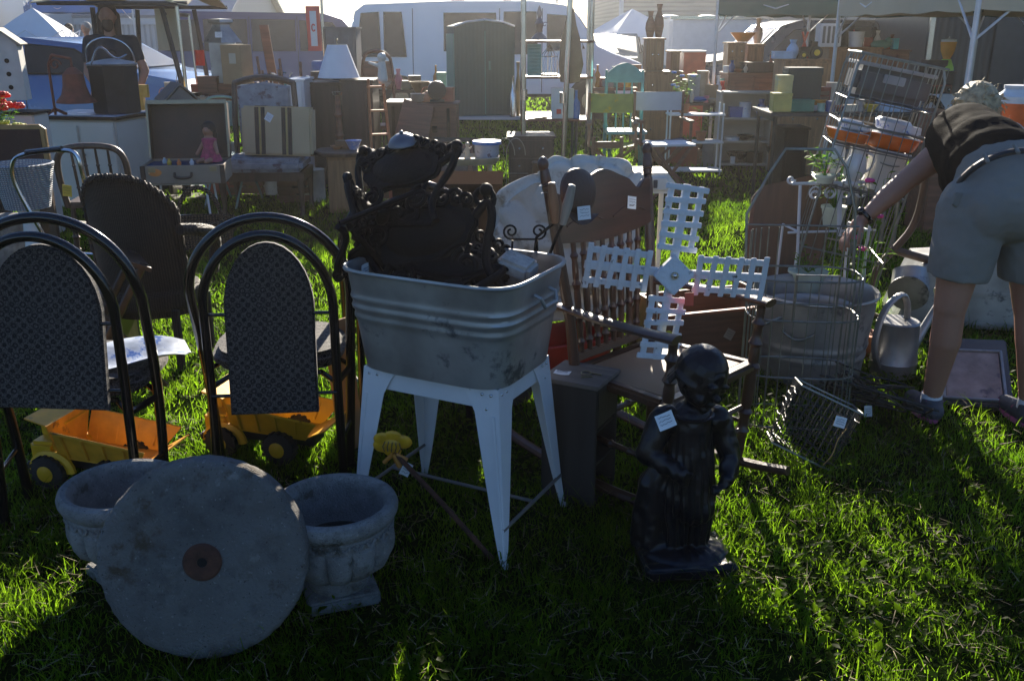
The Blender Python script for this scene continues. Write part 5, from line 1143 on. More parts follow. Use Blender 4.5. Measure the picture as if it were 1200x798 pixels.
# tan framed tray
t = thing('tan_trunk', 'tan leather bound dark display case at the left edge', 'case', (X(14, 6.6, .8), 6.6, 0), R(6))
b = B(); b.prism([(-.30, .60), (.22, .60), (.24, .63), (.24, .90), (.2, .93), (-.30, .93)], -.02, .02, bev=.01); part('frame', b, M('tan_leather', (.34, .2, .07), .5, c2=(.15, .08, .03), amt=.3), t)
b = B(); b.box((-.04, -.022, .765), (.49, .01, .27), bev=.003); part('dark_panel', b, M('maroon_felt', (.035, .012, .012), .8), t)
for s in (-1, 1): b = B(); b.box((s*.15, .12, .30), (.05, .05, .6)); b.box((s*.15, 0, .58), (.05, .3, .03)); part('leg', b, brown, t)
# tree stump
b = B(); b.lathe([(0, .0), (.14, .0), (.115, .06), (.1, .2), (.1, .50), (.095, .51), (0, .51)], 30, mod=lambda a, z, k: 1+.06*sin(a*5)+.04*sin(a*13+z*9)); solo('stump', b, M('bark_grey', (.16, .15, .14), .9, var=.5, sc=20, bump=1), 'grey bark covered stump at the left edge under the wicker planter', 'stump', (X(3, 5.4, .3), 5.5, 0))
# birdhouse
wood_w = M('weathered_white', (.55, .54, .5), .8, var=.1, sc=12, c2=(.25, .22, .18), amt=.3)
t = thing('birdhouse', 'tall white birdhouse with three round holes at the left edge', 'birdhouse', (X(2, 7.6, 1.2), 7.7, .0), R(12))
b = B(); b.prism([(-.10, 1.02), (.13, 1.02), (.12, 1.44), (.0, 1.55), (-.10, 1.44)], -.08, .08, bev=.003); part('wall', b, wood_w, t)
b = B(); b.box((.07, 0, 1.50), (.20, .22, .015), (0, R(38), 0)); b.box((-.06, 0, 1.50), (.16, .22, .015), (0, -R(38), 0)); part('roof', b, M('shingle_tan', (.36, .33, .27), .8), t)
for z in (1.12, 1.22, 1.32): b = B(); b.cyl((.03, -.083, z), (.03, -.078, z), .018); part('hole', b, iron, t)
b = B(); b.cyl((0, 0, 0), (0, 0, 1.02), .03); part('post', b, wood_w, t)
# flowers
redf = M('red_petals', (.65, .01, .012), .6, var=.3, bump=0); yelf = M('yellow_green_petals', (.45, .5, .05), .6, bump=0)
t = thing('white_cooler', 'white box behind the red flowers at the left edge', 'box', (X(26, 7.3, .9), 7.4, 0)); b = B(); b.box((0, 0, .47), (.20, .25, .94), bev=.01); part('box', b, offw, t); b = B(); b.box((0, 0, .95), (.23, .28, .02)); part('lid', b, iron, t)
plant('bunch of bright red flowers in a pot above the tan case', (X(8, 6.9, .9), 6.8, .74), .26, 30, clay, .15, (28, redf, .036), .05, (.08, .14))
solo('plant_shelf', (lambda b: (b.box((0, 0, .72), (.4, .22, .03)), b.box((-.17, 0, .35), (.03, .2, .7)), b.box((.17, 0, .35), (.03, .2, .7)), b)[-1])(B()), brown, 'small dark table behind the tan case holding flower pots', 'table', (X(12, 6.9, .9), 6.85, 0))
plant('small yellow green flowers in a pot beside the red bunch', (X(25, 6.9, .9), 6.78, .74), .12, 8, clay, .06, (6, yelf, .035), .04, (.05, .08))
# open suitcase with doll
scy = 7.25; scx = X(213, 7.1, .5)
t = thing('metal_stool', 'pale metal stool with thin legs under the open suitcase', 'stool', (scx-.05, scy, 0), R(6))
for x in (-.2, .2):
    for y in (-.14, .14): b = B(); b.tube([(x*1.15, y*1.2, 0), (x, y, .44)], .009, 7); part('leg', b, trim, t)
b = B(); b.box((0, 0, .445), (.46, .34, .012)); b.tube([(-.22, -.16, .15), (.22, -.16, .15), (.22, .16, .15), (-.22, .16, .15)], .006, 6, closed=True); part('seat', b, trim, t)
sb = M('suitcase_tan', (.27, .22, .17), .6, var=.1, bsc=120, bump=.2); sdk = M('suitcase_brown', (.06, .035, .025), .6)
t = thing('open_suitcase', 'open tan suitcase with dark lid and blue lining on a metal stool', 'suitcase', (scx, scy, .452), R(9))
b = B(); W, D, hh = .60, .42, .14
b.box((0, 0, .006), (W, D, .012))
for s in (-1, 1): b.box((0, s*(D/2-.006), hh/2), (W, .012, hh), bev=.004); b.box((s*(W/2-.006), 0, hh/2), (.012, D-.026, hh))
part('base', b, sb, t)
b = B(); b.box((0, 0, .075), (W-.03, D-.03, .10)); part('lining', b, M('navy_lining', (.012, .03, .09), .8), t)
b = B(); b.at((0, D/2, hh), (R(-10), 0, 0)); b.box((0, .06, .21), (W, .012, .42), bev=.004)
for s in (-1, 1): b.box((s*(W/2-.006), .0, .21), (.012, .11, .42))
b.box((0, 0, .42), (W, .12, .012)); part('lid', b, sdk, t)
b = B(); b.at((0, D/2, hh), (R(-10), 0, 0)); b.box((0, -.058, .425), (W, .012, .03)); b.box((W/2-.005, -.058, .21), (.016, .012, .42)); b.box((-W/2+.005, -.058, .21), (.016, .012, .42)); part('lid_edge', b, M('brass_edge', (.3, .26, .18), .4, .5), t)
b = B(); b.tube(smoothpts([(-.06, -D/2, .085), (-.06, -D/2-.03, .05), (.06, -D/2-.03, .05), (.06, -D/2, .085)]), .010); part('handle', b, sdk, t)
for x in (-.22, .22): b = B(); b.box((x, -D/2-.004, .11), (.05, .01, .035)); part('latch', b, M('brass_key', (0, 0, 0)), t)
b = B(); b.at((-.2, -D/2-.002, .09), (R(90), 0, 0)); b.lathe([(0, 0), (.04, 0), (.04, .003), (0, .003)], 24, sx=1.2, sy=.7); part('sticker', b, M('orange_sticker', (.6, .22, .05), .5, c2=(.6, .5, .3), amt=.5, c2sc=30), t)
for x in (-.285, .285): b = B(); b.box((x, -D/2+.0, hh/2), (.035, .018, hh)); part('corner', b, sdk, t)
t = thing('doll', 'dark haired doll in a pink dress sitting in the open suitcase', 'doll', (scx+.16, scy+.08, .585), R(-10))
b = B(); b.caps((0, 0, .05), (0, 0, .17), .05, .04, 14); b.caps((-.04, -.0, .15), (-.08, -.06, .06), .018, .013, 8); b.caps((.04, 0, .15), (.09, -.06, .07), .018, .013, 8)
for s in (-1, 1): b.caps((s*.025, -.02, .02), (s*.035, -.15, .015), .022, .016, 8)
b.ell((0, 0, .235), (.043, .045, .052)); b.ell((0, -.045, .23), (.006, .008, .007)); part('body', fuse(b, .0055, 2), skin, t)
b = B(); b.lathe([(.085, .0), (.08, .02), (.05, .10), (.055, .17), (.02, .19), (0, .19)], 20, mod=lambda a, z, k: 1+.06*sin(a*8)); part('dress', b, M('pink_cloth', (.38, .05, .12), .8, var=.4, sc=30), t)
b = B(); b.ell((0, .012, .25), (.055, .052, .055)); b.ell((0, .03, .2), (.055, .035, .06)); part('hair', b, M('doll_hair', (.02, .012, .01), .7), t)
for k, (dx, dy, cc) in enumerate(((-.1, -.1, (.6, .4, .05)), (-.02, -.12, (.7, .2, .05)), (.07, -.1, (.6, .6, .62)), (-.16, -.03, (.4, .5, .55)))):
    b = B(); b.lathe([(0, 0), (.015, 0), (.018, .02), (.008, .035), (.008, .045), (0, .045)], 12); solo('perfume_bottle', b, M('bottle_%d' % k, cc, .25, bump=0), ['small yellow bottle in the open suitcase', 'small orange bottle in the open suitcase', 'small white bottle in the open suitcase nearest the doll', 'small pale bottle at the left inside the open suitcase'][k], 'bottle', (scx+dx, scy+dy, .582), group='little bottles in the suitcase')
# woven basket with handle
bask = wave_mat('woven_basket', (.16, .10, .06), (.03, .018, .012), 16, .8, 'Z', 2.5, 1.0, two=('X', 14))
t = thing('woven_basket', 'dark woven splint basket with hoop handle on the grass', 'basket', (X(245, 7.1, .15), 6.9, 0), R(10))
b = B(); b.lathe([(0, 0), (.85, 0), (.95, .1), (1, .2), (1.02, .21), (.97, .215), (.9, .1), (0, .02)], 60, sx=.24, sy=.17, sq=3, mod=lambda a, z, k: 1+.02*(1 if int(a*9.5) % 2 else -1)); part('body', b, bask, t)
b = B(); b.tube(arc(0, .18, .16, .27, 0, 180, 18), .012, 8, flat=1.4); part('handle', b, bask, t)
b = B(); b.tube([(x*.245, y*.175, .21) for x, y in rr(1, 1, 30, 3)], .012, 7, closed=True); part('rim', b, bask, t)
# mint metal chair behind
mint = M('mint_paint', (.22, .34, .31), .5, var=.1)
t = thing('mint_chair', 'pale mint metal folding chair beside the open suitcase', 'chair', (X(252, 8.4, .6), 8.8, 0), R(-8))
b = B(); b.tube(smoothpts([(-.16, .3, 0), (-.16, .0, .45), (-.17, -.06, .9), (-.12, -.07, .98), (.12, -.07, .98), (.17, -.06, .9), (.16, 0, .45), (.16, .3, 0)]), .011); b.tube([(-.15, -.3, 0), (-.15, .1, .5)], .01); b.tube([(.15, -.3, 0), (.15, .1, .5)], .01); part('frame', b, mint, t)
b = B(); b.sheet(lambda u, v: (-.15+.3*u, -.05-.02*v-.03*sin(pi*u), .72+.22*v), 6, 4, .006); part('backrest', b, mint, t); b = B(); b.box((0, -.08, .46), (.33, .34, .015), bev=.006); part('seat', b, mint, t)
# upholstered chair
flor = M('floral_tapestry', (.25, .27, .31), .85, var=.25, sc=14, c2=(.14, .10, .11), amt=.5, c2sc=11, bump=.3, bsc=120)
ucx, ucy = X(303, 8.3, .6), 8.35
t = thing('upholstered_chair', 'wooden framed chair with faded floral upholstery holding the striped suitcase', 'chair', (ucx, ucy, 0), R(3))
b = B()
for s in (-1, 1): b.tube([(s*.27, .3, .38), (s*.275, .34, .8), (s*.26, .38, 1.1)], .026, 8)
b.tube(smoothpts([(-.27, .38, 1.09), (-.15, .38, 1.13), (0, .385, 1.15), (.15, .38, 1.13), (.27, .38, 1.09)]), .028, 8); b.tube([(-.26, .32, .56), (.26, .32, .56)], .02); part('back_frame', b, brown, t)
b = B(); b.prism([(-.24, .56), (.24, .56), (.235, 1.07), (0, 1.11), (-.235, 1.07)], .325, .37, bev=.02); part('back_cushion', b, flor, t)
b = B(); b.box((.04, .03, .435), (.70, .54, .11), bev=.045); part('seat_cushion', b, flor, t)
b = B(); b.box((.04, -.23, .345), (.72, .03, .075)); b.box((.04, .29, .345), (.72, .03, .075))
for s in (-1, 1): b.box((.04+s*.35, .03, .345), (.03, .5, .075))
part('seat_rail', b, brown, t)
for x in (-.30, .37):
    for y in (-.22, .28): b = B(); b.tube([(x, y, .33), (x, y-.01, .25), (x, y+.005, .1), (x, y-.02, 0)], [.035, .03, .018, .022], 10); part('leg', b, brown, t)
# striped suitcase
t = thing('striped_suitcase', 'tan suitcase with four dark stripes standing on the upholstered chair', 'suitcase', (ucx+.16, ucy+.02, .492), rot=(R(-6), R(1), R(-3)))
tanf = M('tan_canvas', (.50, .38, .23), .75, var=.08, sc=5, bump=.2, bsc=150)
b = B(); b.box((0, 0, .215), (.62, .16, .42), bev=.02); part('shell', b, tanf, t)
for x in (-.17, -.115, .065, .12): b = B(); b.box((x, -.0815, .215), (.034, .004, .40), bev=0); b.box((x, 0, .4265), (.034, .14, .004), bev=0); part('stripe', b, M('stripe_black', (.025, .02, .022), .7), t)
for x in (-.143, .092): b = B(); b.box((x, -.0815, .215), (.012, .003, .40), bev=0); part('stripe', b, M('stripe_gold', (.45, .34, .12), .7), t)
label_tag(t, (-.06, -.088, .33), (0, R(30), 0), .06, .07)
# octagon end table
t = thing('end_table', 'oak end table with dark octagonal top beside the wardrobe', 'table', (X(400, 8.3, .4), 8.45, 0), R(12))
b = B(); b.lathe([(0, .5), (.27, .5), (.28, .515), (.28, .53), (.27, .54), (0, .54)], 8); part('top', b, brown, t)
b = B(); b.box((0, 0, .25), (.3, .3, .498), bev=.006); part('cabinet', b, oak, t)
b = B(); b.box((-.0, -.155, .25), (.25, .012, .42)); part('door', b, oak, t)
b = B(); b.lathe([(0, 0), (.035, 0), (.07, .075), (.075, .08), (.065, .078), (.03, .01), (0, .01)], 28); solo('blue_bowl', b, M('blue_white_china', (.2, .3, .6), .3, c2=(.6, .65, .7), amt=.5, c2sc=20, bump=0), 'blue and white china bowl on the octagonal end table', 'bowl', (X(413, 8.4, .6), 8.45, .541))
# side table with wavy pale top
t = thing('side_table', 'small pale table with wavy scalloped top and thin metal legs', 'table', (X(550, 7.1, .5), 7.3, 0), R(5))
b = B(); b.lathe([(0, .575), (.9, .575), (1.0, .60), (1.03, .625), (1, .63), (.92, .605), (0, .60)], 60, sx=.22, sy=.16, sq=3, mod=lambda a, z, k: 1+.02*sin(a*10)); part('tray_top', b, M('pale_brass', (.4, .36, .27), .35, .4), t)
for x in (-.15, .15):
    for y in (-.1, .1): b = B(); b.tube([(x*1.1, y*1.1, 0), (x, y, .575)], .011, 8); part('leg', b, M('pale_brass', (0, 0, 0)), t)
t = thing('figurine', 'small cream figurine standing on the scalloped side table', 'figurine', (X(547, 7.2, .7), 7.3, .606)); b = B(); b.caps((0, 0, .02), (0, 0, .08), .022, .016, 10); b.ell((0, 0, .11), .018); b.caps((-.015, 0, .075), (-.03, -.01, .05), .007, .006, 8); b.caps((.015, 0, .075), (.03, -.01, .09), .007, .006, 8); b.cyl((0, 0, 0), (0, 0, .012), .028); part('body', fuse(b, .004, 1), M('cream_ceramic', (.55, .42, .28), .4), t)
t = thing('glass_jar', 'large glass jar with a bright blue lid on the side table', 'jar', (X(570, 7.3, .7), 7.42, .606)); b = B(); b.lathe([(0, 0), (.085, 0), (.095, .02), (.098, .10), (.1, .105), (0, .105)], 28); part('jar', b, M('cloudy_glass', (.35, .38, .45), .2, c2=(.15, .12, .15), amt=.5, c2sc=30, bump=0), t); b = B(); b.lathe([(.112, .1), (.115, .115), (.11, .125), (0, .128)], 28); part('lid', b, M('blue_lid', (.03, .16, .5), .35, bump=0), t)
# ------------------------------------------------------------ clutter and furniture further back
darkw = wood('near_black_wood', (.04, .028, .024), .5, 2); redw = wood('reddish_wood', (.16, .065, .04), .5, 0); pinew = wood('pine', (.36, .2, .1), .6, 2); beigew = M('beige_laminate', (.46, .42, .35), .6, var=.06); whitem = M('white_plain', (.6, .62, .66), .55, var=.05, bump=0)
cardb = M('cardboard', (.34, .23, .13), .85, var=.08); greenm = M('green_grey_paint', (.07, .13, .125), .6, var=.12); greym = M('grey_board', (.12, .125, .135), .7)
def table(name, label, px0, px1, Y, z, d=.6, mat=None, lm=None, rz=0, group=None):
    x0, x1 = X(px0, Y, z), X(px1, Y, z); W = x1-x0; t = thing(name, label, 'table', ((x0+x1)/2, Y+d/2, 0), rz, group)
    b = B(); b.box((0, 0, z-.015), (W, d, .03)); part('table_top', b, mat or whitem, t)
    for sx in (-1, 1):
        for sy in (-1, 1): b = B(); b.tube([(sx*(W/2-.06), sy*(d/2-.06), 0), (sx*(W/2-.06), sy*(d/2-.06), z-.03)], .017, 8); part('leg', b, lm or chrome, t)
    b = B()
    for sx in (-1, 1): b.box((sx*(W/2-.06), 0, z-.06), (.02, d-.1, .04))
    part('apron', b, lm or chrome, t); return t
def chest(name, label, cat, px0, px1, pyt, Y, z0, d, mat, drawers=0, doors=0, knob=True, rz=0, top=None, group=None, lid=False, feet=False):
    x0, x1 = X(px0, Y, z0+.3), X(px1, Y, z0+.3); W = x1-x0; h = Z(pyt, Y)-z0; f0 = .05 if feet else 0
    t = thing(name, label, cat, ((x0+x1)/2, Y+d/2, z0), rz, group); b = B(); b.box((0, 0, f0+(h-f0-.02)/2), (W-.02, d-.02, h-f0-.02), bev=.006); part('carcass', b, mat, t)
    b = B(); b.box((0, 0, h-.01), (W+.012, d+.012, .02), bev=.005); part('lid' if lid else 'top', b, top or mat, t)
    if feet:
        for sx in (-1, 1):
            for sy in (-1, 1): b = B(); b.box((sx*(W/2-.04), sy*(d/2-.04), .025), (.05, .05, .05)); part('foot', b, mat, t)
    for k in range(drawers):
        hh = (h-f0-.05)/drawers; z = f0+.02+hh*(k+.5); b = B(); b.box((0, -d/2+.001, z), (W-.06, .018, hh-.02), bev=.004); dr = part('drawer', b, mat, t)
        if knob:
            b = B()
            for s in (-1, 1): b = B(); b.ell((s*W*.25, -d/2-.015, z), .012, n=8); part('knob', b, chrome, dr)
    for k in range(doors):
        ww_ = (W-.04)/doors; x = -W/2+.02+ww_*(k+.5); b = B(); b.box((x, -d/2+.001, f0+(h-f0)/2), (ww_-.02, .018, h-f0-.08), bev=.004); b.box((x, -d/2-.01, f0+(h-f0)/2), (ww_-.12, .012, h-f0-.2), bev=.004); dr = part('door', b, mat, t)
        if knob: b = B(); b.ell((x+(ww_/2-.035)*(1 if k % 2 == 0 else -1), -d/2-.02, f0+h*.5), .012, n=8); part('knob', b, chrome, dr)
    if lid: b = B(); b.box((0, -d/2-.004, h*.72), (.05, .012, .06)); b.box((-W*.3, -d/2-.004, h*.6), (.03, .012, h*.7)); b.box((W*.3, -d/2-.004, h*.6), (.03, .012, h*.7)); part('hasp', b, iron, t)
    return t
# wardrobes with lamp
w1 = chest('wardrobe', 'white and dark wardrobe standing left of the other under the lamp', 'wardrobe', 364, 404, 97, 9.6, 0, .5, darkw, doors=1, feet=True)
w2 = chest('wardrobe', 'dark wooden wardrobe directly under the white lampshade', 'wardrobe', 403, 441, 94, 9.45, 0, .5, darkw, doors=1, feet=True)
chest('white_side_cabinet', 'narrow white cabinet behind the floral chair', 'cabinet', 341, 363, 93, 9.3, 0, .45, whitem, doors=1)
t = thing('table_lamp', 'table lamp with large white cone shade on top of the wardrobe', 'lamp', (X(396, 9.6, 1.2), 9.62, Z(94.5, 9.5)))
b = B(); b.lathe([(0, 0), (.06, 0), (.065, .015), (.02, .03), (.025, .08), (.012, .1), (.012, .12), (0, .12)], 20); part('base', b, iron, t)
b = B(); b.lathe([(.205, .02), (.095, .33), (.09, .33), (.2, .02)], 36); part('lamp_shade', b, M('lamp_shade_white', (.66, .69, .76), .8, bump=0, var=.03), t)
b = B(); b.tube([(0, 0, .1), (0, 0, .37)], .004); b.ell((0, 0, .375), .01); b.tube([(-.09, 0, .33), (.09, 0, .33)], .003); part('harp', b, M('brass_key', (0, 0, 0)), t)
t = thing('candlestick', 'tall turned wooden candle stand in front of the dark wardrobe', 'candle stand', (X(397, 9.0, .6), 9.05, 0)); bm, m = turned((0, 0, .03), (0, 0, .98), .03, beads=(.2, .4, .6, .8)); b = B(); b.merge(bm, m); b.lathe([(0, 0), (.12, 0), (.12, .02), (.03, .05), (0, .05)], 20); part('stem', b, redw, t); b = B(); b.lathe([(0, .97), (.04, .97), (.05, 1.0), (0, 1.0)], 16); part('cup', b, chrome, t)
chest('grey_cabinet', 'plain grey panelled cabinet behind the lamp', 'cabinet', 388, 424, 32, 10.6, 0, .4, greym, doors=2)
t = thing('brown_chair', 'brown curved back chair by the open doors of the white van', 'chair', (X(440, 10.6, .9), 10.8, 0), R(10)); b = B(); b.tube(smoothpts([(-.17, 0, .0), (-.17, 0, .9), (-.15, 0, 1.28), (-.05, 0, 1.33), (.1, 0, 1.32), (.18, 0, 1.2), (.18, 0, 0)]), .018); part('frame', b, redw, t); b = B(); b.box((0, 0, 1.12), (.3, .02, .2)); part('backrest', b, redw, t); b = B(); b.box((0, .2, .5), (.36, .4, .04)); part('seat', b, redw, t)
# left back table with lanterns, boxes
table('folding_table', 'long folding table behind the floral chair with boxes and lantern', 186, 345, 9.9, .82, .9, darkw, chrome)
tz = .822
def on(px, Y=10.2, z=tz): return (X(px, Y, z+.1), Y, z)
t = thing('barn_lantern', 'galvanised poultry lantern house with peaked roof on the folding table', 'lantern', on(266, 10.3), R(12)); s_ = S(1, 10.3, 1)
b = B(); b.box((0, 0, .30), (.26, .22, .60)); part('body', b, galv, t); b = B(); b.lathe([(.20, .60), (.10, .74), (.09, .76), (.09, .78), (.13, .80), (.12, .83), (0, .84)], 4, sy=.85); part('roof', b, galv, t); label_tag(t, (-.02, -.15, .68), (R(-20), 0, 0), .07, .06)
t = thing('cardboard_box', 'open cardboard box standing beside the galvanised lantern', 'box', on(281, 10.05, tz), R(-20)); b = B(); b.box((0, 0, .19+.0), (.24, .2, .385), bev=.004); part('carton', b, cardb, t); b = B(); b.box((0, 0, .388), (.05, .2, .004)); b.box((.02, -.102, .25), (.08, .004, .1)); part('tape', b, beigew, t)
t.location.z = tz+.20
t = thing('white_box', 'white cardboard box at the front of the folding table', 'box', on(291, 9.98), R(5)); b = B(); b.box((0, 0, .095), (.27, .2, .187), bev=.004); part('box', b, whitem, t); b = B(); b.box((0, 0, .192), (.28, .21, .012)); part('lid', b, whitem, t)
solo('wooden_block', (lambda b: b.box((0, 0, .1), (.3, .24, .197)))(B()), redw, 'reddish wooden box under the cardboard box on the folding table', 'wooden box', on(268, 10.2), R(-20))
for px, w_, h_, mt, lb in ((246, .2, .26, redw, 'tall reddish wooden box left of the galvanised lantern'), (256, .24, .09, redw, 'low pinkish wooden box in front of the tall reddish one'), (352, .26, .14, redw, 'brown wooden box behind the floral chair under the blue tin'), (222, .2, .10, iron, 'black tin box at the left of the folding table')):
    t = thing('small_box', lb, 'box', on(px, 10.05+(.1 if px in (246,) else -.02) if px != 352 else 10.3), R(random.uniform(-15, 15))); b = B(); b.box((0, 0, h_/2), (w_, .16, h_-.005), bev=.005); part('box', b, mt, t); b = B(); b.box((0, 0, h_+.003), (w_+.012, .17, .014)); part('lid', b, mt, t)
t = thing('blue_tin', 'blue metal tin by the red and white pennant', 'tin', (X(370, 10.3, 1.1), 10.6, .0)); b = B(); b.box((0, 0, .56), (.2, .16, 1.12)); part('stand', b, darkw, t); b = B(); b.box((0, -.02, 1.18), (.17, .12, .1), bev=.01); part('tin', b, M('blue_tin_paint', (.05, .12, .35), .4, bump=0), t)
# birdhouse grey on table + fence
t = thing('grey_birdhouse', 'small dark grey peaked birdhouse behind the open suitcase', 'birdhouse', (X(204, 9.0, .9), 9.1, 0), R(30)); b = B(); b.prism([(-.13, .72), (.13, .72), (.13, .93), (0, 1.05), (-.13, .93)], -.18, .18); part('wall', b, greym, t); b = B(); b.box((.085, 0, 1.0), (.23, .42, .014), (0, R(42), 0)); b.box((-.085, 0, 1.0), (.23, .42, .014), (0, -R(42), 0)); part('roof', b, greym, t); b = B(); b.tube([(0, 0, 0), (0, 0, .72)], .04); b.box((0, 0, .01), (.3, .3, .02)); part('post', b, darkw, t)
t = thing('hand_tools', 'bundle of old wooden handled tools leaning behind the floral chair', 'tools', (X(330, 9.9, 1), 9.80, 0)); b = B()
for k in range(7): b.tube([(-.1+.05*k, 0, 0), (-.25+.07*k+random.uniform(-.05, .05), .12, 1.18+random.uniform(-.1, .12))], .014, 7)
part('handles', b, redw, t); b = B()
for k in range(4): b.tube(scroll((-.1+.12*k, .12, 1.08), .06, .9, k), .008, 5)
part('iron_heads', b, chrome, t)
t = thing('wooden_ski', 'dark wooden ski standing upright against the minivan', 'ski', (X(317, 10.4, 1), 10.95, 0), 0); b = B(); b.sheet(lambda u, v: (-.05+.1*u-.17*v, .02*v, 1.60*v), 2, 12, .02); part('plank', b, redw, t)
# sign banner red + pole
t = thing('pennant_banner', 'narrow red and white hanging banner with a white oval in front of the minivan', 'banner', (X(366, 10.6, 1.5), 10.7, 0)); b = B(); b.tube([(0.10, 0, 0), (.10, 0, 2.0)], .015); b.tube([(-.1, 0, 1.86), (.12, 0, 1.86)], .01); part('pole', b, chrome, t)
b = B(); b.sheet(lambda u, v: (-.075+.15*u, .01*sin(v*6), 1.33+.46*v), 4, 8, .004); bn = part('cloth', b, M('banner_red', (.6, .12, .09), .7, bump=0), t)
b = B(); b.box((0, -.012, 1.56), (.07, .006, .36), bev=0); part('white_field', b, whitem, bn); b = B(); b.tube([(.018*cos(a), -.018, 1.57+.035*sin(a)) for a in np.linspace(.6, 5.7, 16)], .007, 6); part('mark', b, M('banner_red', (0, 0, 0)), bn)
t = thing('red_flag', 'small bright red cloth in front of the minivan rear window', 'cloth', (X(229, 10.5, 1.3), 10.6, 0)); b = B(); b.tube([(-.03, 0, 0), (-.06, 0, 1.7)], .012); part('pole', b, chrome, t); b = B(); b.sheet(lambda u, v: (-.04+.1*u, .015*sin(u*6+v*3), 1.18+.16*v), 4, 4, .004); part('cloth', b, M('bright_red', (.6, .03, .02), .7, bump=0), t)
t = thing('metal_pole', 'slim grey pole standing behind the grey birdhouse', 'pole', (X(209, 9.6, 1.5), 9.7, 0)); b = B(); b.tube([(0, 0, 0), (-.03, 0, 2.6)], .018); part('tube', b, chrome, t); b = B(); b.box((0, 0, .01), (.25, .25, .02)); b.cyl((0, 0, .8), (0, 0, .88), .04); part('base', b, galv, t)
# umbrella frame stall at left
t = thing('swing_frame', 'wooden framed stall with brown fabric roof over the man', 'stall frame', (X(128, 9.6, 1.8), 10.4, 0), R(4))
for x, y, dx in ((-.34, -.5, .05), (.36, -.6, .25), (-.2, .6, -.1), (.42, .55, .1)): b = B(); b.tube([(x*1.15+dx, y, 0), (x, y*.9, 1.76)], .025, 8); part('post', b, darkw, t)
b = B(); b.sheet(lambda u, v: (-.75+1.45*u, -.9+1.8*v, 1.80+.18*sin(pi*u)+.12*sin(pi*v)-.05*abs(sin(u*9))*(1-sin(pi*v))), 16, 8, .012); part('fabric_roof', b, beige_f, t)
b = B(); b.tube([(-.7, -.88, 1.79), (.7, -.88, 1.79)], .02); b.tube([(-.7, .88, 1.79), (.7, .88, 1.79)], .02); b.tube([(.36, -.5, 1.7), (.36, .5, 1.7)], .02); part('rail', b, darkw, t)
b = B(); b.sheet(lambda u, v: (.26+.22*u, -.45-.01*sin(u*8), 1.35+.40*v), 6, 4, .01); part('hanging_flap', b, beige_f, t)
# man behind
def standing(label, x, y, h, top, hairc, long=False, pose=0, simple=False):
    k = h/1.78; t = thing('person', label, 'person', (x, y, 0), pose)
    def v(a, b_, c): return Vector((a*k, b_*k, c*k))
    b = B()
    for s in (-1, 1): b.caps(v(s*.1, 0, .9), v(s*.11, -.0, .5), .085*k, .06*k); b.caps(v(s*.11, 0, .5), v(s*.11, .02, .08), .06*k, .04*k); b.caps(v(s*.11, 0, .04), v(s*.12, -.14, .04), .04*k, .035*k, 10)
    b.caps(v(0, 0, .95), v(0, 0, 1.3), .14*k, .16*k); b.caps(v(-.15, 0, 1.42), v(.15, 0, 1.42), .06*k, .06*k); b.caps(v(0, 0, 1.42), v(0, -.01, 1.58), .055*k, .05*k)
    b.ell(v(0, -.015, 1.66), (.075*k, .09*k, .11*k)); b.ell(v(0, -.11, 1.645), (.013*k, .016*k, .02*k)); b.ell(v(0, -.085, 1.60), (.03*k, .015*k, .01*k))
    for s in (-1, 1): b.ell(v(s*.076, 0, 1.65), (.01*k, .018*k, .028*k)); b.ell(v(s*.03, -.095, 1.675), (.014*k, .008*k, .008*k))
    arms = [(v(-.19, 0, 1.42), v(-.24, -.04, 1.13), v(-.15, -.22, 1.0)), (v(.19, 0, 1.42), v(.29, -.03, 1.15), v(.22, -.2, .93))]
    for i, (a_, e_, w_) in enumerate(arms):
        b.caps(a_, e_, .05*k, .04*k); b.caps(e_, w_, .04*k, .027*k)
        if not simple: hand(b, w_, v(.05 if i else -.02, -.1, -.08), v(1, 0, 0), k, .5, -1 if i else 1)
    bd = part('body', fuse(b, .009, 4), skin, t)
    b = B(); b.caps(v(0, 0, .93), v(0, 0, 1.3), .158*k, .178*k); b.caps(v(-.16, 0, 1.415), v(.16, 0, 1.415), .075*k, .075*k)
    for a_, e_, w_ in arms: b.caps(a_, a_.lerp(e_, .55), .068*k, .06*k)
    part('shirt', fuse(b, .010, 4, fold(.01, 8)), top, bd)
    b = B(); b.ell(v(0, 0, .93), (.165*k, .13*k, .12*k))
    for s in (-1, 1): b.caps(v(s*.1, 0, .9), v(s*.11, 0, .5), .10*k, .078*k); b.caps(v(s*.11, 0, .5), v(s*.11, .02, .12), .078*k, .062*k)
    part('trousers', fuse(b, .011, 4, fold(.008, 8)), M('dark_denim', (.03, .04, .07), .85), bd)
    b = B(); b.ell(v(0, .015, 1.70), (.088*k, .10*k, .10*k))
    if long: b.caps(v(-.07, .03, 1.66), v(-.08, .01, 1.46), .04*k, .03*k); b.caps(v(.07, .03, 1.66), v(.08, .01, 1.46), .04*k, .03*k); b.ell(v(0, .06, 1.55), (.09*k, .05*k, .14*k)); b.ell(v(0, -.07, 1.58), (.055*k, .04*k, .07*k)); 
    part('hair', fuse(b, .009, 2), M('hair_'+hairc, {'brown': (.07, .035, .02), 'grey': (.3, .28, .26), 'dark': (.03, .02, .015)}[hairc], .7, bump=.4), bd)
    for s in (-1, 1): b = B(); b.caps(v(s*.11, .03, .045), v(s*.12, -.14, .04), .046*k, .042*k, 12); part('shoe', fuse(b, .008, 2), blackt, bd)
    return t
navy = M('navy_shirt', (.015, .018, .03), .85, c2=(.12, .11, .1), amt=.12, c2sc=14)
standing('bearded long haired man in a dark t-shirt standing behind the white cabinet', X(128, 9.7, 1.4), 9.75, 1.80, navy, 'brown', True, R(14))
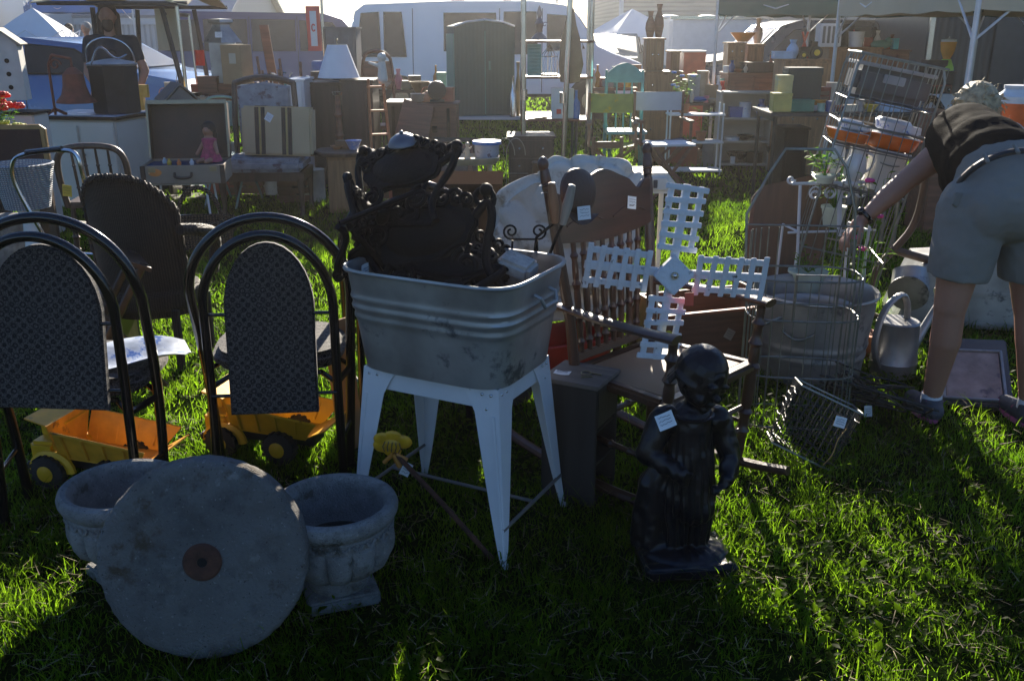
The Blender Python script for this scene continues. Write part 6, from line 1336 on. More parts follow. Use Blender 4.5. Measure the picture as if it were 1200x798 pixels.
standing('person far behind the blue car, leftmost of three heads', X(45, 20, 1.4), 20.2, 1.62, M('far_shirt', (.1, .12, .2), .8), 'brown', pose=.4, simple=True)
standing('person far behind the blue car, middle of three heads', X(67, 20, 1.4), 20.6, 1.66, M('far_shirt2', (.3, .28, .3), .8), 'dark', pose=2.9, simple=True)
standing('person far behind the blue car, rightmost of three heads beside the stall frame', X(97, 19, 1.4), 19.2, 1.68, M('far_shirt3', (.2, .1, .1), .8), 'grey', pose=-.5, simple=True)
# dark trunks and orange ladder between wardrobe and green cabinet
table('low_table', 'long low table with a white front rail under the green cabinet', 500, 682, 11.0, .60, .8, whitem, greym)
b = B(); b.prism([(0, 0), (.36, 0), (.42, .52), (.12, .58)], -.02, .02, bev=.004)
solo('leaning_board', b, redw, 'reddish brown wooden panel leaning right of the dark wardrobe', 'board', (X(455, 9.3, .5), 9.3, .35), 0, rot=(R(-10), R(3), R(-8)))
chest('storage_chest', 'brown wooden trunk behind the iron frames', 'trunk', 484, 537, 122, 9.4, 0, .5, redw, lid=True)
chest('storage_chest', 'dark trunk partly covered by the reddish panel', 'trunk', 452, 505, 120, 9.95, 0, .5, darkw, lid=True)
t = thing('wooden_ladder', 'orange brown folding wooden ladder leaning beside the dark wardrobe', 'ladder', (X(447, 9.1, .6), 9.15, 0), R(20))
b = B()
for s in (-1, 1): b.box((s*.09, .1, .55), (.02, .045, 1.12), (R(-10), R(s*-2), 0))
part('rails', b, M('orange_wood', (.5, .17, .06), .5), t)
for k in range(5): b = B(); b.box((0, .02+.04*k, .15+.22*k), (.18, .05, .018)); part('rung', b, M('orange_wood', (0, 0, 0)), t)
for px, lb in ((446, 'pale doll leaning on top of the ladder'),):
    b = B(); b.caps((0, 0, .0), (0, 0, .14), .05, .035); b.ell((0, 0, .2), .045); b.caps((-.03, 0, .12), (-.12, 0, .15), .02, .014, 8); solo('rag_doll', fuse(b, .008, 2), wpl, lb, 'doll', (X(px, 9.2, 1.1), 9.35, 1.10))
b = B(); b.lathe([(0, 0), (.08, 0), (.12, .18), (.11, .19), (0, .185)], 24); solo('brown_bucket', b, M('aged_brass', (.25, .19, .1), .4, .4), 'brown bucket on top of the trunks before the van side', 'bucket', (X(503, 9.9, 1), 10.05, Z(121, 9.95)+.012))
b = B(); b.lathe([(0, 0), (.06, 0), (.03, .05), (.11, .2), (.10, .2), (0, .07)], 10); solo('brass_bowl', b, M('aged_brass', (0, 0, 0)), 'small fluted brass bowl beside the brown bucket', 'bowl', (X(491, 9.9, 1), 9.98, Z(121, 9.95)+.012))
# green corrugated cabinet
corr = wave_mat('corrugated_green', (.05, .095, .085), (.042, .08, .072), 7, .6, 'X', 0, .12); gd = M('teal_door', (.10, .26, .22), .5, var=.1)
gx, gw = X(562, 11.1, 1.1), S(72, 11.1, 1.1)
t = thing('garden_locker', 'tall grey green steel locker with peaked top and teal side on the low table', 'locker', (gx, 11.42, .602), R(14)); hgt = Z(28, 11.1)-.6
b = B(); b.prism([(-gw/2, 0), (gw/2, 0), (gw/2, hgt-.03), (gw*.3, hgt+.01), (0, hgt+.035), (-gw*.3, hgt+.01), (-gw/2, hgt-.03)], -.25, .25, bev=.006); part('cabinet', b, corr, t)
b = B(); b.box((-gw/2-.004, 0, (hgt-.1)/2), (.012, .46, hgt-.12)); part('side_panel', b, gd, t); b = B(); b.box((.0, -.258, hgt/2-.03), (.012, .012, hgt-.1)); b.box((.05, -.265, hgt*.55), (.02, .02, .1)); part('door_seam', b, gd, t)
b = B(); b.tube([(-gw/2, -.25, hgt-.03), (-gw*.3, -.25, hgt+.015), (0, -.25, hgt+.04), (gw*.3, -.25, hgt+.015), (gw/2, -.25, hgt-.03)], .01); part('cornice', b, trim, t)
# shelving stall: poles and shelves with goods (600-690)
px0, px1 = X(612, 10.5, 1.2), X(694, 10.5, 1.2)
t = thing('display_shelf', 'open two tier display shelf on grey poles full of small goods', 'shelf', ((px0+px1)/2, 10.75, 0)); W = px1-px0
for x, y in ((-W/2, -.22), (W/2, -.22), (-W/2, .22), (W/2, .22)): b = B(); b.tube([(x, y, 0), (x*.97, y, 2.15)], .022, 8); part('post', b, chrome, t)
zs = [.62, 1.07, 1.44]
for z in zs: b = B(); b.box((0, 0, z-.012), (W+.03, .5, .022)); part('shelf_board', b, redw, t)
def item(name, label, cat, px, Y, z, kindf, mat, sc=1, rz=0, group=None): 
    b = B(); kindf(b); return solo(name, b, mat, label, cat, (X(px, Y, z+.1), Y, z), rz, group)
def bottle(h, r): return lambda b: b.lathe([(0, 0), (r, 0), (r, h*.55), (r*.35, h*.72), (r*.32, h*.95), (r*.42, h), (0, h)], 18)
def vase(h, r): return lambda b: b.lathe([(0, 0), (r*.6, 0), (r, h*.35), (r*.9, h*.55), (r*.4, h*.8), (r*.6, h), (r*.5, h), (0, h*.78)], 20)
def bowl(h, r): return lambda b: b.lathe([(0, 0), (r*.4, 0), (r*.45, h*.1), (r, h), (r*.95, h), (r*.4, h*.15), (0, h*.12)], 26)
def tinbox(w_, d_, h_): return lambda b: (b.box((0, 0, h_*.42), (w_, d_, h_*.82), bev=.004), b.box((0, 0, h_*.9), (w_*1.04, d_*1.04, h_*.18), bev=.004))
def can(h, r): return lambda b: b.lathe([(0, 0), (r, 0), (r, .01), (r*.97, .015), (r*.97, h-.02), (r, h-.012), (r, h), (0, h-.004)], 20)
tealp = M('teal_paint', (.12, .36, .36), .55)
t = thing('hurricane_lamp', 'ornate silver lamp standing on top of the display shelf', 'lamp', (X(632, 10.75, 1.5), 10.75, 1.442)); b = B(); b.lathe([(0, 0), (.09, 0), (.08, .03), (.025, .08), (.04, .13), (.05, .17), (.02, .23), (.03, .28), (.012, .34), (0, .36)], 18); part('body', b, M('pewter', (0, 0, 0)), t); b = B(); b.tube(scroll((.06, 0, .16), .03, 1, 0), .004); part('handle', b, M('pewter', (0, 0, 0)), t)
item('teal_shutter', 'teal louvred shutter panel standing on the display shelf', 'shutter', 626, 10.62, 1.072, lambda b: (b.box((0, 0, .165), (.15, .02, .33)), [b.box((0, -.014, .04+.035*k), (.12, .012, .022), (R(30), 0, 0)) for k in range(8)]), tealp)
item('pink_bird_cage', 'pale metal birdcage beside the teal shutter', 'birdcage', 644, 10.7, 1.072, lambda b: ([b.tube([(.09*cos(a), .09*sin(a), 0), (.09*cos(a), .09*sin(a), .22), (0, 0, .32)], .003, 5) for a in np.linspace(0, 6.28, 15)], b.cyl((0, 0, 0), (0, 0, .02), .1), b.tube([(.09*cos(a), .09*sin(a), .2) for a in np.linspace(0, 6.28, 20)], .004, 5)), chrome)
t = thing('brown_cello_case', 'tall brown fabric bag hanging at the right end of the display shelf', 'bag', (X(668, 10.5, 1.3), 10.42, 1.0)); b = B(); b.lathe([(0, 0), (.10, .02), (.13, .2), (.10, .45), (.06, .6), (.03, .75), (0, .78)], 22, sy=.5, mod=lambda a, z, k: 1+.08*sin(a*5+z*8)); part('bag', b, M('brown_sack', (.3, .19, .11), .8), t); b = B(); b.tube([(0, 0, .75), (0, .1, 1.1)], .008); part('strap', b, darkw, t)
item('white_case', 'white upright box with a red emblem on the middle shelf', 'box', 655, 10.58, .622, tinbox(.17, .12, .33), whitem)
item('red_emblem', 'small red square emblem on the white upright box', 'emblem', 655, 10.512, .672, lambda b: b.box((0, 0, .03), (.05, .006, .05)), M('bright_red', (0, 0, 0)))
item('white_carton', 'slim white carton between the emblem box and the blue bottle', 'carton', 667, 10.62, .622, tinbox(.09, .12, .32), wpl)
item('blue_bottle', 'dark blue spray bottle at the right of the middle shelf', 'bottle', 675, 10.6, .622, bottle(.3, .045), M('blue_bottle_plastic', (.02, .12, .4), .3, bump=0))
item('silver_tray', 'round silver tray at the left of the middle shelf', 'tray', 634, 10.6, .622, bowl(.03, .15), chrome)
item('glass_bottle', 'clear bottle on the low table left of the display shelf', 'bottle', 601, 11.05, .602, bottle(.45, .04), chrome)
item('brass_candlestick', 'brass candlestick on the low table beside the clear bottle', 'candlestick', 607, 11.15, .602, vase(.6, .035), M('aged_brass', (0, 0, 0)))
# stand poles in front of it
for px, Y, hh_, lb in ((660, 9.0, 1.9, 'thick grey upright pipe standing before the display shelf'), (614, 9.4, 2.3, 'slim grey tent pole at the left of the display shelf')):
    b = B(); b.tube([(0, 0, 0), (.05 if px == 660 else -.01, 0, hh_)], .026, 10); b.box((0, 0, .008), (.2, .2, .014)); b.cyl((0, 0, .9), (0, 0, 1.0), .034); solo('pole', b, chrome, lb, 'pole', (X(px, Y, .9), Y, 0))
# dark cabinets & junk under/behind low table
chest('dark_chest', 'dark chest of drawers in the shade beneath the display shelf', 'chest of drawers', 595, 650, 160, 9.3, 0, .45, darkw, drawers=3)
t = thing('wire_headboard', 'low grey wire plant border behind the blue lidded jar', 'wire border', (X(582, 8.9, .4), 9.0, 0)); b = B()
for k in range(6): b.tube([(-.32+.1*k+.09*cos(a), 0, .42+.16*sin(a)) for a in np.linspace(0, pi, 12)], .004, 5); b.tube([(-.41+.1*k, 0, 0), (-.41+.1*k, 0, .42)], .004, 5)
b.tube([(-.45, 0, .25), (.3, 0, .25)], .004, 5); part('wire', b, wire, t)
# teal chair back, yellow green seat crates
t = thing('teal_chair', 'turquoise painted wooden chair with arched back', 'chair', (X(732, 10.2, .9), 10.25, 0)); w_ = S(46, 10.2, .9)
b = B(); b.prism([(-w_/2, 1.02), (w_/2, 1.02)]+[(w_/2-w_*u, 1.08+.14*sin(pi*u)**.8) for u in np.linspace(0, 1, 14)], -.012, .012, bev=.003); part('crest_rail', b, tealp, t)
for s in (-1, 1): b = B(); bm, m = turned((s*w_*.46, 0, 0), (s*w_*.46, 0, 1.15), .018, 10); b.merge(bm, m); part('post', b, tealp, t)
for k in range(3): b = B(); b.tube([(-.08+.08*k, 0, .55), (-.08+.08*k, 0, 1.02)], .009); part('spindle', b, tealp, t)
b = B(); b.box((0, -.2, .54), (w_, .4, .03)); part('seat', b, tealp, t)
for s in (-1, 1): b = B(); bm, m = turned((s*w_*.42, -.37, 0), (s*w_*.42, -.37, .52), .018, 10); b.merge(bm, m); part('leg', b, tealp, t)
def director(label, px, Y, backm, seatm, w_=.5, rz=0, frame=None):
    t = thing('director_chair', label, 'chair', (X(px, Y, .5), Y, 0), rz, "folding director's chairs"); fm = frame or pinew; h = w_/2
    b = B(); b.sheet(lambda u, v: (-h+w_*u, -.02*sin(pi*u), .74+.19*v), 8, 3, .005); part('backrest', b, backm, t)
    b = B(); b.sheet(lambda u, v: (-h+w_*u, -.42+.4*v, .46-.03*sin(pi*u)), 8, 3, .006); part('seat', b, seatm, t)
    for s in (-1, 1):
        b = B(); b.box((s*h, 0, .68), (.025, .035, .52)); part('back_post', b, fm, t)
        b = B(); b.box((s*h, -.2, .66), (.05, .46, .022)); part('armrest', b, fm, t)
        b = B(); b.box((s*h, -.40, .55), (.025, .03, .21)); b.box((s*h, -.2, .45), (.025, .44, .025)); part('side_frame', b, fm, t)
    for y in (-.38, -.02):
        for s in (-1, 1): b = B(); b.tube([(s*h, y+.01*s, 0), (-s*h*.95, y+.01*s, .45)], .013, 8); part('leg', b, fm, t)
    b = B()
    for s in (-1, 1): b.box((s*h, -.2, .012), (.03, .44, .024))
    part('foot_rail', b, fm, t); return t
ylg = M('yellow_green_canvas', (.38, .42, .10), .8, c2=(.62, .46, .03), amt=.5, c2sc=5)
director("folding director's chair with yellow and green canvas", 716, 9.9, ylg, ylg, .46, R(-4))
director("folding director's chair with white canvas back", 770, 10.2, whitem, M('navy_canvas', (.04, .05, .11), .85), .52, R(4), redw)
# small ladderback chair and folding wood table near windmill
t = thing('child_chair', "low orange brown child's chair on the grass", 'chair', (X(713, 8.6, .4), 8.7, 0), R(5)); 
for s in (-1, 1): b = B(); b.tube([(s*.13, 0, 0), (s*.13, .02, .62)], .018, 8); part('back_post', b, oak, t); b = B(); b.tube([(s*.13, -.25, 0), (s*.13, -.25, .33)], .018, 8); part('leg', b, oak, t)
b = B(); b.box((0, .02, .55), (.25, .015, .06)); b.box((0, .01, .42), (.25, .015, .04)); part('back_slat', b, oakx, t); b = B(); b.box((0, -.12, .33), (.28, .28, .02)); part('seat', b, oakx, t)
t = thing('folding_table', 'small folding table with white cloth and crossed dark legs', 'table', (X(785, 9.0, .4), 9.1, 0), R(8)); b = B(); b.box((0, 0, .52), (.42, .36, .02)); part('table_top', b, whitem, t)
for y in (-.15, .15):
    for s in (-1, 1): b = B(); b.box((0, y+.012*s, .255), (.03, .02, .64), (0, R(s*36), 0)); part('leg', b, redw, t)
# tall wooden dresser back
chest('tall_dresser', 'tall brown dresser standing behind the white director\'s chair', 'dresser', 750, 797, 84, 11.6, 0, .5, oak, drawers=4)
t = chest('upright_hutch', 'narrow upright brown hutch stacked on the tall dresser', 'hutch', 757, 780, 45, 11.7, Z(84, 11.6)+.003, .3, oak, doors=2)
for k, (px, h_, lb) in enumerate(((762, .3, 'dark wooden finial vase on the brown hutch, left one'), (772, .38, 'tall turned wooden vase on the brown hutch'))):
    item('wooden_vase', lb, 'vase', px, 11.85, Z(45, 11.7)+.004, vase(h_, .06), redw)
chest('narrow_cupboard', 'narrow brown cupboard right of the tall dresser', 'cupboard', 781, 793, 60, 11.9, 0, .4, oak, doors=1)
# beige bookcase with goods
bx0, bx1 = X(843, 11.0, .5), X(905, 11.0, .5); W = bx1-bx0; bh = Z(108, 11)
t = thing('bookcase', 'beige open bookcase with three shelves standing on the grass', 'bookcase', ((bx0+bx1)/2, 11.15, 0), R(-2))
for s in (-1, 1): b = B(); b.box((s*(W/2-.012), 0, bh/2), (.024, .3, bh)); part('side_panel', b, beigew, t)
b = B(); b.box((0, .145, bh/2), (W-.05, .008, bh-.02)); part('back_panel', b, beigew, t)
szs = [.06, .32, .58, bh-.012]
for z in szs: b = B(); b.box((0, 0, z), (W-.05, .285, .022)); part('shelf', b, beigew, t)
whb = M('white_blue_china', (.6, .62, .66), .3, c2=(.1, .2, .5), amt=.35, c2sc=20, bump=0); blu = M('blue_glaze', (.06, .12, .35), .3, bump=0)
item('blue_box', 'blue box on the top shelf of the bookcase', 'box', 862, 11.1, .592, tinbox(.15, .12, .12), blu); item('white_canister', 'white and blue canister on the top shelf of the bookcase', 'canister', 873, 11.1, .592, can(.17, .07), whb); item('blue_figurine', 'blue glazed figurine on the top shelf of the bookcase', 'figurine', 892, 11.1, .592, vase(.2, .06), blu)
item('plates', 'stack of white plates on the middle shelf of the bookcase', 'plates', 858, 11.1, .332, can(.04, .09), whb); item('dark_dish', 'dark pottery dish on the middle shelf of the bookcase', 'dish', 874, 11.1, .332, bowl(.06, .10), iron); item('grey_dish', 'grey dish at the right of the middle bookcase shelf', 'dish', 889, 11.1, .332, bowl(.04, .08), galv)
item('basket', 'dark basket on the bottom shelf of the bookcase', 'basket', 864, 11.12, .072, bowl(.12, .13), bask); item('dark_pot', 'dark iron pot on the bottom shelf of the bookcase', 'pot', 884, 11.12, .072, can(.12, .1), iron); item('white_mug', 'small white mug at the front of the bottom bookcase shelf', 'mug', 859, 11.02, .072, can(.08, .03), cake)
# white shelf step left of bookcase
t = thing('white_step_shelf', 'low white wire plant shelf left of the bookcase', 'shelf', (X(815, 10.6, .4), 10.7, 0)); W = .62
for z in (.05, .36, .66): b = B(); b.box((0, 0, z), (W, .26, .02)); part('shelf', b, trim, t)
for x in (-.29, .29):
    for y in (-.11, .11): b = B(); b.tube([(x, y, 0), (x, y, .78)], .01); part('leg', b, trim, t)
plant('leafy green plant on the low white wire shelf', (X(824, 10.6, .5), 10.7, .372), .25, 14, clay, .12, None, .06)
plant('bushy plant at the left end of the low white shelf', (X(804, 10.6, .8), 10.7, .672), .35, 18, clay, .14, (5, M('blue_flower', (.2, .3, .7), .6, bump=0), .03), .06)
# mid table behind bookcase with goods  (800-905, y~75-108)
chest('brown_sideboard', 'long brown sideboard behind the beige bookcase', 'sideboard', 848, 908, 86, 11.7, 0, .5, redw, doors=2)
sz = Z(86, 11.7)+.003
item('dark_suitcase', 'flat dark suitcase on top of the brown sideboard', 'suitcase', 892, 11.9, sz, tinbox(.5, .3, .12), darkw)
chest('wooden_crate', 'honey coloured wooden crate on the sideboard', 'crate', 853, 875, 50, 11.95, sz, .3, oak, drawers=2)
chest('wooden_crate', 'reddish wooden crate beside the honey coloured crate', 'crate', 876, 897, 52, 12.22, sz, .3, pinew, drawers=1, knob=False)
item('orange_bowl', 'wide orange yellow bowl on the honey coloured crate', 'bowl', 871, 12.1, Z(50, 11.95)+.004, bowl(.11, .16), M('orange_glaze', (.65, .27, .04), .3, bump=0))
item('white_statue', 'pale tall vase on the reddish crate', 'vase', 888, 12.35, Z(52, 12.22)+.004, vase(.3, .06), cake)
table('goods_table', 'crowded goods table between the tall dresser and the sideboard', 795, 850, 11.5, .72, .6, darkw, darkw)
for px, f_, m_, nm, ct, lb in ((801, can(.26, .06), M('yellow_tin', (.5, .36, .12), .4, bump=0), 'yellow_tin', 'tin', 'yellow tin at the left of the crowded goods table'), (812, tinbox(.14, .12, .32), galv, 'grey_tin_box', 'tin box', 'tall grey tin box on the crowded goods table'), (822, can(.36, .07), M('tan_crock', (.4, .3, .2), .5), 'crock', 'crock', 'tan crock in the middle of the crowded goods table'), (832, tinbox(.16, .14, .2), cardb, 'brown_carton', 'carton', 'small brown carton on the crowded goods table'), (841, bottle(.3, .05), cake, 'white_bottle', 'bottle', 'white bottle at the right of the crowded goods table'), (846, vase(.24, .05), redf, 'red_vase', 'vase', 'small red vase at the right end of the crowded goods table')): item(nm, lb, ct, px, 11.75, .722, f_, m_)
chest('red_cooler', 'red and white picnic cooler in front of the white trailer', 'cooler', 797, 824, 60, 14.5, 0, .5, M('cooler_red', (.55, .10, .05), .45, bump=0), top=whitem, lid=False)
item('blue_cloth', 'bundle of blue cloth at the front of the crowded goods table', 'cloth', 820, 11.6, .722, lambda b: b.ell((0, 0, .035), (.12, .08, .035)), blu)
# right side: dresser wall under the green canopy
def crate_stack(): pass
chest('pine_dresser', 'wide pine dresser under the green canopy', 'dresser', 911, 968, 70, 10.6, 0, .5, pinew, drawers=3)
chest('brown_dresser', 'tall brown dresser right of the pine dresser', 'dresser', 960, 1022, 56, 10.9, 0, .5, oak, doors=3)
chest('dark_dresser', 'dark reddish dresser at the right under the canopy', 'dresser', 1022, 1054, 59, 10.9, 0, .5, redw, doors=2)
z1, z2 = Z(70, 10.6)+.003, Z(56, 10.9)+.003
item('blue_sneaker', 'light blue pitcher on the pine dresser', 'pitcher', 929, 10.8, z1, vase(.2, .07), M('pale_blue', (.35, .5, .7), .4, bump=0))
item('blue_tray', 'flat pale blue box at the left of the pine dresser', 'box', 917, 10.75, z1, tinbox(.2, .14, .08), M('pale_blue', (0, 0, 0)))
t = thing('toy_tractor', 'small dark toy tractor with a yellow wheel on the pine dresser', 'toy tractor', (X(946, 10.75, 1.2), 10.75, z1)); b = B(); b.box((0, 0, .09), (.2, .09, .07), bev=.01); b.box((.05, 0, .15), (.07, .08, .06)); part('body', b, iron, t)
for x, r in ((-.07, .04), (.07, .065)):
    for s in (-1, 1): b = B(); b.tube([(x, s*.05, r), (x, s*.085, r)], r, 16); w3 = part('wheel', b, tyre, t); b = B(); b.cyl((x, s*.083, r), (x, s*.09, r), r*.5); part('rim', b, M('tractor_yellow', (.6, .45, .03), .4, bump=0), w3)
item('red_tongs', 'pair of red handled garden shears standing on the pine dresser', 'garden shears', 942, 10.95, z1, lambda b: (b.tube([(-.05, 0, 0), (.03, 0, .28)], .012), b.tube([(.05, 0, 0), (-.03, 0, .28)], .012)), M('cooler_red', (0, 0, 0)))
t = thing('milk_crate', 'white plastic crate on top of the brown dresser', 'crate', (X(973, 11, 1.4), 11.1, z2)); b = B(); b.box((0, 0, .125), (.24, .2, .25), bev=.01); part('crate', b, whitem, t); b = B()
for k in range(4): b.box((-.08+.053*k, -.102, .13), (.03, .006, .18))
part('slot', b, greym, t)
item('dark_box', 'black box right behind the white plastic crate', 'box', 989, 11.2, z2, tinbox(.14, .2, .24), iron)
t = thing('white_bucket', 'white bucket with a red rag on the brown dresser', 'bucket', (X(1006, 11, 1.4), 11.1, z2)); b = B(); b.lathe([(0, 0), (.075, 0), (.09, .16), (.095, .165), (.08, .16), (0, .02)], 20); part('bucket', b, whitem, t); b = B(); b.ell((-.06, .05, .17), (.05, .04, .035)); part('rag', b, M('bright_red', (0, 0, 0)), t)
item('teal_toy', 'dark teal toy on the dark dresser', 'toy', 1033, 11.1, Z(59, 10.9)+.004, lambda b: (b.ell((0, 0, .05), (.12, .07, .05)), b.ell((.08, 0, .09), (.04, .05, .04))), gd)
item('cyan_box', 'bright cyan box at the right end of the dark dresser', 'box', 1049, 11.1, Z(59, 10.9)+.004, tinbox(.06, .1, .12), M('cyan_card', (.04, .4, .5), .5, bump=0))
# long dark bench table at y~130 with goods
tb = table('long_black_table', 'long black folding table running behind the wire rack', 905, 1122, 8.3, Z(133, 8.3), .75, M('black_table_top', (.03, .032, .035), .4), M('black_leg', (.02, .02, .02), .4), R(-1.5), None)
zt = Z(133, 8.3)+.006
def onT(px, f_, m_, nm, ct, lb, dy=.3, rz=0, group=None): return item(nm, lb, ct, px, 8.3+dy, zt, f_, m_, 1, rz, group)
onT(917, tinbox(.13, .12, .30), M('pale_yellow_tin', (.5, .45, .2), .5, c2=(.4, .5, .4), amt=.5, c2sc=8), 'yellow_canister', 'canister', 'tall pale yellow canister at the left end of the long black table', .35)
onT(915, tinbox(.16, .14, .16), M('yellow_box', (.55, .45, .12), .5, bump=0), 'yellow_box', 'box', 'squat yellow box in front of the pale yellow canister', .12)
onT(937, tinbox(.22, .16, .10), M('green_tin_box', (.03, .18, .12), .45, bump=0), 'green_box', 'box', 'flat bright green box on the long black table', .15)
onT(938, tinbox(.30, .2, .36), M('black_green_case', (.02, .035, .03), .5), 'black_case', 'case', 'dark green instrument case standing behind the flat green box', .5)
onT(958, bowl(.09, .08), M('orange_glaze', (0, 0, 0)), 'orange_pot', 'pot', 'small orange pot on the long black table', .2)
t = thing('cake_stand', 'pale blue glass cake dome with knob on the long black table', 'cake dome', (X(1046, 8.5, .9), 8.5, zt)); b = B(); b.lathe([(0, 0), (.17, 0), (.175, .012), (.15, .09), (.08, .115), (0, .12)], 30); part('dome', b, M('blue_glass', (.35, .5, .65), .12, bump=0), t); b = B(); b.lathe([(0, .12), (.03, .12), (.04, .15), (.025, .19), (.035, .22), (0, .25)], 18); part('knob', b, M('blue_glass', (0, 0, 0)), t)
onT(1079, lambda b: b.at((0, 0, .075), (0, R(90), R(10))).lathe([(0, -.1), (.07, -.1), (.075, -.09), (.075, .09), (.07, .1), (0, .1)], 26), whitem, 'white_jug', 'jug', 'white enamel jug lying on its side near the end of the black table', .12)
onT(1092, lambda b: b.tube(smoothpts([(-.09, 0, .02), (-.05, 0, .1), (.02, 0, .12), (.10, 0, .02)]), .03, 8), blackt, 'black_strap', 'strap', 'black strap bag next to the lying white jug', .05)
onT(1105, tinbox(.16, .1, .14), whitem, 'white_crock', 'box', 'tilted white box at the right end of the black table', .22, R(20))
t = thing('wire_bottle_crate', 'rusty wire crate holding green bottles on the black table', 'crate', (X(1087, 8.9, 1), 8.82, zt)); b = B(); W = .26
for z in (.01, .1, .20):  b.tube([(-W/2, -.1, z), (W/2, -.1, z), (W/2, .1, z), (-W/2, .1, z)], .006, 6, closed=True)
for k in range(5):
    for s in (-1, 1): b.tube([(-W/2+W*k/4, s*.1, .0), (-W/2+W*k/4, s*.1, .2)], .005, 5)
part('wire_frame', b, M('rusty_red', (0, 0, 0)), t)
for k in range(3): item('green_bottle', ['leftmost', 'middle', 'rightmost'][k]+' green glass bottle standing in the rusty wire crate', 'bottle', 1078+9*k, 8.82, zt+.006, bottle(.17, .035), M('green_glass', (.02, .12, .04), .15, bump=0), group='green bottles in the wire crate')
onT(1080, can(.36, .05), iron, 'dark_canister', 'canister', 'dark tall canister behind the wire bottle crate', .62); onT(1090, tinbox(.18, .14, .42), darkw, 'brown_radio', 'radio', 'dark brown upright box behind the wire bottle crate', .64)
chest('small_cupboard', 'small dark cupboard right behind the bottle crate', 'cupboard', 1103, 1121, 84, 8.85, zt, .15, darkw, doors=1)
t = thing('glass_pitcher', 'lime green and orange glass pitcher on the small dark cupboard', 'pitcher', (X(1111, 8.9, 1.3), 8.93, Z(84, 8.85)+.004)); b = B(); b.lathe([(0, 0), (.075, 0), (.07, .03), (.04, .1), (.0, .1)], 24); part('green_base', b, M('lime_glass', (.4, .7, .12), .15, bump=0), t); b = B(); b.lathe([(.0, .10), (.03, .1), (.06, .17), (.07, .25), (.06, .25), (0, .11)], 24); part('orange_bowl', b, M('orange_glass', (.8, .35, .06), .12, bump=0), t); b = B(); b.lathe([(.066, .25), (.066, .27), (.01, .28), (0, .3)], 24); part('lid', b, cake, t)
chest('cardboard_carton', 'brown cardboard carton behind the woman\'s shoulder', 'box', 1086, 1112, 132, 7.4, 0, .4, redw)
# bins at grass level under table
chest('black_bin', 'black plastic bin under the long black table', 'bin', 915, 945, 150, 8.6, 0, .35, iron, lid=True)
chest('green_bin', 'dark crate with lime trim under the right end of the black table', 'crate', 1010, 1040, 152, 8.6, 0, .35, darkw, drawers=1)
table('low_grey_bench', 'low grey bench on the grass right of the wire rack', 1000, 1070, 6.6, .55, .35, galv, wire)
# drink dispenser at right edge
t = thing('drink_dispenser', 'large glass drink jar with orange red fruit at the right edge behind the woman', 'drink jar', (X(1190, 6.0, 1.1), 6.0, .98)); b = B(); b.lathe([(0, 0), (.11, 0), (.115, .02), (.12, .14), (0, .14)], 30); part('fruit_drink', b, M('orange_drink', (.75, .13, .03), .25, c2=(.7, .5, .4), amt=.4, c2sc=10, bump=0), t)
b = B(); b.lathe([(.121, .14), (.12, .18), (.08, .215), (.075, .235), (0, .235)], 30); part('glass_shoulder', b, M('frosted_glass', (.6, .64, .68), .15, bump=0), t); b = B(); b.lathe([(.08, .225), (.082, .245), (0, .25)], 24); part('lid', b, whitem, t)
table('drinks_table', 'narrow white table holding the drink jar beyond the woman', 1150, 1290, 5.85, .978, .4, whitem, wire)
for px, lb in ((1210, 'second glass drink jar just beyond the right edge'),): pass
# cluttered goods left: pots and boxes near white cabinet
chest('brown_crate', 'brown wooden crate on the grass beneath the grey birdhouse', 'crate', 150, 200, 150, 9.3, 0, .4, darkw, drawers=2)
item('orange_cone', 'folded yellow orange cloth by the man', 'cloth', 177, 9.5, 0, lambda b: (b.box((0, 0, .5), (.06, .06, 1.0)), b.box((0, 0, .98), (.16, .05, .12))), M('ochre', (.5, .3, .06), .7))
# ------------------------------------------------------------ small goods crowding the tables
cols = {'cream': (.55, .5, .4), 'white': (.66, .66, .66), 'brown': (.16, .08, .045), 'rust red': (.3, .07, .04), 'teal': (.06, .25, .25), 'dark blue': (.03, .07, .22), 'amber': (.5, .22, .04), 'grey': (.25, .26, .28), 'black': (.015, .015, .018), 'olive': (.16, .18, .06), 'pink': (.55, .2, .25), 'yellow': (.6, .45, .06), 'copper': (.42, .18, .09), 'pale green': (.3, .45, .35)}
def cm(c): return M('goods_'+c.replace(' ', '_'), cols[c], .45, bump=.1, var=.2, c2=tuple(x*.45 for x in cols[c]), amt=.3)
def kettle(r): return lambda b: (b.lathe([(0, 0), (r, 0), (r*1.1, r*.5), (r*.8, r*1.1), (r*.25, r*1.3), (r*.2, r*1.45), (0, r*1.5)], 20), b.tube([(r*.9, 0, r*.5), (r*1.5, 0, r*1.0), (r*1.7, 0, r*1.1)], r*.16), b.tube(arc(0, r*1.1, r*.8, r*.9, 0, 180, 10), r*.07))
def frame_(w_, h_): return lambda b: (b.box((0, .01, h_/2), (w_*.8, .008, h_*.8)), b.box((0, 0, .02), (w_, .025, .04)), b.box((0, 0, h_-.02), (w_, .025, .04)), b.box((-w_/2+.02, 0, h_/2), (.04, .025, h_-.08)), b.box((w_/2-.02, 0, h_/2), (.04, .025, h_-.08)))
def stack(n, r): return lambda b: [b.lathe([(0, .012*k), (r*.6, .012*k), (r, .012*k+.016), (r*.97, .012*k+.018), (0, .012*k+.008)], 22) for k in range(n)]
def books(n): return lambda b: [b.box((random.uniform(-.01, .01), 0, .018+.034*k), (.2, .14, .03), (0, 0, random.uniform(-.2, .2))) for k in range(n)]
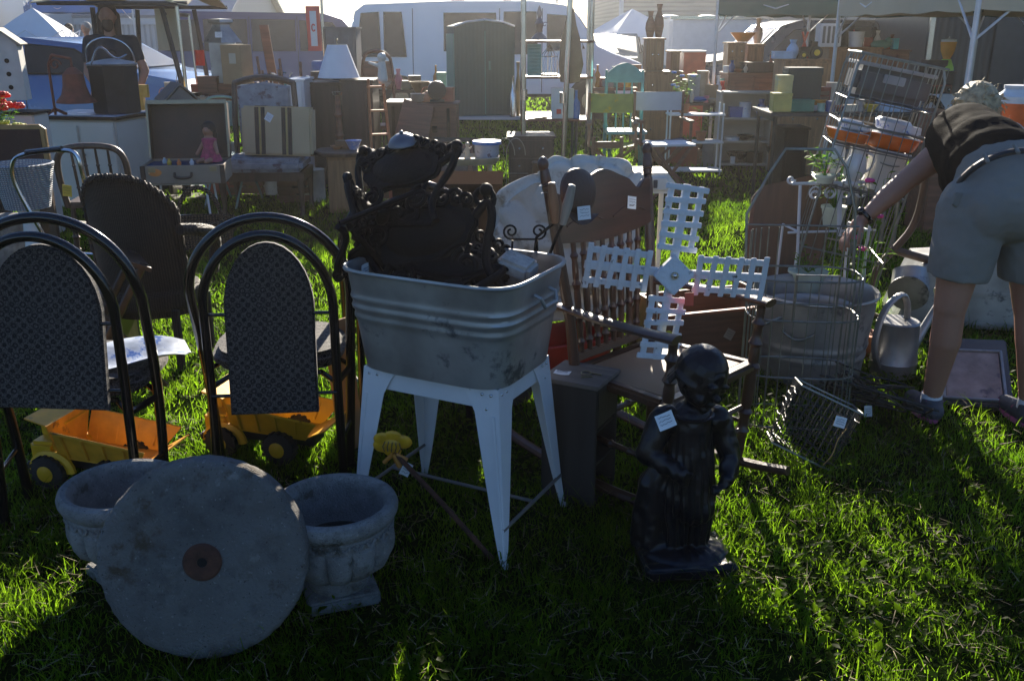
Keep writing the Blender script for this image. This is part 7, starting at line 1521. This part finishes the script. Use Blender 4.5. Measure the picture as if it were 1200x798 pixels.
def clock_(r): return lambda b: (b.lathe([(0, -.03), (r, -.03), (r, .03), (0, .03)], 24) if 0 else b.at((0, 0, r+.02), (R(90), 0, 0)).lathe([(0, -.03), (r, -.03), (r*1.05, 0), (r, .03), (r*.85, .035), (0, .03)], 24), b.at().box((0, 0, .012), (r*1.6, .1, .024)))
def lantern_(h, r): return lambda b: (b.lathe([(0, 0), (r, 0), (r, h*.2), (r*.6, h*.25), (r*.8, h*.4), (r*.6, h*.65), (r*.7, h*.7), (r*.3, h*.85), (0, h*.85)], 18), b.tube(arc(0, h*.6, r, h*.45, 0, 180, 12), .004), b.cyl((r, 0, h*.15), (r, 0, h*.65), .004), b.cyl((-r, 0, h*.15), (-r, 0, h*.65), .004))
def crate_(w_, h_): return lambda b: ([b.box((0, s*.1, h_*(.2+.3*k)), (w_, .012, h_*.22)) for s in (-1, 1) for k in range(3)], [b.box((s*w_/2, 0, h_*(.2+.3*k)), (.012, .19, h_*.22)) for s in (-1, 1) for k in range(3)], b.box((0, 0, .01), (w_-.02, .18, .01)))
table('goods_table', 'back table of bric a brac behind the turquoise chair', 690, 752, 12.4, .84, .6, redw, darkw)
table('goods_table', 'dark table crowded with bric a brac behind the brown trunk', 436, 520, 11.6, .86, .5, darkw, darkw)
G = []
def row(where, z, Y, pxs, specs):
    for px, (c, k, f_) in zip(pxs, specs):
        item(k.replace(' ', '_'), c+' '+k+' '+where, k.split()[-1], px, Y+random.uniform(-.04, .04), z, f_, cm(c), rz=random.uniform(-.3, .3))
zl = .822
row('at the back of the folding table behind the floral chair', zl, 10.36, (192, 199, 214, 232, 301, 309, 318, 326, 335, 343), (('copper', 'kettle', kettle(.07)), ('cream', 'tall jar', can(.2, .05)), ('grey', 'oil lantern', lantern_(.3, .06)), ('rust red', 'storage tin', tinbox(.13, .1, .18)), ('brown', 'mantel clock', clock_(.09)), ('amber', 'glass bottle', bottle(.26, .035)), ('white', 'china vase', vase(.24, .06)), ('black', 'flat iron', tinbox(.1, .06, .08)), ('teal', 'glass bottle', bottle(.22, .04)), ('olive', 'ammunition tin', tinbox(.16, .12, .2))))
row('at the front of the folding table behind the floral chair', zl, 10.0, (236, 307, 319, 330, 340), (('cream', 'mixing bowl', bowl(.08, .08)), ('rust red', 'small vase', vase(.14, .04)), ('white', 'enamel mug', can(.08, .04)), ('copper', 'stew pot', can(.12, .07)), ('black', 'toy stove', tinbox(.1, .08, .12))))
row('on the bric a brac table behind the turquoise chair', .843, 12.6, (694, 700, 706, 713, 720, 727, 735, 742, 749), (('cream', 'milk jug', vase(.22, .06)), ('amber', 'glass bottle', bottle(.28, .04)), ('rust red', 'cookie tin', tinbox(.14, .12, .12)), ('white', 'stack of plates', stack(7, .09)), ('teal', 'vase', vase(.26, .06)), ('copper', 'kettle', kettle(.07)), ('yellow', 'tin canister', can(.16, .05)), ('brown', 'gilt plaque', frame_(.2, .28)), ('pale green', 'mixing bowl', bowl(.1, .09))))
row('on the dark bric a brac table behind the trunk', .863, 11.8, (441, 449, 458, 467, 476, 486, 511, 517), (('grey', 'oil lantern', lantern_(.3, .06)), ('white', 'enamel basin', bowl(.09, .11)), ('brown', 'wooden crate', crate_(.24, .18)), ('pink', 'flower vase', vase(.24, .05)), ('cream', 'stack of plates', stack(8, .09)), ('black', 'iron pot', can(.16, .08)), ('amber', 'glass bottle', bottle(.28, .035)), ('pale green', 'storage tin', tinbox(.12, .1, .2))))
row('on the low table right of the green locker', .603, 11.25, (603, 606), (('dark blue', 'stack of bowls', stack(5, .06)), ('brown', 'jug', vase(.2, .05))))
row('in the back row of the crowded goods table', .722, 11.95, (798, 806, 816, 827, 836, 845), (('brown', 'mantel clock', clock_(.1)), ('copper', 'kettle', kettle(.08)), ('black', 'oil lantern', lantern_(.34, .07)), ('white', 'tall vase', vase(.34, .06)), ('amber', 'glass bottle', bottle(.3, .04)), ('teal', 'tin canister', can(.26, .05))))
row('in the front row of the crowded goods table', .722, 11.58, (799, 805, 811, 828, 835, 843), (('white', 'sugar bowl', bowl(.06, .05)), ('rust red', 'mug', can(.09, .035)), ('cream', 'figurine', vase(.15, .03)), ('pink', 'cup', can(.08, .035)), ('grey', 'pewter bowl', bowl(.05, .07)), ('yellow', 'tin', can(.1, .04))))
row('in front on the brown sideboard', sz, 11.8, (851, 858, 866, 874, 903), (('white', 'cup', can(.08, .035)), ('dark blue', 'small vase', vase(.14, .04)), ('copper', 'ash tray', bowl(.04, .06)), ('cream', 'egg cup', vase(.1, .03)), ('rust red', 'pepper mill', vase(.2, .03))))
row('on top of the brown dresser', z2, 11.12, (963, 981, 997, 1016), (('amber', 'glass bottle', bottle(.22, .03)), ('cream', 'small jug', vase(.14, .04)), ('teal', 'ginger jar', vase(.18, .05)), ('rust red', 'cookie tin', tinbox(.1, .1, .1))))
row('on the dark dresser under the canopy', Z(59, 10.9)+.004, 11.2, (1024, 1028, 1041, 1045), (('black', 'oil lantern', lantern_(.28, .05)), ('white', 'china vase', vase(.2, .04)), ('copper', 'kettle', kettle(.05)), ('brown', 'jug', vase(.16, .04))))
row('at the back of the long black table', zt+.0, 8.92, (956, 966, 976, 986, 996, 1008, 1020, 1032, 1062, 1070), (('brown', 'wooden crate', crate_(.2, .16)), ('rust red', 'coffee tin', can(.18, .06)), ('cream', 'crock', can(.22, .07)), ('black', 'mantel clock', clock_(.08)), ('white', 'china vase', vase(.22, .05)), ('teal', 'glass bottle', bottle(.26, .035)), ('brown', 'gilt plaque', frame_(.2, .24)), ('amber', 'glass bottle', bottle(.24, .04)), ('copper', 'kettle', kettle(.06)), ('grey', 'oil lantern', lantern_(.28, .055))))
row('along the front of the long black table', zt, 8.42, (952, 963, 974, 985, 997, 1009, 1021, 1063), (('white', 'saucer stack', stack(4, .06)), ('pale green', 'cup', can(.07, .035)), ('dark blue', 'mug', can(.09, .04)), ('rust red', 'small bowl', bowl(.05, .06)), ('cream', 'butter dish', tinbox(.12, .07, .06)), ('grey', 'pewter mug', can(.1, .04)), ('yellow', 'bowl', bowl(.06, .07)), ('pink', 'figurine', vase(.14, .03))))
# things standing on the grass between the rows
row('on the grass below the long black table', 0, 8.75, (960, 975, 990, 1000, 1052, 1062, 1075, 1095), (('brown', 'wooden crate', crate_(.32, .26)), ('olive', 'jerry can', tinbox(.16, .2, .42)), ('grey', 'milk churn', vase(.5, .14)), ('rust red', 'tool box', tinbox(.3, .2, .2)), ('black', 'iron pot', can(.24, .14)), ('teal', 'bucket', can(.26, .12)), ('cream', 'crock', can(.34, .13)), ('yellow', 'wooden crate', crate_(.3, .22))))
row('on the grass in front of the dark bric a brac table', 0, 9.0, (460, 478, 500, 520, 640, 655, 672), (('brown', 'wooden crate', crate_(.34, .28)), ('rust red', 'tool box', tinbox(.34, .2, .22)), ('grey', 'milk churn', vase(.5, .13)), ('black', 'iron pot', can(.26, .15)), ('brown', 'crock', can(.36, .14)), ('dark blue', 'picnic tin', tinbox(.3, .2, .2)), ('copper', 'boiler', can(.34, .15))))
row('on the grass between the striped suitcase and the end table', 0, 8.9, (345, 356, 368), (('brown', 'wooden crate', crate_(.3, .24)), ('black', 'coal scuttle', bowl(.24, .14)), ('cream', 'crock', can(.3, .11))))
row('on the grass beneath the crowded goods table', 0, 11.4, (800, 815, 832), (('rust red', 'tool box', tinbox(.34, .2, .24)), ('brown', 'wooden crate', crate_(.34, .3)), ('grey', 'watering pot', can(.3, .13))))
# dark folded iron bench and frames between the tub and the side table
row('on the grass behind the upholstered chair', 0, 9.35, (262, 276, 292, 322, 334), (('rust red', 'tool box', tinbox(.3, .2, .22)), ('grey', 'milk churn', vase(.5, .13)), ('brown', 'wooden crate', crate_(.32, .26)), ('cream', 'crock', can(.34, .12)), ('black', 'coal scuttle', bowl(.24, .14))))
row('on top of the brown trunk', Z(122, 9.4)+.004, 9.65, (490, 500, 512, 524), (('cream', 'stack of plates', stack(6, .08)), ('copper', 'kettle', kettle(.07)), ('black', 'mantel clock', clock_(.09)), ('rust red', 'storage tin', tinbox(.14, .1, .14))))
row('on the octagonal end table', .541, 8.5, (394, 403), (('copper', 'ash tray', bowl(.03, .06)), ('brown', 'jewel box', tinbox(.14, .1, .07))))
row('on the grass beside the beige bookcase', 0, 11.0, (912, 922, 934), (('black', 'coal scuttle', bowl(.28, .16)), ('rust red', 'tool box', tinbox(.3, .2, .2)), ('grey', 'milk churn', vase(.5, .13))))
t = thing('wooden_screen', 'stack of dark wooden frames leaning against the brown trunk', 'frames', (X(520, 8.7, .3), 8.75, 0), R(-8), None, rot=(R(-12), 0, R(-8)))
for k in range(3): b = B(); b.at((.04*k, .03*k, 0)); frame_(.42, .5+.06*k)(b); part('frame', b, [brown, redw, darkw][k], t)
chest('light_block_chest', 'added dark wooden chest of drawers blocking sunlight behind the iron frames and tub', 'chest of drawers', 462, 588, 216, 4.3, 0, .42, M('matte_dark_wood', (.03, .02, .016), .95, spec=.0, stretch=(20, 20, 2)), drawers=3)  # chest added mostly out of view to block sun streaks under the tub
# ------------------------------------------------------------ veiling lens glare imitated by an added haze
b = B(); b.box((8, 42, 3.6), (110, 108, 9.4), bev=0)
hm = bpy.data.materials.new('glare_haze'); hm.use_nodes = True; N = hm.node_tree.nodes
N.remove(N['Principled BSDF']); pv = N.new('ShaderNodeVolumePrincipled'); pv.inputs['Color'].default_value = (1, .97, .93, 1); pv.inputs['Density'].default_value = .0019; pv.inputs['Anisotropy'].default_value = .86
hm.node_tree.links.new(pv.outputs[0], N['Material Output'].inputs['Volume'])
hz = kind(part('glare_haze', b, hm), 'stuff')
